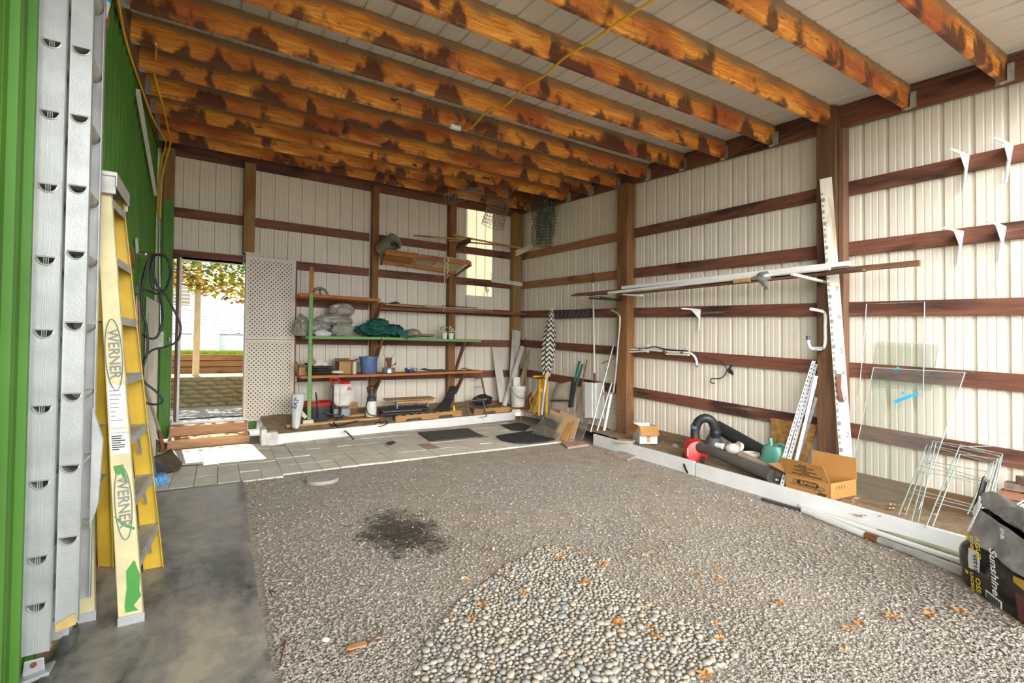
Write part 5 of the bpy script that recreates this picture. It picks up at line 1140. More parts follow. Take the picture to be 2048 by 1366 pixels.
c = yp(607, 830, 7.9); q = MB(); q.obox(c, (0.035, 0, -0.045), (0, 0.02, 0), (0.02, 0, 0.02)); solo(q, 'wood_offcut', 'pale wood offcut leaning beside the white sack', 'block', M['cream'], bevel=0.003)
# backpack sprayer
c = sp(683, 838); c.z += 0.05; k = kpx(c)
t = thing('backpack_sprayer', 'white backpack sprayer with a red lid and handle under the shelves', 'sprayer', c)
W_ = 21*k; H_ = 43*k
def tank(u, v):
    th = 2*math.pi*v; z = u
    w = W_*(0.62 + 0.38*min(1, z*5)) if z < 0.2 else W_*(1 - 0.28*max(0, (z - 0.86)/0.14)**2)
    ct, st_ = math.cos(th), math.sin(th); kk = 1/((abs(ct)**5 + abs(st_)**5)**0.2)
    return c + V((w*ct*kk, 0.11*st_*kk*(1 - 0.3*max(0, (z - 0.86)/0.14)**2), 0.10*k*0 + 22*k + H_*z))
q = MB(); q.surf(tank, 16, 28); q.add([tank(1, j/28) for j in range(28)], [tuple(range(28))]); q.add([tank(0, j/28) for j in range(28)], [tuple(range(28))]); tk = q.build('tank', M['dirtyw'], t, smooth=True)
q = MB(); q.box(c + V((-0.14, -0.09, 0.0)), c + V((0.12, 0.09, 0.13))); q.build('base', M['grey'], t, bevel=0.015)
ct_ = c + V((0.035, -0.02, 22*k + H_))
q = MB(); q.lathe([(0.085, -0.005), (0.088, 0.02), (0.07, 0.045), (0.03, 0.05)], ct_, n=20, capt=True); q.build('lid', M['red'], t, smooth=True)
q = MB(); q.tube(smooth_path([ct_ + V((-0.05, -0.03, 0.02)), ct_ + V((-0.12, -0.03, 0.075)), ct_ + V((-0.20, -0.03, 0.09)), ct_ + V((-0.225, -0.02, 0.06)), ct_ + V((-0.18, -0.01, 0.0)), ct_ + V((-0.12, -0.01, -0.03))], 5), 0.017, 8); q.build('carry_handle', M['red'], t, smooth=True)
q = MB(); q.box(c + V((-0.165, -0.10, 0.02)), c + V((-0.140, 0.10, 22*k + H_*0.92))); q.build('back_pad', M['black'], t, bevel=0.01)
q = MB(); q.tube([c + V((-0.05, -0.125, 22*k + H_*0.98)), c + V((-0.05, -0.125, 0.16))], 0.008, 6); q.build('level_tube', M['cream'], t, smooth=True)
q = MB(); q.tube([c + V((-0.06, -0.16, 0.03)), c + V((-0.05, -0.15, 0.17))], [0.018, 0.02], 8); q.tube(smooth_path([c + V((-0.30, -0.20, 0.10)), c + V((-0.20, -0.2, 0.06)), c + V((-0.08, -0.17, 0.04))], 4), 0.009, 7); q.build('pump_lever', M['black'], t, smooth=True)
for dz, w_ in ((0.30, 0.05), (0.27, 0.07)): q = MB(); q.quadp([c + V((0.06, -0.1185, 22*k + dz*0.9)), c + V((0.06 + w_, -0.1185, 22*k + dz*0.9 + 0.015)), c + V((0.06 + w_, -0.1185, 22*k + dz*0.9 + 0.03)), c + V((0.06, -0.1185, 22*k + dz*0.9 + 0.02))], (0, -0.001, 0)); q.build('logo_mark', M['inkr'], tk)
def soilpath(pts, lift): return [sp(x, y, lift) for x, y in pts]
q = MB(); q.tube(smooth_path([c + V((0, -0.15, 0.03))] + soilpath([(668, 845), (676, 852), (690, 862)], 0.03) + [gp(697, 868, 0.165), gp(702, 873, 0.11), gp(707, 878, 0.03)], 6), 0.013, 8); q.tube(smooth_path(soilpath([(655, 843), (668, 852), (700, 846), (715, 842)], 0.02), 5), 0.010, 7); solo(q, 'sprayer_hose', 'black sprayer hose trailing over the white curb', 'hose', M['black'], smooth=True)
# pump sprayer
c = sp(742, 837); c.z += 0.035; k = kpx(c)
t = thing('pump_sprayer', 'white hand pump sprayer with a black pump in front of the brown post', 'sprayer', c)
Rr = 10.5*k
q = MB(); q.lathe([(Rr*.9, 0), (Rr, 0.015), (Rr, 24*k), (Rr*.96, 28*k), (Rr*.78, 31*k)], c, n=24, capt=True); q.build('tank', M['wplas'], t, smooth=True)
q = MB(); q.lathe([(Rr*.80, 30*k), (Rr*.82, 38*k), (Rr*.5, 40*k), (Rr*.45, 52*k), (Rr*.3, 53*k)], c, n=18, capt=True); q.build('collar', M['charcoal'], t, smooth=True)
q = MB(); q.tube([c + V((-Rr*.7, 0, 49*k)), c + V((-Rr*.75, 0, 58*k)), c + V((-Rr*.5, 0, 60*k)), c + V((Rr*.5, 0, 60*k)), c + V((Rr*.75, 0, 58*k)), c + V((Rr*.7, 0, 49*k))], 0.014, 8, closed=True); q.build('pump_handle', M['black'], t, smooth=True)
q = MB(); q.tube(smooth_path([c + V((-Rr*.7, -0.03, 33*k)), c + V((-Rr*1.15, -0.06, 20*k)), c + V((-Rr*.6, -Rr*1.2, 6*k)), c + V((Rr*1.2, -Rr*1.6, 0.0)), sp(760, 846, 0.015), sp(772, 841, 0.015), sp(774, 848, 0.015), sp(756, 853, 0.015), sp(750, 846, 0.015), sp(766, 844, 0.015)], 5), 0.0075, 6); q.build('hose', M['black'], t, smooth=True)
q = MB(); a_ = sp(752, 849, 0.02); q.tube([a_, a_ + V((0.07, 0.01, 0))], 0.012, 8); q.build('nozzle', M['yplas'], t, smooth=True)

# pallets
def pallet(label, p0, p1, dep, hgt, nsl):
    """p0, p1 front bottom corners on the soil; slats run front to back"""
    p0, p1 = V(p0), V(p1); u = (p1 - p0); n = V((-u.y, u.x, 0)).normalized()*dep; L = u.length; ux = u.normalized()
    t = thing('pallet', label, 'pallet', (p0 + p1)/2 + n/2, 'pallets')
    for f_ in (0.0, 0.5, 1.0):
        o = p0 + n*(f_*0.965)
        poly = [(0, 0), (L*.14, 0), (L*.16, .04), (L*.36, .04), (L*.38, 0), (L*.62, 0), (L*.64, .04), (L*.84, .04), (L*.86, 0), (L, 0), (L, hgt), (0, hgt)]
        q = MB(); q.prism(poly, o, ux, (0,0,1), n.normalized()*0.036); q.build('stringer', M['pallet'], t, bevel=0.003)
    for i in range(nsl):
        a = p0 + ux*(L*(i + 0.5)/nsl) + V((0, 0, hgt + 0.008)); q = MB(); q.beam(a - n*0.01, a + n*1.0, 0.088, 0.015); q.build('slat', M['palletd'], t, bevel=0.002)
    return t, p0 + n/2 + u/2 + V((0, 0, hgt + 0.016)), ux
pa_, pb_ = sp(791, 845), sp(924, 833)
PT1, PC1, PU1 = pallet('wooden pallet under the stack of boards, left of the black mat', pa_, V((pb_.x, pb_.y, pa_.z + 0.01)), 0.62, 0.10, 9)
pa2, pb2 = sp(948, 830), sp(1052, 820)
PT2, PC2, PU2 = pallet('wooden pallet under the white bucket, near the corner', pa2, V((pb2.x + 0.1, pb2.y + 0.03, pa2.z + 0.01)), 0.55, 0.10, 9)
pt = PC1.z
def slab(name, label, cat, px0, px1, y0, y1, z, th, m, sk=0.0, **k):
    a_, b_ = yp(px0, 800, y0).x, yp(px1, 800, y0).x; q = MB(); q.quadp([(a_, y0, z), (b_, y0 + sk, z), (b_ + 0.05, y1 + sk, z), (a_ + 0.05, y1, z)], (0, 0, th)); return solo(q, name, label, cat, m, **k)
yy = pa_.y
for i, (x0, x1, dy, hh, m) in enumerate(((762, 868, 0.06, 0.02, 'charcoal'), (766, 846, 0.1, 0.022, 'grey'), (764, 862, 0.04, 0.02, 'rubber'))):
    slab('flat_pack', ['lowest dark folded pack', 'middle grey folded pack', 'uppermost dark folded pack'][i] + ' in the stack on the left pallet', 'flat pack', x0, x1, yy + dy, yy + dy + 0.42, pt + 0.025*i + (0.012 if i else 0.002), hh, M[m], 0.03, group='flat packs', bevel=0.006)
slab('plank', 'orange-brown plank under the big brown board on the left pallet', 'board', 794, 868, yy + 0.05, yy + 0.18, yp(830, 805, yy + 0.1).z, 0.034, M['lumx'], 0.03, bevel=0.003)
slab('table_board', 'large thin brown board topping the stack on the left pallet', 'board', 776, 876, yy + 0.02, yy + 0.50, yp(830, 801, yy).z, 0.012, M['ply'], 0.06, bevel=0.003)
for px_, lab in ((798, 'left'), (860, 'right')):
    a_ = yp(px_, 815, yy + 0.12); q = MB(); q.tube([(a_.x, a_.y + 0.1, pt + 0.06), (a_.x, a_.y + 0.1, yp(830, 805, yy + 0.1).z)], 0.012, 6); solo(q, 'steel_prop', lab + ' thin metal leg under the plank on the left pallet', 'prop', M['galv'], smooth=True)
# black ribbed mat curving up the wall
m0, m1 = yp(866, 818, 8.0), yp(903, 772, 8.35)
q = MB()
def matf(u, v):
    x = m0.x + (m1.x - m0.x)*u; s = u*u
    return V((x + 0.22*v*(1 - 0.6*u), 7.92 + 0.45*u**0.8 - 0.10*v, m0.z + 0.0 + (m1.z - m0.z)*u**1.7 - 0.01*v + 0.004*math.sin(u*70)))
q.surf(matf, 60, 6); solo(q, 'rubber_mat', 'black ribbed rubber mat curving up the wall beside the post', 'mat', M['rubber'], smooth=True, solid=0.008)
c = yp(908, 818, yy + 0.1); c.z = pt + 0.003; q = MB(); q.lathe([(0.045, 0), (0.045, 0.01), (0.025, 0.016), (0.016, 0.05), (0.02, 0.075), (0.012, 0.085)], c, n=12, capt=True); solo(q, 'yellow_cone', 'small yellow plastic cone on the left pallet', 'cone', plain('bright_yellow', (0.85, 0.70, 0.02), 0.4), smooth=True)
# grey folding frame
c = sp(955, 836); t = thing('folding_frame', 'grey metal folding frame with dark cloth standing before the right pallet', 'frame', c)
fr = M['alud']; dk = plain('brown_painted_metal', (0.16, 0.12, 0.10), 0.5, 0.2, 0.15)
def fp(px, py, y): return yp(px, py, y)
fy0 = c.y
def tb(pts, r, name, m): q = MB(); q.tube(pts, r, 8); return q.build(name, m, t, smooth=True)
tb([fp(941, 838, fy0), fp(934, 803, fy0 + 0.02)], 0.014, 'leg', dk); tb([fp(973, 832, fy0 + 0.02), fp(966, 800, fy0 + 0.03)], 0.014, 'leg', dk)
tb([fp(932, 803, fy0 + 0.02), fp(968, 799, fy0 + 0.03)], 0.018, 'top_bar', dk); tb([fp(968, 799, fy0 + 0.03), fp(984, 796, fy0 + 0.22)], 0.013, 'side_bar', fr); tb([fp(941, 838, fy0), fp(973, 833, fy0 + 0.02)], 0.008, 'low_bar', M['rust'])
tb([fp(971, 795, fy0 + 0.25), fp(962, 752, fy0 + 0.42)], 0.018, 'upright', dk); tb([fp(950, 757, fy0 + 0.42), fp(960, 756, fy0 + 0.42), fp(964, 750, fy0 + 0.42)], 0.014, 'handle', dk); tb([fp(951, 774, fy0 + 0.38), fp(967, 773, fy0 + 0.36)], 0.013, 'cross_bar', fr)
q = MB(); pxblob(q, 965, 800, fy0 + 0.18, 44, 24, 0.2, 21, fold=0.5, fr=2.6); q.build('cloth', M['black'], t, smooth=True, sub=1)

# planks leaning in the corner
def plank(label, p0, p1, wd, th, m, name='leaning_plank', group='leaning planks', face=(0.2, -1, 0)):
    q = MB(); q.beam(p0, p1, wd, th, up=face); return solo(q, name, label, 'plank', m, group, bevel=0.003)
zt2 = PC2.z
ptop = lambda px, py, y: yp(px, py, y)
b1 = ptop(1002, 807, 8.25); plank('white grooved plank leaning on the back wall, leftmost near the corner', V((b1.x, 8.16, 0.33)), ptop(991, 695, 8.5), 0.20, 0.02, M['whitewood'])
plank('tall wide white plank leaning on the corner post behind the white bucket', V((yp(1024, 800, 8.2).x, 8.2, zt2)), ptop(1033, 661, 8.4), 0.22, 0.02, M['whitewood'])
plank('white plank slanting across in front of the tall wide plank', V((yp(1008, 808, 8.06).x, 8.06, zt2)), ptop(1045, 693, 8.22), 0.08, 0.05, M['whitewood'])
plank('weathered brown plank standing behind the white bucket', V((yp(1052, 800, 8.2).x, 8.15, 0.3)), ptop(1054, 676, 8.3), 0.10, 0.03, M['lumz'])
plank('weathered brown plank right of the corner post', V((5.05, 8.1, 0.3)), ptop(1066, 686, 8.2), 0.10, 0.02, M['lumz'])
# white pail
c = yp(1036, 815, 7.86); c.z = zt2; k = kpx(c)
t = thing('white_pail', 'dirty white five-gallon pail standing on the right pallet', 'bucket', c)
RR = 15*k; HH = 41*k
q = MB(); q.lathe([(RR*.86, 0), (RR*.88, .01), (RR*.97, HH*.74), (RR*1.03, HH*.75), (RR*1.03, HH*.80), (RR*.98, HH*.81), (RR*.99, HH*.87), (RR*1.06, HH*.88), (RR*1.06, HH*.95), (RR*1.0, HH), (RR*.94, HH), (RR*.9, .05), (0, .04)], c, n=30); q.build('pail', M['dirtyw'], t, smooth=True)
q = MB(); q.tube([c + V((RR*1.04*math.cos(a), -RR*1.06*abs(math.sin(a)) - 0.005, HH*.86 - 0.17*math.sin(a))) for a in [math.pi*i/14 for i in range(15)]], 0.004, 6); q.build('bail', M['iron'], t, smooth=True)
q = MB(); q.tube([c + V((0.02, 0, HH*.6)), c + V((0.03, 0.0, HH + 0.07))], 0.012, 6); q.box(c + V((-0.08, 0.04, HH*.3)), c + V((0.06, 0.055, HH + 0.17))); solo(q, 'pail_contents', 'white slat and black stick poking out of the white pail', 'slat', M['wplas'])
# ------------------------------------------------------------------ racks and wire near the back ceiling
RY = 8.0
r0, r1, r2, r3 = yp(762, 523, YB - 0.11), yp(912, 546, YB - 0.11), yp(942, 527, RY), yp(770, 505, RY)
t = thing('plywood_rack', 'orange wooden rack with pale plywood sheets, hung between the two middle posts', 'rack', (r0 + r2)/2)
q = MB(); q.beam(r3, r2, 0.035, 0.07); q.build('front_rail', M['shelfo'], t, bevel=0.003)
q = MB(); q.beam(r0, r1, 0.035, 0.05); q.build('back_rail', M['shelfo'], t, bevel=0.003)
for a, b in ((r0, r3), (r1, r2)): q = MB(); q.beam(a - V((0,0,0.05)), b - V((0,0,0.0)), 0.03, 0.03); q.build('side_arm', M['post'], t, bevel=0.003)
q = MB(); q.beam(r1 + V((0.02, 0, -0.02)), r2 + V((0, 0, -0.03)), 0.04, 0.02); q.build('end_rail', M['postd'], t)
def rackp(u, v, dz): return (r0.lerp(r1, u)).lerp(r3.lerp(r2, u), v) + V((0, 0, dz))
for u0, u1, m, lab in ((0.02, 0.36, 'cardd', 'brown board lying on the left of the plywood rack'), (0.40, 0.62, 'plyw', 'grey-tan sheet lying in the middle of the plywood rack'), (0.64, 0.98, 'plyw', 'pale yellow sheet lying on the right of the plywood rack')):
    q = MB(); q.quadp([rackp(u0, 0.0, 0.03), rackp(u1, 0.0, 0.03), rackp(u1, 1.02, 0.045), rackp(u0, 1.02, 0.045)], (0, 0, 0.012)); solo(q, 'plywood_sheet', lab, 'sheet', M[m] if u0 < .6 else plain('pale_yellow_sheet', (0.62, 0.56, 0.28), 0.7), 'sheets on the rack')
c0, c1 = yp(789, 482, RY + 0.02), yp(766, 504, RY + 0.30)
t = thing('metal_drum', 'rolled metal bucket lying on its side on the left end of the plywood rack', 'bucket', c1)
ax = (c0 - c1).normalized(); rr = 17*kpx(c0); L = 0.36
q = MB(); q.lathe([(rr*0.78, -L), (rr*0.80, -L + 0.01), (rr, 0.0), (rr*1.03, 0.006), (rr*0.96, 0.0), (rr*0.76, -L + 0.02), (0, -L + 0.02)], c0 + V((0, 0, 0.0)), ax + V((0.2, -0.3, 0.0)), 26); q.build('shell', M['canvas'], t, smooth=True)
q = MB(); q.lathe([(rr*0.45, -0.16), (rr*0.5, -0.12), (rr*0.4, -0.02), (rr*0.3, -0.01), (rr*.25, -0.12)], c0 + V((0.03, -0.02, -rr*0.35)), ax + V((0.2, -0.3, 0)), 16); q.build('inner_roll', M['charcoal'], t, smooth=True)
q = MB(); 
for px_, bot in ((871, 622), (877, 555)):
    a = rackp(0.66 + (px_ - 871)*0.006, 1.04, 0.05)
    pts = [a + V((0.0, -0.02, 0.01))]; zb_ = yp(px_, bot, RY - 0.05).z; n = 14
    for i in range(n + 1): pts.append(V((a.x + 0.012*math.sin(i*1.9 + px_), RY - 0.05 + 0.008*math.cos(i*1.3), a.z - (a.z - zb_)*i/n)))
    q.tube(pts, [0.012] + [0.016 - 0.0007*i for i in range(n + 1)], 5, flat=0.4)
solo(q, 'hanging_strap', 'pair of cream cloth strips hanging off the plywood rack', 'strap', M['cream'])
# mouldings on brackets above
for i, (a, b, w_, lab) in enumerate((((905, 470), (1052, 499), 0.05, 'longest pine moulding resting on the high bracket near the corner post'), ((828, 471), (942, 480), 0.035, 'pine moulding sticking out to the left of the high bracket'), ((897, 481), (1040, 494), 0.035, 'thin pine moulding under the longest one on the high bracket'))):
    q = MB(); q.beam(yp(*a, 8.22 + 0.05*i), yp(*b, 8.22 + 0.05*i), w_, 0.025); solo(q, 'moulding_strip', lab, 'moulding', M['lumx'], 'high mouldings', bevel=0.004)
a_, b_ = yp(914, 492, yf - 0.01), yp(939, 481, 8.05)
q = MB(); q.quadp([a_ + V((0, 0, -0.06)), b_ + V((0, 0, -0.035)), b_ + V((0, 0, 0.05)), a_ + V((0, 0, 0.06))], (0.03, 0, 0)); solo(q, 'wood_bracket', 'dark wooden bracket arm holding the high mouldings beside the post', 'bracket', M['postd'], bevel=0.003)
a_, b_ = yp(1031, 507, 8.36), yp(1067, 490, 8.0)
q = MB(); q.quadp([a_ + V((0, 0, -0.06)), b_ + V((0, 0, -0.07)), b_ + V((0, 0, 0.05)), a_ + V((0, 0, 0.06))], (0.025, 0.01, 0)); solo(q, 'wood_bracket', 'cream painted bracket arm on the corner post holding the high mouldings', 'bracket', M['cream'], bevel=0.003)
q = MB(); q.beam(yp(983, 560, 8.40), yp(1045, 569, 8.40), 0.02, 0.085); solo(q, 'nailed_board', 'short chipped white board nailed across the corner post', 'board', M['whitewood'], bevel=0.003)
# lumber lying along the third girt
for i, (a, b, y, w_, h_, m, lab) in enumerate((((764, 616), (1150, 632), 8.33, 0.09, 0.035, 'girtx', 'dark bottom board of the lumber lying along the back wall'), ((770, 609), (1040, 628), 8.36, 0.06, 0.028, 'lumx', 'orange-brown strip on top of the lumber lying along the back wall'), ((850, 613), (985, 620), 8.27, 0.05, 0.012, 'cream', 'cream strip on the lumber lying along the back wall'), ((885, 611), (955, 616), 8.30, 0.06, 0.010, 'charcoal', 'dark grey strip on the lumber lying along the back wall'), ((762, 617), (1090, 630), 8.24, 0.06, 0.045, 'postd', 'front brown board of the lumber lying along the back wall'))):
    q = MB(); q.beam(yp(*a, y), yp(*b, y), w_, h_); solo(q, 'lumber_strip', lab, 'lumber', M[m] if m != 'postd' else M['girtx'], 'lumber along the back wall', bevel=0.003)
q = MB(); a_, b_ = yp(782, 607, 8.36), yp(792, 605, 8.36); q.tube([a_ + V((-0.05, 0, -0.01)), a_, b_, b_ + V((0.08, 0, -0.01))], [0.006, 0.02, 0.02, 0.006], 7); solo(q, 'chain_bit', 'small dark metal piece on the lumber near the brown post', 'metal piece', M['iron'], smooth=True)

def wire_roll(name, label, top, bot, r, nr, nl, m, wr, open_=1.0, wob=0.1, seed=0, lay=1):
    top, bot = V(top), V(bot); ax = (bot - top); L = ax.length; ax.normalize(); a = ax.cross(V((0.2, 1, 0))).normalized(); b = ax.cross(a)
    q = MB()
    def P(i, j, k): 
        th = 2*math.pi*open_*j/nl; rr = r*(1 - 0.25*k)*(1 + wob*mnoise.noise(V((i*0.3, th, seed + k*4)))); return top + ax*(L*i/nr) + a*(rr*math.cos(th + k)) + b*(rr*math.sin(th + k)) + V((1, 1, 0))*0.03*mnoise.noise(V((i*.2, j*.2, seed + 9 + k)))
    for k in range(lay):
        for i in range(nr + 1): q.tube([P(i, j, k) for j in range(nl + 1)], wr, 3, caps=False)
        for j in range(nl + (0 if open_ == 1 else 1)): q.tube([P(i, j, k) for i in range(nr + 1)], wr, 3, caps=False)
    return solo(q, name, label, 'wire mesh', m, 'hanging wire rolls')
wire_roll('wire_roll', 'rusty brown wire mesh roll hanging from the joists, left of the green one', yp(1018, 332, 7.3), yp(985, 452, 7.9), 0.20, 18, 18, M['wire'], 0.0045, 1.0, 0.12, 1)
wire_roll('wire_roll', 'tangled dark green wire mesh hanging from the joists near the corner post', yp(1092, 355, 7.2), yp(1090, 490, 7.6), 0.24, 20, 20, M['gnet'], 0.0042, 1.0, 0.35, 2, 3)
wire_roll('wire_roll', 'fan of thin diamond mesh wire lying against the back joists, left of both rolls', yp(962, 385, 7.0), yp(888, 398, 7.1), 0.09, 12, 12, M['wire'], 0.0032, 0.6, 0.5, 3)
# louvre vent and bits on the right wall near the corner
t = thing('vent_grille', 'dark grey louvred vent strip on the right wall beside the umbrella', 'vent', xp(1145, 634, XR - 0.03))
va, vb, vc, vd = xp(1108, 637, XR - 0.005), xp(1183, 634, XR - 0.005), xp(1183, 618, XR - 0.005), xp(1108, 624, XR - 0.005)
q = MB(); 
for a, b in ((va, vb), (vb, vc), (vc, vd), (vd, va)): q.beam(a, b, 0.03, 0.018)
q.build('frame', M['charcoal'], t)
q = MB()
for i in range(1, 9):
    f_ = i/9; q.beam(va.lerp(vb, f_ - 0.04), vd.lerp(vc, f_ + 0.04), 0.035, 0.05, up=(0.6, 1, 0)); 
q.build('slats', M['charcoal'], t)

# ------------------------------------------------------------------ corner pile
def lean(p, q_, w_, th, m, name, label, cat, group=None, up=(-1, -0.3, 0)):
    mb = MB(); mb.beam(p, q_, w_, th, up=up); return solo(mb, name, label, cat, m, group, bevel=0.002)
# striped umbrella
ub, um, ut = xp(1083, 832, 5.06), xp(1093, 748, 5.10), xp(1104, 614, 5.17)
t = thing('umbrella', 'closed black and cream striped garden umbrella leaning in the corner', 'umbrella', ub)
q = MB(); q.tube([ub, um, um.lerp(ut, 0.96), ut], [0.019, 0.019, 0.014, 0.006], 10); q.build('pole', M['wplas'], t, smooth=True)
q = MB(); nb = 54; vs = []; n = 40
stripes_b, stripes_w = plain('black_stripe', (0.04, 0.042, 0.035), 0.8), plain('cream_stripe', (0.70, 0.64, 0.52), 0.8)
ax = (ut - um).normalized(); a_ = ax.orthogonal().normalized(); b_ = ax.cross(a_)
for i in range(nb + 1):
    f_ = i/nb; rr = 0.012 + 0.108*math.sin(math.pi*min(1, (f_*0.86 + 0.10)))**0.75*(1 - 0.25*f_) if f_ < 0.985 else 0.02
    for j in range(n):
        th = 2*math.pi*j/n; fo = 1 + 0.20*math.cos(th*6 + 2.0*f_)*(1 - 0.3*f_)
        vs.append(um.lerp(ut, 0.0 + 0.97*f_) + (a_*math.cos(th) + b_*math.sin(th))*rr*fo - ax*0.028*math.cos(th*6 + 2.0*f_))
fs = []; mi = []
for i in range(nb):
    for j in range(n): fs.append((i*n + j, i*n + (j+1) % n, (i+1)*n + (j+1) % n, (i+1)*n + j)); mi.append((i//2) % 2)
o_ = len(q.v); q.v += vs; q.f += fs; q.m += mi; 
q.build('canopy', [stripes_w, stripes_b], t, smooth=True)
q = MB(); q.lathe([(0.022, 0), (0.034, 0.02), (0.040, 0.08), (0.030, 0.11), (0.02, 0.12)], um + V((-0.005, 0, -0.10)), ax, 14); q.build('runner_hub', plain('cream_yellow_hub', (0.66, 0.52, 0.22), 0.5), t, smooth=True)
# yellow tripod sawhorse
yt = yp(1084, 752, 7.30)
t = thing('tripod', 'yellow folding tripod with orange strings behind the umbrella pole', 'tripod', V((yt.x, yt.y, 0.2)))
for a, b in (((1086, 757), (1059, 822)), ((1088, 758), (1068, 828)), ((1080, 758), (1078, 832)), ((1094, 756), (1093, 836))):
    q = MB(); q.beam(yp(a[0], a[1], 7.30), sp(b[0], b[1]), 0.035, 0.022); q.build('leg', M['yplas'], t, bevel=0.003)
q = MB(); q.beam(yp(1066, 753, 7.30), yp(1100, 752, 7.30), 0.04, 0.03); q.build('head', M['yplas'], t, bevel=0.003)
q = MB(); q.tube(smooth_path([yp(1073, 780, 7.2), yp(1060, 800, 7.3), sp(1062, 822, .03), sp(1045, 825, 0.03), gp(1041, 840, .12), gp(1041, 848, .02)], 5), 0.006, 6); q.build('string', M['ycord'], t, smooth=True)
q = MB(); q.beam(yp(1077, 785, 7.2), yp(1084, 778, 7.2), 0.05, 0.05); q.build('clamp', M['yplas'], t, bevel=0.004)
lean(yp(1060, 815, 8.22), yp(1068, 746, 8.36), 0.09, 0.03, M['whitewood'], 'window_sash', 'narrow white sash frame leaning behind the yellow tripod', 'frame'); 
q = MB(); a_ = yp(1069, 737, 8.2); q.box(a_ + V((-0.10, 0, -0.15)), a_ + V((0.09, 0.02, 0.15))); solo(q, 'green_board', 'dark green board leaning behind the sash frame in the corner', 'board', M['darkgreen'], bevel=0.01)
q = MB(); p_, r_ = V((5.16, 7.92, 0.2)), yp(1094, 752, 8.05); q.quadp([p_ + V((-0.06, 0.10, 0)), p_ + V((0.16, 0.0, 0)), r_ + V((0.17, 0.0, 0)), r_ + V((-0.05, 0.10, 0))], (0.02, 0.02, 0)); solo(q, 'brown_board', 'dark red-brown board standing behind the umbrella pole', 'board', M['girty'], bevel=0.003)
q = MB(); p_, r_ = yp(1054, 820, 8.0), yp(1075, 772, 8.2); q.quadp([p_, p_ + V((0.22, 0.05, 0)), r_ + V((0.16, 0.05, 0)), r_], (0.01, 0.02, 0)); solo(q, 'plywood_offcut', 'orange plywood offcut behind the yellow tripod', 'board', M['osb'])
# folded beige camp chair / cushion and black case
a0, a1 = sp(1120, 838), xp(1120, 765, XR - 0.08)
t = thing('seat_cushion', 'folded dirty beige padded chair leaning on the right wall near the corner', 'chair', a0)
q = MB(); cA, cB = xp(1103, 822, 5.12), xp(1140, 822, 5.12); tA, tB = xp(1106, 778, 5.26), xp(1141, 768, 5.26)
def pad(p0, p1, p2, p3, bul, name): 
    mb = MB(); mb.surf(lambda u, v: p0.lerp(p1, u).lerp(p3.lerp(p2, u), v) + V((-bul*math.sin(math.pi*u)**0.5*math.sin(math.pi*v)**0.5 - 0.01*mnoise.noise(V((u*5, v*5, 1))), 0, 0)), 10, 10); return mb.build(name, M['burlap'] if False else plain('dirty_beige_vinyl', (0.50, 0.44, 0.35), 0.6, 0, 0.15, 7), t, smooth=True, solid=0.02)
pad(xp(1103, 801, 5.18), xp(1140, 801, 5.18), xp(1142, 763, 5.30), xp(1113, 768, 5.30), 0.07, 'backrest'); pad(xp(1103, 824, 5.10), xp(1138, 824, 5.10), xp(1139, 803, 5.17), xp(1103, 803, 5.17), 0.05, 'seat')
q = MB(); q.beam(xp(1100, 802, 5.13), xp(1142, 801, 5.13), 0.015, 0.015); q.build('bar', M['black'], t)
q = MB(); q.beam(xp(1141, 814, 5.02), xp(1148, 765, 5.20), 0.09, 0.05, up=(-1, 0, 0)); solo(q, 'black_case', 'slim black case leaning beside the beige folded chair', 'case', M['black'], bevel=0.01)
for i, (a, b) in enumerate((((1139, 806), (1159, 722)), ((1144, 800), (1165, 728)))):
    q = MB(); p_ = xp(*a, 5.12); q.beam(p_, xp(*b, 5.32), 0.035, 0.02, up=(-1, 0, 0)); solo(q, 'green_stake', ['left', 'right'][i] + ' dark teal fence stake leaning on the right wall', 'stake', M['tealm'], 'green stakes')
q = MB(); p_ = sp(1150, 838); q.tube([xp(1152, 825, 5.05), xp(1174, 720, 5.34)], 0.012, 7); solo(q, 'rusty_bar', 'rusty steel bar leaning between the stakes and the white vinyl planks', 'bar', M['rust'], smooth=True)
for i, (x0, x1, yb_, yt_, xd) in enumerate(((1165, 1172, 825, 764, 5.22), (1169, 1184, 836, 765, 5.14), (1182, 1191, 836, 766, 5.18), (1191, 1207, 838, 765, 5.20))):
    q = MB(); A, B_ = xp(x0, yb_, xd), xp(x1, yb_, xd); Cc, D = xp(x1, yt_, xd + 0.10), xp(x0, yt_, xd + 0.10)
    q.quadp([A, B_, Cc, D], (0.02, 0, 0)); solo(q, 'vinyl_plank', f'white vinyl plank leaning on the right wall, {ordinal[i]} from the corner', 'plank', M['wplas'], 'white vinyl planks', bevel=0.006)
q = MB(); xw = XR - 0.03
q.tube([xp(1189, 748, xw), xp(1186, 560, xw)], 0.015, 9); q.mi = 1; q.tube([xp(1189, 760, xw), xp(1189, 746, xw)], 0.017, 9); q.tube([xp(1186, 566, xw), xp(1186, 545, xw)], [0.017, 0.013], 9); q.mi = 0
q.tube(smooth_path([xp(1186, 546, xw), xp(1187, 528, xw), xp(1182, 508, xw)], 4), [0.006]*9, 6)
solo(q, 'white_pole', 'long thin white pole with rusty ends standing on the right wall', 'pole', [M['wplas'], M['rust']], smooth=True)
q = MB(); xw = 5.20; q.tube(smooth_path([xp(1223, 620, xw), xp(1236, 628, xw), xp(1240, 640, xw), xp(1236, 690, xw), xp(1232, 740, xw), xp(1228, 775, xw), xp(1224, 786, xw), xp(1206, 787, xw)], 5), 0.014, 9); solo(q, 'bent_conduit', 'long grey bent conduit pipe leaning against the brown post', 'pipe', M['alum'], smooth=True)
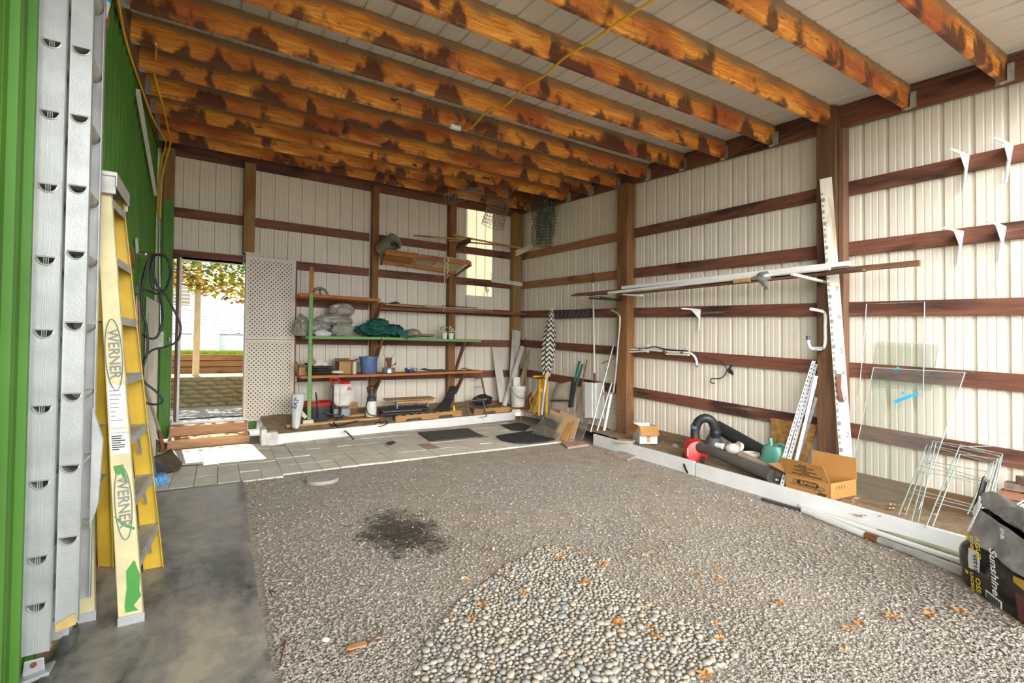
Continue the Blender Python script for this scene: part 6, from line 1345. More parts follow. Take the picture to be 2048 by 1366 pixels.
for a, b, r_, m, lab in (((1181, 864), (1227, 690), 0.010, 'galv', 'thin shiny steel rod leaning on the brown post, farthest left'), ((1194, 862), (1224, 765), 0.012, 'dirtyw', 'thin cream pipe leaning on the brown post, in the middle'), ((1208, 862), (1223, 785), 0.022, 'wplas', 'thick white pipe leaning on the brown post'), ((1203, 727), (1238, 712), 0.008, 'rust', 'rusty rod sticking out across the brown post')):
    q = MB(); q.tube([sp(*a) if a[1] > 800 else xp(*a, 5.05), xp(*b, 5.22)], r_, 8); solo(q, 'leaning_rod', lab, 'rod', M[m], 'rods by the brown post', smooth=True)
q = MB(); fc = xp(1238, 800, 5.28)
for i in range(11): 
    q.tube([xp(1222 + 4.5*i, 765 + 2*i, 5.30), xp(1205 + 5*i, 870 - 1*i, 5.2)], 0.0022, 3)
for i in range(10): q.tube([xp(1205 + 1.6*i + 2, 868 - 10*i, 5.2 + .01*i), xp(1256 + 1.2*i, 862 - 9*i, 5.2 + .01*i)], 0.0022, 3)
solo(q, 'wire_mesh', 'piece of wire fencing standing round the foot of the brown post', 'wire mesh', M['wire'])

# acrylic and cardboard sheets leaning over the end of the curb
SB0, SB1 = gp(1065, 882, 0.02), gp(1148, 893, 0.02)
def sheet(label, pts, m, th=0.004, name='leaning_sheet', cat='sheet'):
    q = MB(); n = (pts[1] - pts[0]).cross(pts[2] - pts[0]).normalized(); q.quadp(pts, n*th); return solo(q, name, label, cat, m, 'sheets leaning in the corner')
acr = glassy('clear_acrylic', (0.94, 0.92, 0.88), 0.05, 0.07); dacr = plain('dark_acrylic', (0.06, 0.05, 0.045), 0.3)
se = (gp(1129, 884) - gp(1063, 869)).normalized(); sb = V((-se.y, se.x, 0)); sb = sb if sb.y > 0 else -sb
snm = (se.cross(sb*0.62 + V((0, 0, 1)))).normalized()
def shp(px_list, d):    # corners in the picture, on a plane leaning back, d behind the front sheet
    return [pp(x, y, gp(1063, 869, 0.03) + sb*d, snm) for x, y in px_list]
acr2 = glassy('hazy_acrylic', (0.80, 0.77, 0.72), 0.08, 0.15)
for lab, pts, d, m, th in (
    ('brown cardboard sheet at the back of the leaning sheet stack', [(1100, 872), (1148, 880), (1160, 838), (1122, 820)], 0.16, M['cardl'], 0.006),
    ('tan cardboard sheet with a torn corner in the leaning sheet stack', [(1096, 874), (1139, 882), (1152, 843), (1112, 826)], 0.12, M['card'], 0.006),
    ('big pale brown cardboard sheet in the middle of the leaning stack', [(1084, 873), (1130, 883), (1144, 838), (1102, 819)], 0.07, M['cardl'], 0.006),
    ('orange-brown cardboard edge in front of the big pale cardboard sheet', [(1122, 878), (1132, 884), (1148, 850), (1140, 845)], 0.05, M['cardd'], 0.012),
    ('dark tinted sheet near the front of the leaning stack', [(1091, 851), (1111, 861), (1119, 845), (1088, 833)], 0.03, dacr, 0.004),
    ('hazy acrylic sheet low at the front of the leaning stack', [(1067, 871), (1111, 885), (1121, 867), (1082, 852)], 0.015, acr2, 0.004),
    ('tall clear acrylic sheet at the very front of the leaning stack', [(1063, 869), (1102, 882), (1128, 836), (1093, 824)], 0.0, acr, 0.004),
    ('clear acrylic sheet standing over the end of the right curb', [(1148, 884), (1166, 880), (1180, 838), (1163, 838)], 0.20, acr, 0.004)):
    sheet(lab, shp(pts, d), m, th)
# ------------------------------------------------------------------ right wall fittings
def bracket(pxc, pxl, pxa, lab, xw=XR - 0.003):
    c = xp(*pxc, xw); l = xp(*pxl, xw); a = yp(pxa[0], pxa[1], c.y)
    t = thing('shelf_bracket', lab, 'bracket', c, 'white shelf brackets')
    q = MB(); q.tube([c + V((0, 0, 0.0)), l], [0.016, 0.010], 6, flat=1.0); q.build('wall_leg', M['white'], t)
    q = MB(); q.tube([c, a], [0.015, 0.009], 6); q.build('arm', M['white'], t)
    q = MB(); q.add([c + V((0, 0.002, 0)), c.lerp(l, 0.45) + V((0, 0.002, 0)), c.lerp(a, 0.5) + V((0, 0.002, 0)), c - V((0, 0.002, 0)), c.lerp(l, 0.45) - V((0, 0.002, 0)), c.lerp(a, 0.5) - V((0, 0.002, 0))], [(0,1,2), (5,4,3), (0,1,4,3), (1,2,5,4), (2,0,3,5)]); q.build('gusset', M['white'], t)
bracket((1935, 312), (1927, 379), (1902, 298), 'white metal shelf bracket on the top girt, left of the upper pair')
bracket((2022, 291), (2011, 366), (1991, 276), 'white metal shelf bracket on the top girt, right of the upper pair')
bracket((1923.6, 464.5), (1915, 529), (1889, 455), 'white metal shelf bracket on the second girt, left of the lower pair')
bracket((2008, 455), (1997, 523.5), (1971, 438.6), 'white metal shelf bracket on the second girt, right of the lower pair')
bracket((1399.5, 620), (1397, 661), (1363, 617), 'small white shelf bracket alone on the third girt between the big posts')
q = MB(); P1 = xp(1650, 626, xf - 0.012); P2 = xp(1650, 688, xf - 0.012)
q.tube(smooth_path([yp(1622, 618, P1.y), yp(1644, 623, P1.y), P1 + V((0, 0, -0.02)), P1.lerp(P2, 0.5), P2 + V((0, 0, 0.02)), yp(1645, 697, P2.y), yp(1624, 697, P2.y), yp(1618, 690, P2.y), yp(1616, 677, P2.y)], 5), 0.015, 10)
t = thing('storage_hook', 'large white U-shaped storage hook on the thick brown post', 'hook', P2)
q.build('bar', M['white'], t, smooth=True); q = MB(); a_ = yp(1616, 680, P2.y); q.tube([a_, a_ + V((0, 0, 0.04))], 0.018, 9); q.build('rubber_tip', M['charcoal'], t, smooth=True)
q = MB(); q.tube([yp(1645, 697, P2.y), yp(1626, 697, P2.y)], 0.0185, 10); q.build('sleeve', M['grey'], t, smooth=True)
# long pipes and boards on wall arms
ax_ = 5.12
for a, b, w_, h_, m, xo, lab in (((1840, 526), (1150, 590), 0.035, 0.05, 'lumy', 0.0, 'long brown board reaching furthest right on the long wall rack'), ((1730, 540), (1235, 590), 0.09, 0.02, 'lumy', -0.03, 'flat dark board under the white gutters on the long wall rack')):
    q = MB(); q.beam(xp(*a, ax_ + xo), xp(*b, ax_ + xo), w_, h_); solo(q, 'rack_board', lab, 'board', M[m], 'boards on the long wall rack', bevel=0.003)
q = MB(); q.beam(xp(1700, 527, ax_ - 0.05), xp(1245, 576, ax_ - 0.05), 0.06, 0.045); solo(q, 'white_gutter', 'flaky white square gutter with a broken end on the long wall rack', 'gutter', M['white'], 'white gutters', bevel=0.004)
q = MB(); q.tube([xp(1660, 536, ax_ - 0.10), xp(1217, 586, ax_ - 0.10)], 0.022, 10); solo(q, 'white_pipe', 'long white plastic pipe lying at the front of the long wall rack', 'pipe', M['wplas'], smooth=True)
q = MB(); q.tube([xp(1696, 532, ax_ - 0.02), xp(1250, 584, ax_ - 0.02)], 0.016, 8); solo(q, 'white_pipe', 'thinner white pipe tucked behind the front pipe on the long wall rack', 'pipe', M['dirtyw'], smooth=True)
q = MB(); q.beam(xp(1246, 589, ax_ - 0.14), xp(1284, 591, ax_ - 0.14), 0.02, 0.02); solo(q, 'white_strip', 'short white strip under the left end of the long rack', 'strip', M['white'])
q = MB(); q.beam(xp(1143, 591, ax_ - 0.04), xp(1215, 588, ax_ - 0.04), 0.025, 0.025); solo(q, 'thin_stick', 'thin brown stick reaching furthest left on the long wall rack', 'stick', M['lumy'])
q = MB(); a_ = xp(1206, 590, ax_ - 0.05); q.beam(xp(1178, 591, ax_ - 0.05), xp(1236, 598, ax_ + 0.05), 0.10, 0.012); q.beam(xp(1178, 596, ax_ - 0.09), xp(1236, 600, ax_ + 0.0), 0.01, 0.03); solo(q, 'metal_angle', 'dark steel angle piece at the left end of the long wall rack', 'steel angle', M['iron'])
c = xp(1527, 553, ax_ - 0.13); q = MB(); q.blob(c, 0.055, 0.075, 0.055, 0.2, 3, 5); q.beam(c + V((0, 0.05, -0.03)), c + V((0, -0.04, -0.14)), 0.02, 0.03); q.blob(c + V((0.02, 0.1, 0.0)), 0.03, 0.06, 0.02, 0.2, 3, 6); solo(q, 'glass_lamp', 'grey glass and metal fitting lying on the long wall rack', 'fitting', M['silver'], smooth=True)
q = MB(); q.beam(xp(1468, 563, ax_ - 0.13), xp(1500, 560, ax_ - 0.13), 0.04, 0.04); solo(q, 'wood_block', 'orange wooden block on the long wall rack beside the grey fitting', 'block', M['lumx'], bevel=0.003)
q = MB(); q.tube([xp(1650, 564, xf), yp(1584, 548, xp(1650, 564, xf).y)], 0.016, 9); solo(q, 'pipe_support', 'white pipe arm under the long wall rack on the thick post', 'arm', M['dirtyw'], smooth=True)
q = MB(); a_ = xp(1243, 600, xf); q.tube([a_, yp(1200, 596, a_.y)], 0.016, 9); solo(q, 'pipe_support', 'dark pipe arm under the long wall rack on the post by the bent conduit', 'arm', M['iron'], smooth=True)
# pipe rail with clips
xw = XR - 0.05
t = thing('pipe_rail', 'white and copper pipe rail clipped along the fourth girt beside the brown post', 'pipe', xp(1320, 705, xw))
q = MB(); q.tube(smooth_path([xp(1246, 720, xw), xp(1250, 706, xw), xp(1258, 699, xw), xp(1300, 700, xw), xp(1340, 704, xw), xp(1376, 706, xw), xp(1388, 712, xw), xp(1393, 722, xw), xp(1394, 730, xw)], 5), 0.016, 9); q.build('upper_pipe', M['wplas'], t, smooth=True)
q = MB(); q.tube([xp(1256, 704, xw - 0.03), xp(1296, 702.5, xw - 0.03)], 0.012, 8); q.tube([xp(1332, 708, xw - 0.03), xp(1378, 710, xw - 0.03)], 0.012, 8); q.build('lower_pipe', M['wplas'], t, smooth=True)
for a, b in (((1252, 702), (1262, 704)), ((1279, 698), (1282, 704)), ((1326, 702), (1336, 708)), ((1363, 704), (1367, 711))): q = MB(); q.tube([xp(*a, xw - 0.02), xp(*b, xw - 0.02)], 0.018, 8); q.build('copper_clip', M['copper'], t, smooth=True)
for px_ in (1296, 1377): q = MB(); a_ = xp(px_, 688 + (px_ - 1296)*0.06, XR - 0.005); q.box(a_ + V((-0.012, -0.028, -0.13)), a_ + V((0, 0.028, 0))); q.build('wall_plate', M['white'], t, bevel=0.003)
q = MB(); q.tube(smooth_path([xp(1255, 697, xw), xp(1290, 697, xw), xp(1308, 693.5, xw), xp(1335, 699, xw), xp(1376, 702, xw)], 5), 0.009, 7); q.build('cable', M['black'], t, smooth=True)
q = MB(); q.tube([xp(1394, 729, xw), xp(1391, 731, xw), xp(1396, 733, xw)], 0.012, 7); q.build('tap', M['galv'], t, smooth=True)
xw = XR - 0.06
t = thing('bird_hook', 'black plant hook with a small bird shape, hung on the fourth girt', 'hook', xp(1450, 745, xw))
q = MB(); q.tube(smooth_path([xp(1378, 707, XR - 0.01), xp(1410, 714, xw), xp(1440, 722, xw), xp(1452, 735, xw), xp(1452, 746, xw), xp(1444, 755, xw), xp(1432, 757.5, xw), xp(1424, 757, xw), xp(1421, 762, xw), xp(1424, 766, xw), xp(1429, 766.5, xw)], 5), [0.004]*12 + [0.007]*39, 7); q.build('hook_rod', M['iron'], t, smooth=True)
q = MB(); bp = [(1454, 738), (1458, 735), (1462, 728), (1464, 730), (1461, 737), (1466, 743), (1467, 748), (1465, 751), (1462, 749), (1456, 745), (1453, 741)]
pts = [xp(x, y, xw) for x, y in bp]; q.quadp(pts, (0.006, 0, 0)); q.build('bird', M['iron'], t)

# measuring board with painted numbers
mb0, mb1 = xp(1696, 975, 5.12), xp(1651, 356, 5.235)
t = thing('measuring_board', 'tall worn white board with painted numbers leaning on the brown posts', 'board', mb0)
mu = (mb1 - mb0).normalized(); L = (mb1 - mb0).length; ms_ = V((0.35, -0.94, 0)); ms_ = (ms_ - mu*ms_.dot(mu)).normalized(); mn = mu.cross(ms_)
if mn.dot(P0 - mb0) < 0: mn = -mn
bw_ = 0.105
wm_ = wood('worn_white_board', (0.60, 0.55, 0.45), (0.72, 0.67, 0.57), 'z', (0.40, 0.30, 0.20), 0.12)
q = MB(); q.obox(mb0 + mu*L/2 - mn*0.011, ms_*bw_/2, mu*L/2, mn*0.011); bo = q.build('board', wm_, t, bevel=0.003)
def along(y_px): # distance up the board at a picture height
    d = ray(1670, y_px); tt = (mb0 - P0).dot(mn)/d.dot(mn); return (P0 + d*tt - mb0).dot(mu)
mside = ms_ if (mu.cross(ms_)).dot(mn) < 0 else -ms_
for s_, ypx in (('7', 577), ('6', 632), ('5', 700), ('4', 745), ('3', 795), ('2', 867)):
    lettering(s_, mb0 + mu*(along(ypx) - 0.03) + mside*0.012 + mn*0.001, mside, mu, 0.07, M['inkgrey'], bo)
for i in range(46):
    h = 0.10 + i*(L - 0.2)/46; q = MB(); cc = mb0 + mu*h - mside*0.036 + mn*0.0005
    if i % 4 == 0: poly = [(-0.012, -0.02), (0.012, -0.02), (0.020, 0), (0.012, 0.02), (-0.012, 0.02)]
    elif i % 4 == 2: poly = [(-0.012, -0.018), (0.016, -0.018), (0.0, 0.0), (0.016, 0.018), (-0.012, 0.018)]
    else: poly = [(-0.010, -0.011), (0.004, -0.011), (0.004, 0.011), (-0.010, 0.011)]
    q.prism(poly, cc, mside, mu, mn*0.0006); q.build('painted_mark', M['inkgrey'], bo)
q = MB(); a_, b_ = along(748), along(804)
q.quadp([mb0 + mu*b_ - mside*0.02 + mn*0.001, mb0 + mu*b_ + mside*0.02 + mn*0.001, mb0 + mu*((a_+b_)/2) + mside*0.004 + mn*0.001, mb0 + mu*a_ + mside*0.015 + mn*0.001, mb0 + mu*a_ - mside*0.03 + mn*0.001, mb0 + mu*((a_+b_)/2) - mside*0.035 + mn*0.001], mn*0.02); q.build('wooden_grip', M['girty'], t, bevel=0.004)

# glass panes with blue tape
gl = glassy('window_glass', (0.93, 0.95, 0.93), 0.02, 0.05); ged = plain('glass_edge', (0.60, 0.64, 0.58), 0.3)
def pane(label, BL, BR, TRx, TLx, top):
    b0 = gp(*BL, 0.03); b1_ = V((b0.x, xp(BR[0], BR[1], b0.x).y, 0.03))
    t0 = xp(TLx[0], TLx[1], XR - top); t1 = pp(TRx[0], TRx[1], b0, (b1_ - b0).cross(t0 - b0))
    t = thing('glass_sheet', label, 'glass', (b0 + b1_)/2, 'glass panes')
    n = (b1_ - b0).cross(t0 - b0).normalized(); q = MB(); q.quadp([b0, b1_, t1, t0], n*0.004); g_ = q.build('glass', gl, t)
    q = MB()
    for a, b in ((b0, t0), (b1_, t1), (t0, t1)): q.beam(a, b, 0.004, 0.006)
    q.build('edge', ged, t); return t, b0, n
t, pb0, pn = pane('large clear glass pane with blue tape leaning on the right wall', (1692, 990), (1836, 1016), (1930, 745), (1747, 735), 0.08)
if pn.dot(P0 - pb0) < 0: pn = -pn
for pts in ([(1788, 801), (1790, 807), (1838, 789), (1836, 783)], [(1788, 738), (1796, 733), (1799, 736), (1791, 741)], [(1802, 784), (1806, 782), (1810, 788), (1806, 790)]):
    q = MB(); q.quadp([pp(x, y, pb0 + pn*0.006, pn) for x, y in pts], pn*0.001); q.build('blue_tape', M['tape'], t)
pane('second clear glass pane standing behind the taped one', (1707, 968), (1826, 992), (1878, 690), (1757, 682), 0.012)
q = MB(); xw = XR - 0.02; q.tube([xp(1717, 790, xw + 0.01), xp(1727, 690, xw + 0.005), xp(1733, 608, xw), xp(1790, 606, xw), xp(1849, 604, xw), xp(1848, 700, xw + 0.005), xp(1846, 795, xw + 0.01)], 0.0045, 6); solo(q, 'wire_hoop', 'thin grey wire frame hanging on the third girt behind the glass', 'wire', M['galv'], smooth=True)
# wire plant cages
cgp = sp(1835, 1050); cgt = xp(1921, 892, XR - 0.02); cu_ = V((0, 1, 0)); cn = (cgt - cgp).cross(cu_).normalized()
if cn.dot(P0 - cgp) < 0: cn = -cn
def cg(x, y, d=0.0): return pp(x, y, cgp + cn*d, cn)
cages = [([(1797, 1031), (1854, 889), (1931, 905), (1988, 922), (1945, 1028)], [[(1834, 930), (1990, 968)], [(1830, 942), (1984, 965)], [(1818, 985), (1960, 1018)]], 'plant cage of pale green wire leaning on the right wall, leftmost', 0.08),
         ([(1822, 1046), (1866, 882), (1931, 892), (2005, 908), (1978, 1035)], [[(1852, 925), (1998, 967)], [(1826, 978), (1984, 1020)], [(1855, 922), (1972, 943)]], 'plant cage of pale green wire leaning behind the leftmost one', 0.11),
         ([(1851, 1055), (1914, 905), (1921, 889), (2001, 914), (1968, 1038)], [[(1890, 952), (1996, 975)], [(1870, 1005), (1975, 1030)], [(1920, 893), (1990, 892)]], 'plant cage of pale green wire, nearest the bag and bricks', 0.14)]
for path, bars, lab, d in cages:
    t = thing('plant_cage', lab, 'plant cage', V((cg(*path[0]).x, cg(*path[0]).y, 0.05)), 'wire plant cages')
    q = MB(); q.tube([cg(x, y, d) for x, y in path], 0.0045, 6); q.build('hoop', M['gwire'], t, smooth=True)
    q = MB(); q.tube([cg(path[0][0] + 14, path[0][1] - 2, d + 0.02), cg(path[1][0] + 6, path[1][1] + 3, d + 0.02), cg(path[3][0] - 6, path[3][1] + 4, d + 0.02), cg(path[4][0] - 10, path[4][1], d + 0.02)], 0.0045, 6); q.build('hoop', M['gwire'], t, smooth=True)
    for a, b in bars: q = MB(); q.tube([cg(*a, d), cg(*b, d)], 0.0035, 6); q.build('cross_wire', M['gwire'], t, smooth=True)
# bricks
bk = [(2010, 1058, 0, 'brickb'), (2048, 1066, 0, 'brickb'), (2018, 1042, 1, 'brick'), (2052, 1046, 1, 'brickb'), (2014, 1022, 2, 'brickb'), (2050, 1026, 2, 'brickb'), (2019, 1004, 3, 'brickb'), (2055, 1008, 3, 'brickb'), (2012, 990, 4, 'brick'), (2054, 992, 4, 'brick'), (2021, 975, 5, 'brickb'), (2052, 976, 5, 'brickb'), (2042, 960, 6, 'brickb')]
bz = soil(5.1, 1.1)
for i, (px_, py_, lv, m) in enumerate(bk):
    xx = 5.10 + 0.03*((lv*7) % 3 - 1); a_ = xp(px_, py_, xx); a_.z = bz + 0.062*lv
    ang = 0.15*math.sin(i*2.3) + (0.6 if lv == 6 else 0); u_ = V((math.sin(ang), math.cos(ang), 0)); v_ = V((u_.y, -u_.x, 0))
    col = 'bright red' if m == 'brick' else 'dusty tan'
    lv_w = ['bottom', 'second', 'third', 'fourth', 'fifth', 'sixth', 'top'][lv]
    sd = 'left' if px_ < 2035 else 'right'
    if lv == 6: sd = 'only'
    q = MB(); q.obox(a_ + V((0.045, -0.06, 0.030)), u_*0.098, v_*0.046, (0, 0, 0.029)); solo(q, 'brick', f'{col} brick in the stack behind the black bag, {lv_w} layer, {sd} one', 'brick', M[m], 'bricks behind the bag', bevel=0.004)
q = MB(); wb_ = gp(2012, 1075, 0.03); xw = 4.75
q.tube([xp(2010, 1070, xw), xp(2011, 1022, xw), xp(2050, 1000, xw), xp(2075, 990, xw)], 0.006, 6); q.tube([xp(2017, 1066, xw), xp(2018, 1022, xw), xp(2055, 1005, xw)], 0.006, 6); q.tube([xp(2012, 1026, xw), xp(2060, 1033, xw)], 0.006, 6); q.tube([xp(2048, 1080, xw - 0.1), xp(2048, 1012, xw - 0.1)], 0.007, 6)
solo(q, 'wire_stand', 'white wire stand in front of the brick stack', 'stand', M['white'], smooth=True)

# galvanised slotted angles and board behind
q = MB(); b0, b1_ = sp(1545, 945), sp(1632, 958); b0.x = 5.24; b1_.x = 5.24
q.quadp([V((5.31, b0.y + 0.10, soil(5.31, 3))), V((5.31, 2.72, soil(5.31, 2.7))), xp(1636, 850, 5.35), xp(1541, 836, 5.35)], (0.012, 0, 0)); solo(q, 'particle_board', 'orange particle board sheet leaning on the wall behind the watering can', 'board', M['osb'], bevel=0.002)
for i, (a, b, wd_) in enumerate((((1553, 962), (1627, 722), 0.026), ((1563, 972), (1631, 728), 0.030), ((1580, 956), (1631, 765), 0.02), ((1588, 952), (1632, 795), 0.02), ((1583, 962), (1632, 752), 0.025))):
    p_, q_ = sp(*a), xp(*b, 5.20 - 0.012*i); mb = MB(); mb.beam(p_, q_, wd_, 0.003, up=(-1, -0.4, 0)); mb.beam(p_ + V((0.012, -wd_*0.5, 0)), q_ + V((0.012, -wd_*0.5, 0)), 0.003, 0.025, up=(-1, -0.4, 0))
    t = thing('slotted_angle', f'galvanised steel slotted angle leaning on the thick post, {ordinal[i]} from the left', 'steel angle', p_, 'slotted angles'); an = mb.build('angle', M['galv'], t)
    if i < 2:
        mb = MB(); d_ = (q_ - p_).normalized(); LL = (q_ - p_).length; s_ = d_.cross(V((-1, -0.4, 0))).normalized(); nn = s_.cross(d_); nn = nn if nn.dot(P0 - p_) > 0 else -nn
        for k in range(int(LL/0.045)): mb.obox(p_ + d_*(0.03 + 0.045*k) + nn*0.0022, d_*0.011, s_*0.004, nn*0.0004)
        mb.build('slots', M['ink'], an)
# cardboard box with printing
FL, FR = V((4.524, 2.461, 0.105)), V((4.482, 2.056, 0.105))
u_ = FR - FL; v_ = V((-u_.y, u_.x, 0)).normalized(); v_ = v_ if v_.x > 0 else -v_
BH = 0.145
t, body, fl = carton('cardboard_box', 'open brown shipping box with black printing, beside the measuring board', FL, u_, v_*0.38, BH, M['cardd'], (30, None, 4, 75))
un = u_.normalized(); nf = -v_
lettering('SUBWAY', FL + un*0.145 + V((0, 0, 0.082)) + nf*0.002, un, (0, 0, 1), 0.036, M['cardd'], body, bold=0.002)
q = MB(); q.prism([(0.02*math.cos(a) + (0.078 if math.cos(a) > 0 else -0.078), 0.023*math.sin(a)) for a in [2*math.pi*i/24 for i in range(24)]], FL + un*0.21 + V((0, 0, 0.094)) + nf*0.0004, un, (0,0,1), nf*0.0006); q.build('print_badge', M['ink'], body)
q = MB(); q.tube([FL + un*(0.095 + 0.018*math.cos(a)) + V((0, 0, 0.094 + 0.018*math.sin(a))) + nf*0.001 for a in [2*math.pi*i/16 for i in range(16)]], 0.003, 5, closed=True); q.build('print_sketch', M['ink'], body)
q = MB(); q.tube(smooth_path([FL + un*0.29 + V((0,0,0.100)) + nf*0.001, FL + un*0.27 + V((0,0,0.045)) + nf*0.001], 3), 0.0022, 5); q.build('print_sketch', M['ink'], body)
q = MB(); q.tube(smooth_path([FL + un*0.30 + V((0,0,0.085)) + nf*0.001, FL + un*0.345 + V((0,0,0.090)) + nf*0.001, FL + un*0.355 + V((0,0,0.070)) + nf*0.001, FL + un*0.315 + V((0,0,0.060)) + nf*0.001, FL + un*0.33 + V((0,0,0.045)) + nf*0.001, FL + un*0.375 + V((0,0,0.038)) + nf*0.001], 5), 0.0022, 5); q.build('print_sketch', M['ink'], body)

q = MB()
for k in range(12): q.obox(FL + un*(0.045 + 0.024*k) + V((0, 0, 0.062)) + nf*0.001, un*(0.006 + 0.004*(k % 3)), V((0, 0, 0.003)), nf*0.0004)
q.build('print_line', M['ink'], body)
q = MB()
for k in range(9): q.obox(FL + un*(0.30 + 0.008*k) + V((0, 0, 0.03)) + nf*0.001, un*(0.0015 + 0.001*(k % 3)), V((0, 0, 0.011)), nf*0.0005)
q.build('print_code', M['ink'], body)
f0 = fl[0]; dF = (nf*math.sin(R(30)) + V((0, 0, 1))*math.cos(R(30))); nF = nf*math.cos(R(30)) - V((0,0,1))*math.sin(R(30)); nF = nF
for k, s_ in enumerate(('FRAGILE', 'HANDLE WITH CARE', 'FRAGIL', 'MANEJAR CON CUIDADO', 'FRAGILE', 'MANIPULER AVEC PRECAUTIONS')):
    lettering(s_, FL + un*0.21 + V((0, 0, BH)) + dF*(0.132 - 0.021*k) + nF*0.0055, un, dF, 0.018, M['ink'], f0, align='CENTER', bold=0.0005)
ur = v_.normalized(); nr = un
q = MB(); 
for k in range(4): q.obox(FR + ur*(0.08 + 0.04*k) + V((0, 0, 0.10)) + nr*0.001, ur*(0.012), V((0, 0, 0.0015)), nr*0.0006); q.obox(FR + ur*(0.08 + 0.04*k) + V((0, 0, 0.10)) + nr*0.001, ur*0.0015, V((0, 0, 0.02)), nr*0.0006)
q.build('print_arrows', M['ink'], body)
# white carton by the brown post
Cc, Ll, Rr_ = sp(1279, 888), sp(1249, 872), sp(1304, 872)
d1 = (Ll - Cc); d1.z = 0; d2 = V((-d1.y, d1.x, 0)).normalized(); d2 = d2 if d2.x > 0 else -d2
d1 = d1.normalized()*0.30; 
carton('white_carton', 'open white cardboard box with brown inside, at the foot of the brown post', Cc, d1, d2*0.24, 0.235, M['wcard'], (150, 165, 165, 148), inner=M['cardd'])
q = MB(); a_ = Cc + d2*0.12 + V((0, 0, 0.07)); nw = -d1.normalized(); q.obox(a_ + nw*0.002, d2*0.025, V((0, 0, 0.05)), nw*0.001); 
solo(q, 'tan_label', 'small tan sticker on the side of the white cardboard box', 'sticker', M['cardl'])

# leaf blower and vacuum
bc = sp(1385, 912); bc = V((4.66, 3.72, 0.16))
bc = pp(1387, 900, (4.70, 0, 0), (1, 0, 0))
t = thing('leaf_blower', 'red leaf blower vacuum with thick black tubes behind the curb', 'leaf blower', V((bc.x, bc.y, 0.12)))
def bl(px, py, x): return xp(px, py, x)
q = MB(); q.blob(bc, 0.13, 0.105, 0.125, 0.12, 2.2, 3, 22, 14); q.lathe([(0.06, 0), (0.125, 0.01), (0.135, 0.05), (0.12, 0.09), (0.05, 0.10)], bc + V((-0.02, -0.04, -0.01)), (-0.55, -0.75, 0.1), 22, capt=True); q.build('housing', M['red'], t, smooth=True)
q = MB(); q.tube([bl(1372, 893, 4.66), bl(1380, 885, 4.68), bl(1398, 880, 4.72)], [0.035, 0.05, 0.04], 9); q.build('shroud', M['red'], t, smooth=True)
q = MB(); q.tube(smooth_path([bl(1391, 884, 4.72), bl(1390, 862, 4.72), bl(1397, 843, 4.74), bl(1411, 836, 4.78), bl(1424, 843, 4.84), bl(1430, 860, 4.88), bl(1430, 872, 4.9)], 6), [0.050]*31 + [0.062]*6, 14); q.build('intake_elbow', M['black'], t, smooth=True)
q = MB(); q.tube([bl(1389.5, 856, 4.72), bl(1391, 851, 4.72)], 0.052, 14); q.build('blue_band', M['blue'], t, smooth=True)
q = MB(); q.tube([bl(1430, 868, 4.9), bl(1428, 880, 4.92), bl(1424, 895, 4.9), bl(1419, 905, 4.86)], [0.06, 0.085, 0.09, 0.06], 14); q.build('collar', M['charcoal'], t, smooth=True)
q = MB(); q.tube([bl(1401, 895, 4.66), bl(1412, 898, 4.63), bl(1470, 921, 4.58), bl(1472, 922, 4.58), bl(1530, 946, 4.55), bl(1543, 952, 4.54)], [0.062, 0.050, 0.055, 0.060, 0.062, 0.064], 18); q.build('blower_tube', plain('dusty_black_plastic', (0.085, 0.075, 0.065), 0.7, 0, 0.15, 5), t, smooth=True)
q = MB(); q.tube([bl(1408, 914, 4.62), bl(1404, 925, 4.6)], 0.02, 8); q.tube(smooth_path([bl(1372, 895, 4.62), bl(1367, 915, 4.6), bl(1369, 932, 4.50), bl(1375, 945, 4.44)], 5), 0.012, 7); q.tube([bl(1405, 925, 4.56), bl(1412, 940, 4.52)], 0.014, 7); q.build('straps', M['black'], t, smooth=True)
q = MB(); a_ = bl(1396, 898, 4.58); 
q = MB()
for k in range(5): a_ = bl(1375.5, 898 + 3.2*k, 4.535); q.obox(a_, (0.001, 0, 0), (0, 0.008, 0), (0, 0, 0.005 if k % 2 else 0.008))
q.build('white_print', M['white'], t)
q = MB(); q.tube([bl(1434, 853, 5.20), bl(1523, 905, 5.18)], [0.075, 0.085], 18); solo(q, 'black_tube', 'thick black plastic tube lying against the wall behind the leaf blower', 'tube', M['black'], smooth=True)
q = MB(); q.tube([bl(1480, 912, 4.76), bl(1490, 915, 4.76), bl(1568, 952, 4.66)], [0.055, 0.045, 0.045], 16); solo(q, 'dusty_tube', 'dusty grey-brown tube lying across beside the leaf blower', 'tube', plain('dusty_tube', (0.24, 0.19, 0.14), 0.8, 0, 0.15, 5), smooth=True)
t = thing('work_light', 'dirty white grilled lamp head lying behind the leaf blower tube', 'lamp', bl(1465, 908, 4.86))
q = MB(); c = bl(1466, 898, 4.88); q.blob(c, 0.075, 0.085, 0.06, 0.12, 2.4, 8); q.build('body', M['dirtyw'], t, smooth=True)
q = MB(); q.tube([bl(1474, 894, 4.9), bl(1480, 897, 4.93)], [0.07, 0.065], 16); q.build('rim', M['dirtyw'], t, smooth=True)
q = MB(); q.tube([bl(1432, 890, 4.86), bl(1446, 893, 4.86)], [0.03, 0.035], 10); q.build('neck', M['wplas'], t, smooth=True)
c = sp(1502, 925); c = bl(1502, 916, 4.92); c.z = soil(c.x, c.y)
t = thing('plant_pot', 'small round cream plant pot with dry soil beside the watering can', 'pot', c)
zt = bl(1502, 905, 4.92).z - c.z
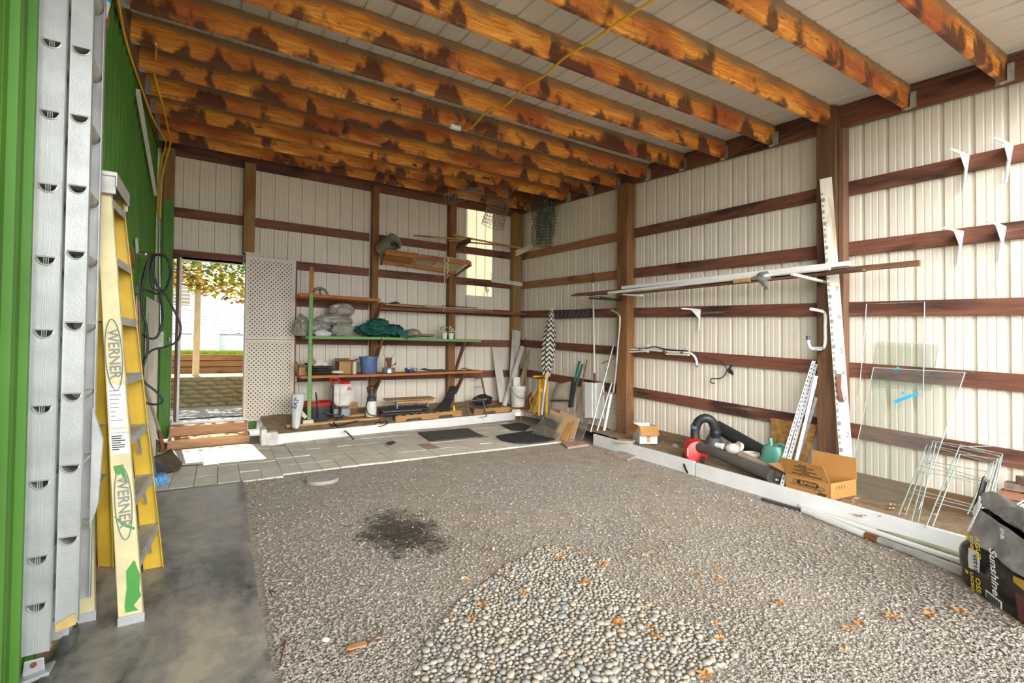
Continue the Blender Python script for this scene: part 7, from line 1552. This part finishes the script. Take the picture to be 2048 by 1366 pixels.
q = MB(); q.lathe([(0.055, 0), (0.078, zt*0.85), (0.086, zt*0.87), (0.086, zt), (0.078, zt), (0.072, zt*0.8), (0, zt*0.8)], c, n=22); q.build('pot', M['cream'], t, smooth=True)
q = MB(); q.lathe([(0.0, zt*0.84), (0.071, zt*0.82)], c, n=18, capb=False); q.build('soil', SM, t)
# watering can
c = bl(1547, 930, 4.86); c.z = soil(c.x, c.y)
t = thing('watering_can', 'teal plastic watering can with a leaf pattern', 'watering can', c)
h_ = bl(1547, 890, 4.9).z - c.z
q = MB()
def can(u, v):
    th = 2*math.pi*v; w = 0.125*(1 - 0.16*u - 0.35*max(0, u - 0.8)/0.2*0.5); d = 0.085*(1 - 0.2*u); ct, st_ = math.cos(th), math.sin(th); kk = 1/((abs(ct)**3.2 + abs(st_)**3.2)**(1/3.2))
    return c + V((d*ct*kk, w*st_*kk, h_*u))
q.surf(can, 12, 30); q.add([can(1, j/30) for j in range(30)], [tuple(range(30))]); q.build('body', M['teal'], t, smooth=True)
q = MB(); q.tube(smooth_path([c + V((-0.01, 0.10, h_*0.35)), bl(1533, 905, 4.84), bl(1542, 890, 4.86), bl(1540, 876, 4.86)], 5), [0.05]*4 + [0.035]*6 + [0.02]*6, 12); q.build('spout', M['teal'], t, smooth=True)
q = MB(); q.tube(smooth_path([bl(1550, 893, 4.88), bl(1560, 888, 4.88), bl(1570, 893, 4.88), bl(1573, 905, 4.88), bl(1570, 917, 4.88)], 5), 0.016, 9); q.build('handle', M['teal'], t, smooth=True)
q = MB(); pc = bl(1556, 922, 4.76)
for a in range(-70, 80, 22): 
    d_ = V((0, -math.sin(R(a)), math.cos(R(a)))); q.prism([(0, 0), (0.008, 0.03), (0, 0.06), (-0.008, 0.03)], V((c.x - 0.083, pc.y, c.z + h_*0.30)), d_.cross(V((1, 0, 0))), d_, (-0.003, 0, 0))
q.build('leaf_relief', M['teal'], t)
# ------------------------------------------------------------------ bag of potting mix
A, B_ = V((3.86, 1.09, 0)), V((3.40, 0.60, 0)); fu = (B_ - A).normalized(); fn_ = V((-fu.y, fu.x, 0)); fn_ = fn_ if fn_.dot(-A) > 0 else -fn_
BL_ = (B_ - A).length; dp = -fn_*0.30
t = thing('potting_soil_bag', 'half-empty black plastic bag of potting mix with white and yellow lettering', 'bag', (A + B_)/2 + dp/2)
bagm = plain('black_shiny_bag', (0.022, 0.019, 0.018), 0.22, 0, 0.25, 4, 0.25, 14); bagg = plain('grey_clear_film', (0.26, 0.25, 0.245), 0.14, 0, 0.3, 8, 0.5, 14)
def bagp(u, v):   # v around the bag, u upwards
    th = 2*math.pi*v; ct, st_ = math.cos(th), math.sin(th); kk = 1/((abs(ct)**4 + abs(st_)**4)**0.25)
    w = BL_/2*(0.90 + 0.12*math.sin(math.pi*min(1, u*1.3 + 0.15))); d = 0.15*(0.75 + 0.35*math.sin(math.pi*min(1, 0.2 + u)))*(1 - 0.55*max(0, u - 0.55)/0.45)
    p = (A + B_)/2 + dp*0.5 + fu*(w*ct*kk) - fn_*(-d*st_*kk) + V((0, 0, 0.40*u*(1 - 0.10*ct) + 0.005))
    n_ = mnoise.noise(V((ct*2.4, st_*2.4, u*3.0)))*0.022 + mnoise.noise(V((ct*6, st_*6, u*7)))*0.008
    return p + (fu*ct + fn_*st_)*n_
q = MB(); q.surf(bagp, 24, 56); q.add([bagp(0, j/56) for j in range(56)], [tuple(range(56))]); bag = q.build('bag', bagm, t, smooth=True, sub=1)
def flapf(u, v): # slack top of the bag folded over
    p = bagp(1.0, 0.02 + 0.46*v) ; b = bagp(0.98, 0.98 - 0.46*v)
    return p.lerp(b, u) + V((0, 0, 0.03 + 0.10*math.sin(math.pi*u)*(0.6 + 0.8*v*(1 - v)*2) + 0.035*mnoise.noise(V((u*4, v*5, 2))) + 0.015*mnoise.noise(V((u*11, v*12, 5)))))
q = MB(); q.surf(flapf, 16, 26); q.build('slack_top', bagg, t, smooth=True, solid=0.003)
q = MB(); q.surf(lambda u, v: bagp(0.62 + 0.40*u, 0.06 + 0.38*v) + fn_*(0.012 + 0.012*math.sin(u*5 + v*7)), 12, 18); q.build('folded_film', bagg, t, smooth=True, solid=0.002)
a_ = bagp(0.70, 0.40) + fn_*0.03; b2_ = bagp(1.0, 0.36) + fn_*0.02 + V((0, 0, 0.06)); q = MB(); q.beam(a_, b2_, 0.012, 0.004, up=fn_); q.build('white_hem', M['wplas'], t)
q = MB(); q.surf(lambda u, v: bagp(0.98, 0.42 + 0.06*v) + V((0, 0, 0.02 + 0.16*u)) - fn_*0.04*u - fu*(0.03 - 0.10*u*0) + V((0.0, 0.0, 0.02*math.sin(v*6))), 8, 8); q.build('torn_lip', bagm, t, smooth=True, solid=0.003)
q = MB(); q.surf(lambda u, v: bagp(0.90, 0.38 + 0.07*v) + V((0, 0, 0.0 + 0.12*u)) + fn_*(0.02 - 0.03*u), 6, 6); q.build('white_lip', M['wplas'], t, smooth=True, solid=0.002)
dn = V((0, 0, -1)) + fu*0.10
Lf = lambda f_, z, d=0.035: A + fu*(BL_*f_) + V((0, 0, z)) + fn_*d
lettering('Sunshine.', Lf(0.52, 0.32, 0.035), dn, fu, 0.068, M['wplas'], bag, shear=0.25, bold=0.001)
for s_, f_, z_, sz, m in (('AGUS', .36, .34, .046, 'inky'), ('OSS', .365, .112, .046, 'inky'), ('ODES', .30, .33, .032, 'inky'), ('LACEO', .305, .125, .032, 'inky'), ('UR', .245, .34, .03, 'inky'), ('JE', .25, .12, .026, 'inky'), ('VIT15', .335, .235, .040, 'ink')):
    lettering(s_, Lf(f_, z_, 0.032), dn, fu, sz, M[m], bag, bold=0.001)
lettering('ine.', Lf(0.62, 0.455, 0.03) + V((0, 0, 0.0)), dn, fu, 0.045, M['wplas'], bag, shear=0.25)
q = MB(); q.prism([(0, 0), (0.075, 0.004), (0.082, -0.05), (0.078, -0.11), (0.0, -0.115), (-0.006, -0.06)], Lf(0.28, 0.255, 0.028), fu, (0, 0, 1), fn_*0.001); q.build('paper_patch', M['paper'], bag)
q = MB(); o_ = Lf(0.50, 0.085, 0.043); q.prism([(0, 0), (0.11, -0.012), (0.11, -0.052), (0, -0.04)], o_, fu, (0, 0, 1), fn_*0.001); q.build('barcode_label', M['paper'], bag)
q = MB()
for k in range(18): q.obox(o_ + fu*(0.008 + 0.0053*k) + V((0, 0, -0.024 - 0.0006*k)) + fn_*0.002, fu*(0.0007 + 0.0009*((k*7) % 3)), V((0, 0, 0.015)), fn_*0.0004)
q.build('barcode_bars', M['ink'], bag)
q = MB(); q.prism([(0, 0), (0.10, 0.01), (0.12, -0.03), (0.07, -0.045), (0.0, -0.03)], Lf(0.80, 0.25, 0.055), fu, (0, 0, 1), fn_*0.001); q.build('yellow_mark', plain('gold_print', (0.55, 0.30, 0.02), 0.3), bag)
q = MB(); q.prism([(0, 0), (0.16, 0.0), (0.16, -0.12), (0.02, -0.13)], Lf(0.80, 0.17, 0.048), fu, (0, 0, 1), fn_*0.0008); q.build('maroon_panel', plain('maroon_print', (0.12, 0.02, 0.025), 0.3), bag)

# ------------------------------------------------------------------ pipes lying along the curb
def gpipe(name, label, a, b, r_, m, cat='pipe', n=10, lift=0.0):
    p_, q_ = gp(a[0], a[1], r_ + lift), gp(b[0], b[1], r_ + lift); mb = MB(); mb.tube([p_, q_], r_, n); return solo(mb, name, label, cat, m, 'pipes along the right curb', smooth=True)
gpipe('ground_pipe', 'dark grey rod lying on the gravel, farthest end of the pipes by the curb', (1524, 998), (1612, 1024), 0.015, M['charcoal'])
gpipe('ground_pipe', 'thick white pipe lying on the gravel in front of the pipes by the curb', (1606, 1020), (1736, 1072), 0.026, M['wplas'])
gpipe('ground_pipe', 'long white pipe lying between the curb and the thick white pipe', (1601, 1013), (1925, 1124), 0.020, M['wplas'])
t = thing('ground_pipe', 'grey metal pipe with a rusty coupling, ending behind the black bag', 'pipe', gp(1820, 1105), 'pipes along the right curb')
q = MB(); q.tube([gp(1757, 1080, .026), gp(1832, 1108, .026)], 0.024, 12); q.tube([gp(1830, 1107, .028), gp(1930, 1147, .028)], 0.029, 12); q.build('pipe', M['alud'], t, smooth=True)
q = MB(); q.tube([gp(1732, 1071, .026), gp(1758, 1080.5, .026)], 0.027, 12); q.build('coupling', M['rust'], t, smooth=True)
gpipe('ground_pipe', 'faded green pipe lying tight against the right curb', (1712, 1044), (1925, 1112), 0.018, plain('faded_green_pipe', (0.36, 0.36, 0.24), 0.6))
t = thing('dark_rod', 'thin black rod with an orange tip lying against the right curb', 'rod', gp(1640, 1012))
q = MB(); q.tube([gp(1582, 991, 0.02), gp(1706, 1040, 0.02)], 0.012, 8); q.build('rod', M['charcoal'], t, smooth=True)
q = MB(); q.tube([gp(1566, 986, 0.02), gp(1583, 992, 0.02)], 0.018, 8); q.build('tip', M['yplas'], t, smooth=True)
# flat stones by the right curb and corner
def flat(name, label, pts, h, m, cat, z=0.0, group=None):
    q = MB(); q.quadp([gp(x, y, z + h) - V((0, 0, h)) for x, y in pts], (0, 0, h)); return solo(q, name, label, cat, m, group, bevel=0.004)
flat('flagstone', 'tan flagstone lying on the gravel against the right curb', [(1213, 905), (1247, 901), (1273, 911), (1255, 918)], 0.03, M['stone'], 'stone')
flat('red_tile', 'reddish paving tile lying at the end of the right curb', [(1122, 883), (1165, 881), (1178, 888), (1135, 894)], 0.03, M['redpav'], 'tile')
c = sp(1250, 885); q = MB(); q.quadp([c + V((-0.12, 0.08, 0)), c + V((0.02, -0.12, 0)), c + V((0.14, -0.05, 0)), c + V((0.02, 0.14, 0))], (0, 0, 0.03)); solo(q, 'flagstone', 'brown flagstone on the soil in front of the white cardboard box', 'stone', M['stone'], bevel=0.004)
c = sp(1349, 893); q = MB(); q.blob(c, 0.05, 0.05, 0.04, 0.2, 2, 4); solo(q, 'rock', 'round tan rock on the soil between the white box and the blower', 'stone', M['stone'], smooth=True)
c = gp(645, 962); q = MB(); kx = 31*kpx(c); q.lathe([(kx*0.98, -0.01), (kx, 0.02), (kx*0.97, 0.032), (0, 0.034)], c, n=40, capt=False); 
solo(q, 'stepping_stone', 'round grey concrete stepping stone on the gravel before the pavers', 'stone', M['concrete'], smooth=True)
# mats and grate on the pavers
def patch(name, label, pts, h, m, cat, z=0.031): 
    q = MB(); q.quadp([gp(x, y, z) for x, y in pts], (0, 0, h)); return solo(q, name, label, cat, m)
patch('floor_mat', 'dark brown rectangular mat lying on the pavers', [(836, 865), (936, 857), (966, 873), (860, 883)], 0.008, plain('brown_mat', (0.085, 0.075, 0.065), 0.9, 0, 0.2, 8, 0.3, 90), 'mat')
patch('floor_mat', 'small dark mat in the corner behind the fan-shaped mat', [(1002, 850), (1040, 846), (1062, 853), (1050, 862), (1022, 860)], 0.008, M['rubber'], 'mat')
q = MB(); c0 = gp(1065, 863, 0.031); e_ = [gp(x, y, 0.031) for x, y in ((993, 873), (1003, 881), (1030, 886), (1060, 887), (1092, 884), (1110, 880), (1085, 868), (1065, 863), (1035, 866))]; q.quadp(e_, (0, 0, 0.012)); 
t = thing('fan_mat', 'black fan-shaped rubber door mat at the right end of the pavers', 'mat', c0); q.build('mat', M['rubber'], t)
q = MB()
for i in range(9):
    f_ = i/8; a = e_[0].lerp(e_[7], 0.0); rim = [e_[0], e_[1], e_[2], e_[3], e_[4], e_[5]]; k = f_*5; j = min(4, int(k)); p_ = rim[j].lerp(rim[j+1], k - j); q.tube([p_.lerp(c0, 0.06) + V((0,0,0.014)), p_.lerp(c0, 0.8) + V((0,0,0.014))], 0.006, 5)
q.build('ribs', M['black'], t)
patch('slate_chip', 'small flat dark slate piece on the pavers', [(772, 886), (784, 883), (792, 885), (783, 890), (775, 890)], 0.008, M['charcoal'], 'slate')
gA, gB, gC, gD = [gp(x, y, 0.032) for x, y in ((325, 912), (407, 910), (404, 928), (322, 932))]
t = thing('drain_grate', 'grey slotted grate mat lying on the pavers below the steps', 'grate', gA)
q = MB()
for a, b in ((gA, gB), (gB, gC), (gC, gD), (gD, gA), (gA.lerp(gD, .5), gB.lerp(gC, .5))): q.beam(a + V((0,0,.01)), b + V((0,0,.01)), 0.022, 0.02)
for i in range(1, 13): q.beam(gA.lerp(gB, i/13) + V((0,0,.01)), gD.lerp(gC, i/13) + V((0,0,.01)), 0.028, 0.018)
q.build('bars', M['alud'], t); q = MB(); q.quadp([gA, gB, gC, gD], (0, 0, 0.002)); q.build('underlay', M['black'], t)
# big rubber stall mat
mm, nt, b = nmat('dusty_rubber_mat'); vec = coords(nt, rnd_off=False)
a1 = noise(nt, coords(nt, (1.2, 0.55, 1), False), 1.6, 6, 0.65, 0.5); a2 = noise(nt, vec, 9, 6, 0.7)
f_ = math_(nt, 'ADD', math_(nt, 'MULTIPLY', a1, 0.8), math_(nt, 'MULTIPLY', a2, 0.25))
nt.links.new(ramp(nt, f_, [(0.42, (0.05, 0.05, 0.052)), (0.52, (0.24, 0.22, 0.20)), (0.64, (0.46, 0.39, 0.30))]), b.inputs['Base Color'])
nt.links.new(ramp(nt, f_, [(0.4, (0.28,)*3), (0.65, (0.6,)*3)]), b.inputs['Roughness']); bump(nt, b, a2, 0.15, 0.004)
q = MB(); ed = []
mp = [(0.225, 5.56), (0.215, 4.6), (0.205, 3.6), (0.20, 2.9), (0.21, 2.3), (0.25, 1.6), (0.27, 0.9)]
def matp(u, v):
    k = u*(len(mp) - 1); j = min(len(mp) - 2, int(k)); xr = mp[j][0] + (mp[j+1][0] - mp[j][0])*(k - j); y = mp[j][1] + (mp[j+1][1] - mp[j][1])*(k - j)
    x0 = -0.60 + 0.12*0; return V((x0 + (xr - x0)*v, y, 0.011 + 0.006*mnoise.noise(V((u*6, v*2, 1))) + 0.006*(1 if v > 0.97 else 0)*math.sin(u*14)))
q.surf(matp, 60, 12); o = solo(q, 'stall_mat', 'large dusty black rubber mat lying on the ground beside the ladders', 'mat', mm, smooth=True, solid=0.012)
q = MB()
q.blob((-0.575, 4.4, 0.0), 0.07, 0.4, 0.10, 0.3, 4, 3, flatb=-0.02)
o = solo(q, 'dirt', 'small bank of loose dirt at the foot of the green wall', 'dirt', SM, kind='stuff', smooth=True)

# ------------------------------------------------------------------ gravel, pebbles, leaves
ico = bmesh.new(); bmesh.ops.create_icosphere(ico, subdivisions=1, radius=1.0); icov = [v.co.copy() for v in ico.verts]; icof = [tuple(v.index for v in f.verts) for f in ico.faces]; ico.free()
ico = bmesh.new(); bmesh.ops.create_icosphere(ico, subdivisions=2, radius=1.0); ico2v = [v.co.copy() for v in ico.verts]; ico2f = [tuple(v.index for v in f.verts) for f in ico.faces]; ico.free()
octv = [V((1,0,0)), V((0,1,0)), V((-1,0,0)), V((0,-1,0)), V((0,0,1)), V((0,0,-1))]; octf = [(0,1,4), (1,2,4), (2,3,4), (3,0,4), (1,0,5), (2,1,5), (3,2,5), (0,3,5)]
def stone_into(mb, p, s, flatn, vs, fs, jit=0.12):
    a = rnd.uniform(0, 6.28); ca, sa = math.cos(a), math.sin(a); ex = rnd.uniform(1.0, 1.5); tl = rnd.uniform(-.25, .25)
    out = []
    for v in vs:
        x, y, z = v.x*s*ex*(1 + rnd.uniform(-jit, jit)), v.y*s*(1 + rnd.uniform(-jit, jit)), v.z*s*flatn
        z += x*tl; out.append((p.x + x*ca - y*sa, p.y + x*sa + y*ca, p.z + z))
    mb.add(out, fs)
pal = [plain(f'stone_{i}', c, 0.75, 0, 0.1, 30) for i, c in enumerate([(0.40, 0.355, 0.285), (0.34, 0.315, 0.27), (0.45, 0.405, 0.33), (0.29, 0.28, 0.255), (0.40, 0.32, 0.24)])]
def inpatch(x, y):
    # pebble patch, in picture coordinates of its outline on the ground
    return 0
poly = [gp(a, b) for a, b in ((830, 1372), (860, 1290), (905, 1225), (960, 1170), (1020, 1130), (1085, 1098), (1150, 1096), (1220, 1120), (1200, 1150), (1290, 1205), (1370, 1245), (1450, 1290), (1530, 1350), (1560, 1420), (1400, 1700), (900, 1700))]
def inside(x, y):
    c = False; n = len(poly); j = n - 1
    for i in range(n):
        xi, yi, xj, yj = poly[i].x, poly[i].y, poly[j].x, poly[j].y
        if (yi > y) != (yj > y) and x < (xj - xi)*(y - yi)/(yj - yi) + xi: c = not c
        j = i
    return c
xs = [p.x for p in poly]; ys = [p.y for p in poly]
peb = []
cell = {}
tries = 0
while len(peb) < 4600 and tries < 90000:
    tries += 1
    x = rnd.uniform(min(xs), max(xs)); y = rnd.uniform(max(1.3, min(ys)), max(ys)) 
    nz = mnoise.noise(V((x*3, y*3, 4)))*0.12
    if not inside(x + nz, y + nz): continue
    s = rnd.choice((0.009, 0.011, 0.013, 0.015, 0.018)); k = (int(x/0.05), int(y/0.05)); ok = True
    for dx in (-1, 0, 1):
        for dy in (-1, 0, 1):
            for (px_, py_, ps) in cell.get((k[0]+dx, k[1]+dy), ()):
                if (px_ - x)**2 + (py_ - y)**2 < ((ps + s)*0.86)**2: ok = False
    if not ok: continue
    cell.setdefault(k, []).append((x, y, s)); peb.append((x, y, s))
peb.sort(key=lambda q: q[1])
# the largest and nearest ones are things of their own, the rest one mass
near = sorted(peb, key=lambda q: -q[2]/max(0.5, (q[0]**2 + q[1]**2)**0.5 ))[:300]
ns = set(near); 
q = MB()
for (x, y, s) in peb:
    if (x, y, s) in ns: continue
    q.mi = rnd.randrange(5); stone_into(q, V((x, y, 0.006 + s*0.3)), s, 0.62, icov, icof, 0.10)
o = q.build('pebbles', pal, smooth=True); o.data.set_sharp_from_angle(angle=R(180)); tag(o, 'patch of mixed grey and tan river pebbles on the gravel', 'pebbles', kind='stuff')
protos = []
for i in range(10):
    q = MB(); stone_into(q, V((0, 0, 0)), 1.0, 0.6, ico2v, ico2f, 0.05); o = q.build('pebble', pal[i % 5], smooth=True); o.data.set_sharp_from_angle(angle=R(180)); protos.append(o)
for i, (x, y, s) in enumerate(near):
    src = protos[i % 10]; o = src if i < 10 else src.copy()
    if i >= 10: C.objects.link(o)
    o.location = (x, y, 0.008 + s*0.35); o.scale = (s, s, s); o.rotation_euler = (0, 0, rnd.uniform(0, 6.28))
    tag(o, 'smooth rounded river pebble lying in the pebble patch on the ground', 'pebble', 'river pebbles')
# crushed gravel chips over the whole yard
q = MB(); n = 0
cpal = [plain(f'chip_{i}', c, 0.9, 0, 0.12, 40) for i, c in enumerate([(0.35, 0.305, 0.255), (0.43, 0.38, 0.32), (0.28, 0.245, 0.205), (0.55, 0.49, 0.41), (0.39, 0.315, 0.24), (0.05, 0.038, 0.026)])]
st0 = gp(800, 1062)
while n < 26000:
    px_, py_ = rnd.uniform(480, 2060), 900 + 480*rnd.random()**0.62
    p = gp(px_, py_)
    if p.y > 5.62 or p.x < 0.24 or p.x > curb_x(p.y) - 0.02: continue
    bq = p - (A + B_)/2; bq.z = 0
    if abs(bq.dot(fu)) < 0.37 and -0.36 < bq.dot(fn_) < 0.02: continue
    if inside(p.x, p.y) and rnd.random() < 0.5: continue
    s = rnd.uniform(0.0035, 0.0095)*(0.8 + 0.10*p.length)
    sd_ = math.hypot(p.x - st0.x, (p.y - st0.y)*0.62) + 0.3*mnoise.noise(V((p.x*5, p.y*5, 8)))
    q.mi = rnd.choices(range(5), (4, 4, 4, 0.7, 2))[0] if sd_ > 0.27 or rnd.random() < 0.06 else 5; stone_into(q, V((p.x, p.y, 0.003 + s*0.2)), s, 0.6, octv, octf, 0.25); n += 1
o = q.build('gravel', cpal); tag(o, 'grey crushed gravel spread over the floor', 'gravel', kind='stuff')
# dry leaves
def leaf_at(p, s, m, label, group, name='fallen_leaf'):
    a = rnd.uniform(0, 6.28); q = MB(); pts = []
    for k in range(15):
        th = 2*math.pi*k/15; r_ = s*(1.0 if k % 3 == 0 else (0.55 if k % 3 == 1 else 0.62))*rnd.uniform(.8, 1.15)
        pts.append(V((p.x + r_*math.cos(th + a), p.y + r_*math.sin(th + a)*0.8, p.z + 0.018 + rnd.uniform(0, .016))))
    c = V((p.x, p.y, p.z + 0.020)); n0 = len(pts); q.add(pts + [c], [(k, (k+1) % n0, n0) for k in range(n0)])
    q.tube([c, c + V((math.cos(a), math.sin(a), 0.0))*s*1.5 + V((0, 0, 0.004))], 0.0012, 4); return solo(q, name, label, 'leaf', m, group, solid=0.0008)
dl = [plain('orange_dry_leaf', (0.52, 0.25, 0.09), 0.8, 0, 0.2, 40), plain('tan_dry_leaf', (0.55, 0.38, 0.22), 0.8, 0, 0.2, 40), M['dryleaf']]
for a, b, s in ((1105, 1108, .05), (1140, 1104, .05), (1165, 1115, .05), (1205, 1130, .07), (1210, 1140, .05), (1120, 1125, .04), (1185, 1140, .04), (1172, 1170, .05), (1235, 1255, .055), (930, 1165, .04), (990, 1105, .04), (1047, 1192, .03), (1310, 1280, .04), (1300, 1262, .03), (1410, 1360, .06), (965, 1215, .05), (942, 1245, .04), (1290, 1225, .03)):
    leaf_at(gp(a, b), s*0.8, rnd.choice(dl), 'dry orange-brown leaf lying on the pebble patch', 'dry leaves on the pebbles')
for a, b, s in ((1440, 1165, .03), (1400, 1160, .03), (1255, 1125, .03), (1290, 1118, .03), (1430, 1255, .035), (1440, 1285, .04), (1720, 1255, .05), (1700, 1265, .05), (1780, 1240, .05), (1860, 1235, .06), (1790, 1243, .04), (1600, 1090, .03), (1640, 1105, .03), (1385, 1032, .03), (1440, 1145, .03), (1560, 1215, .04), (1920, 1230, .05), (1690, 1310, .05)):
    leaf_at(gp(a, b), s*0.8, rnd.choice(dl), 'dry tan leaf lying on the gravel, away from the pebbles', 'dry leaves on the gravel')
for a, b in ((1270, 878), (1305, 884), (1325, 888), (1620, 950)) + tuple((rnd.uniform(1700, 1880), rnd.uniform(1000, 1040)) for _ in range(22)):
    p = sp(a, b); leaf_at(p, 0.035, rnd.choice(dl), 'dry leaf lying on the soil strip along the right wall', 'dry leaves on the soil strip')
# a smooth wooden stick, a white chip and twigs
q = MB(); a_, b2_ = gp(692, 1298, 0.012), gp(732, 1288, 0.012); d_ = (b2_ - a_); n_ = V((-d_.y, d_.x, 0)).normalized()
q.prism([(0.0, 0.0)] + [], a_, d_, n_, (0, 0, 0.01)) if False else q.quadp([a_ + n_*0.006, a_ + n_*-0.012, a_.lerp(b2_, .2) - n_*0.022, b2_ - n_*0.022, b2_ + d_*0.04, b2_ + n_*0.018, a_.lerp(b2_, .3) + n_*0.020], (0, 0, 0.008)); solo(q, 'wood_chip', 'smooth orange wooden tag lying on the gravel at the front', 'wood chip', M['step'], bevel=0.003)
q = MB(); stone_into(q, gp(651, 1279, 0.008), 0.016, 0.6, ico2v, ico2f, 0.05); solo(q, 'white_stone', 'single white round stone on the gravel near the wooden tag', 'stone', M['paper'], smooth=True)
for a, b, c2 in (((735, 1288), (765, 1265), (690, 1310)), ((565, 1305), (560, 1330), (572, 1280)), ((540, 1180), (545, 1195), (552, 1185)), ((1000, 1150), (1040, 1165), (980, 1148))):
    q = MB(); q.tube([gp(*c2, 0.012), gp(*a, 0.014), gp(*b, 0.012)], [0.004, 0.004, 0.002], 5); solo(q, 'twig', 'thin dry twig lying on the gravel', 'twig', M['rust'], 'twigs on the gravel', smooth=True)
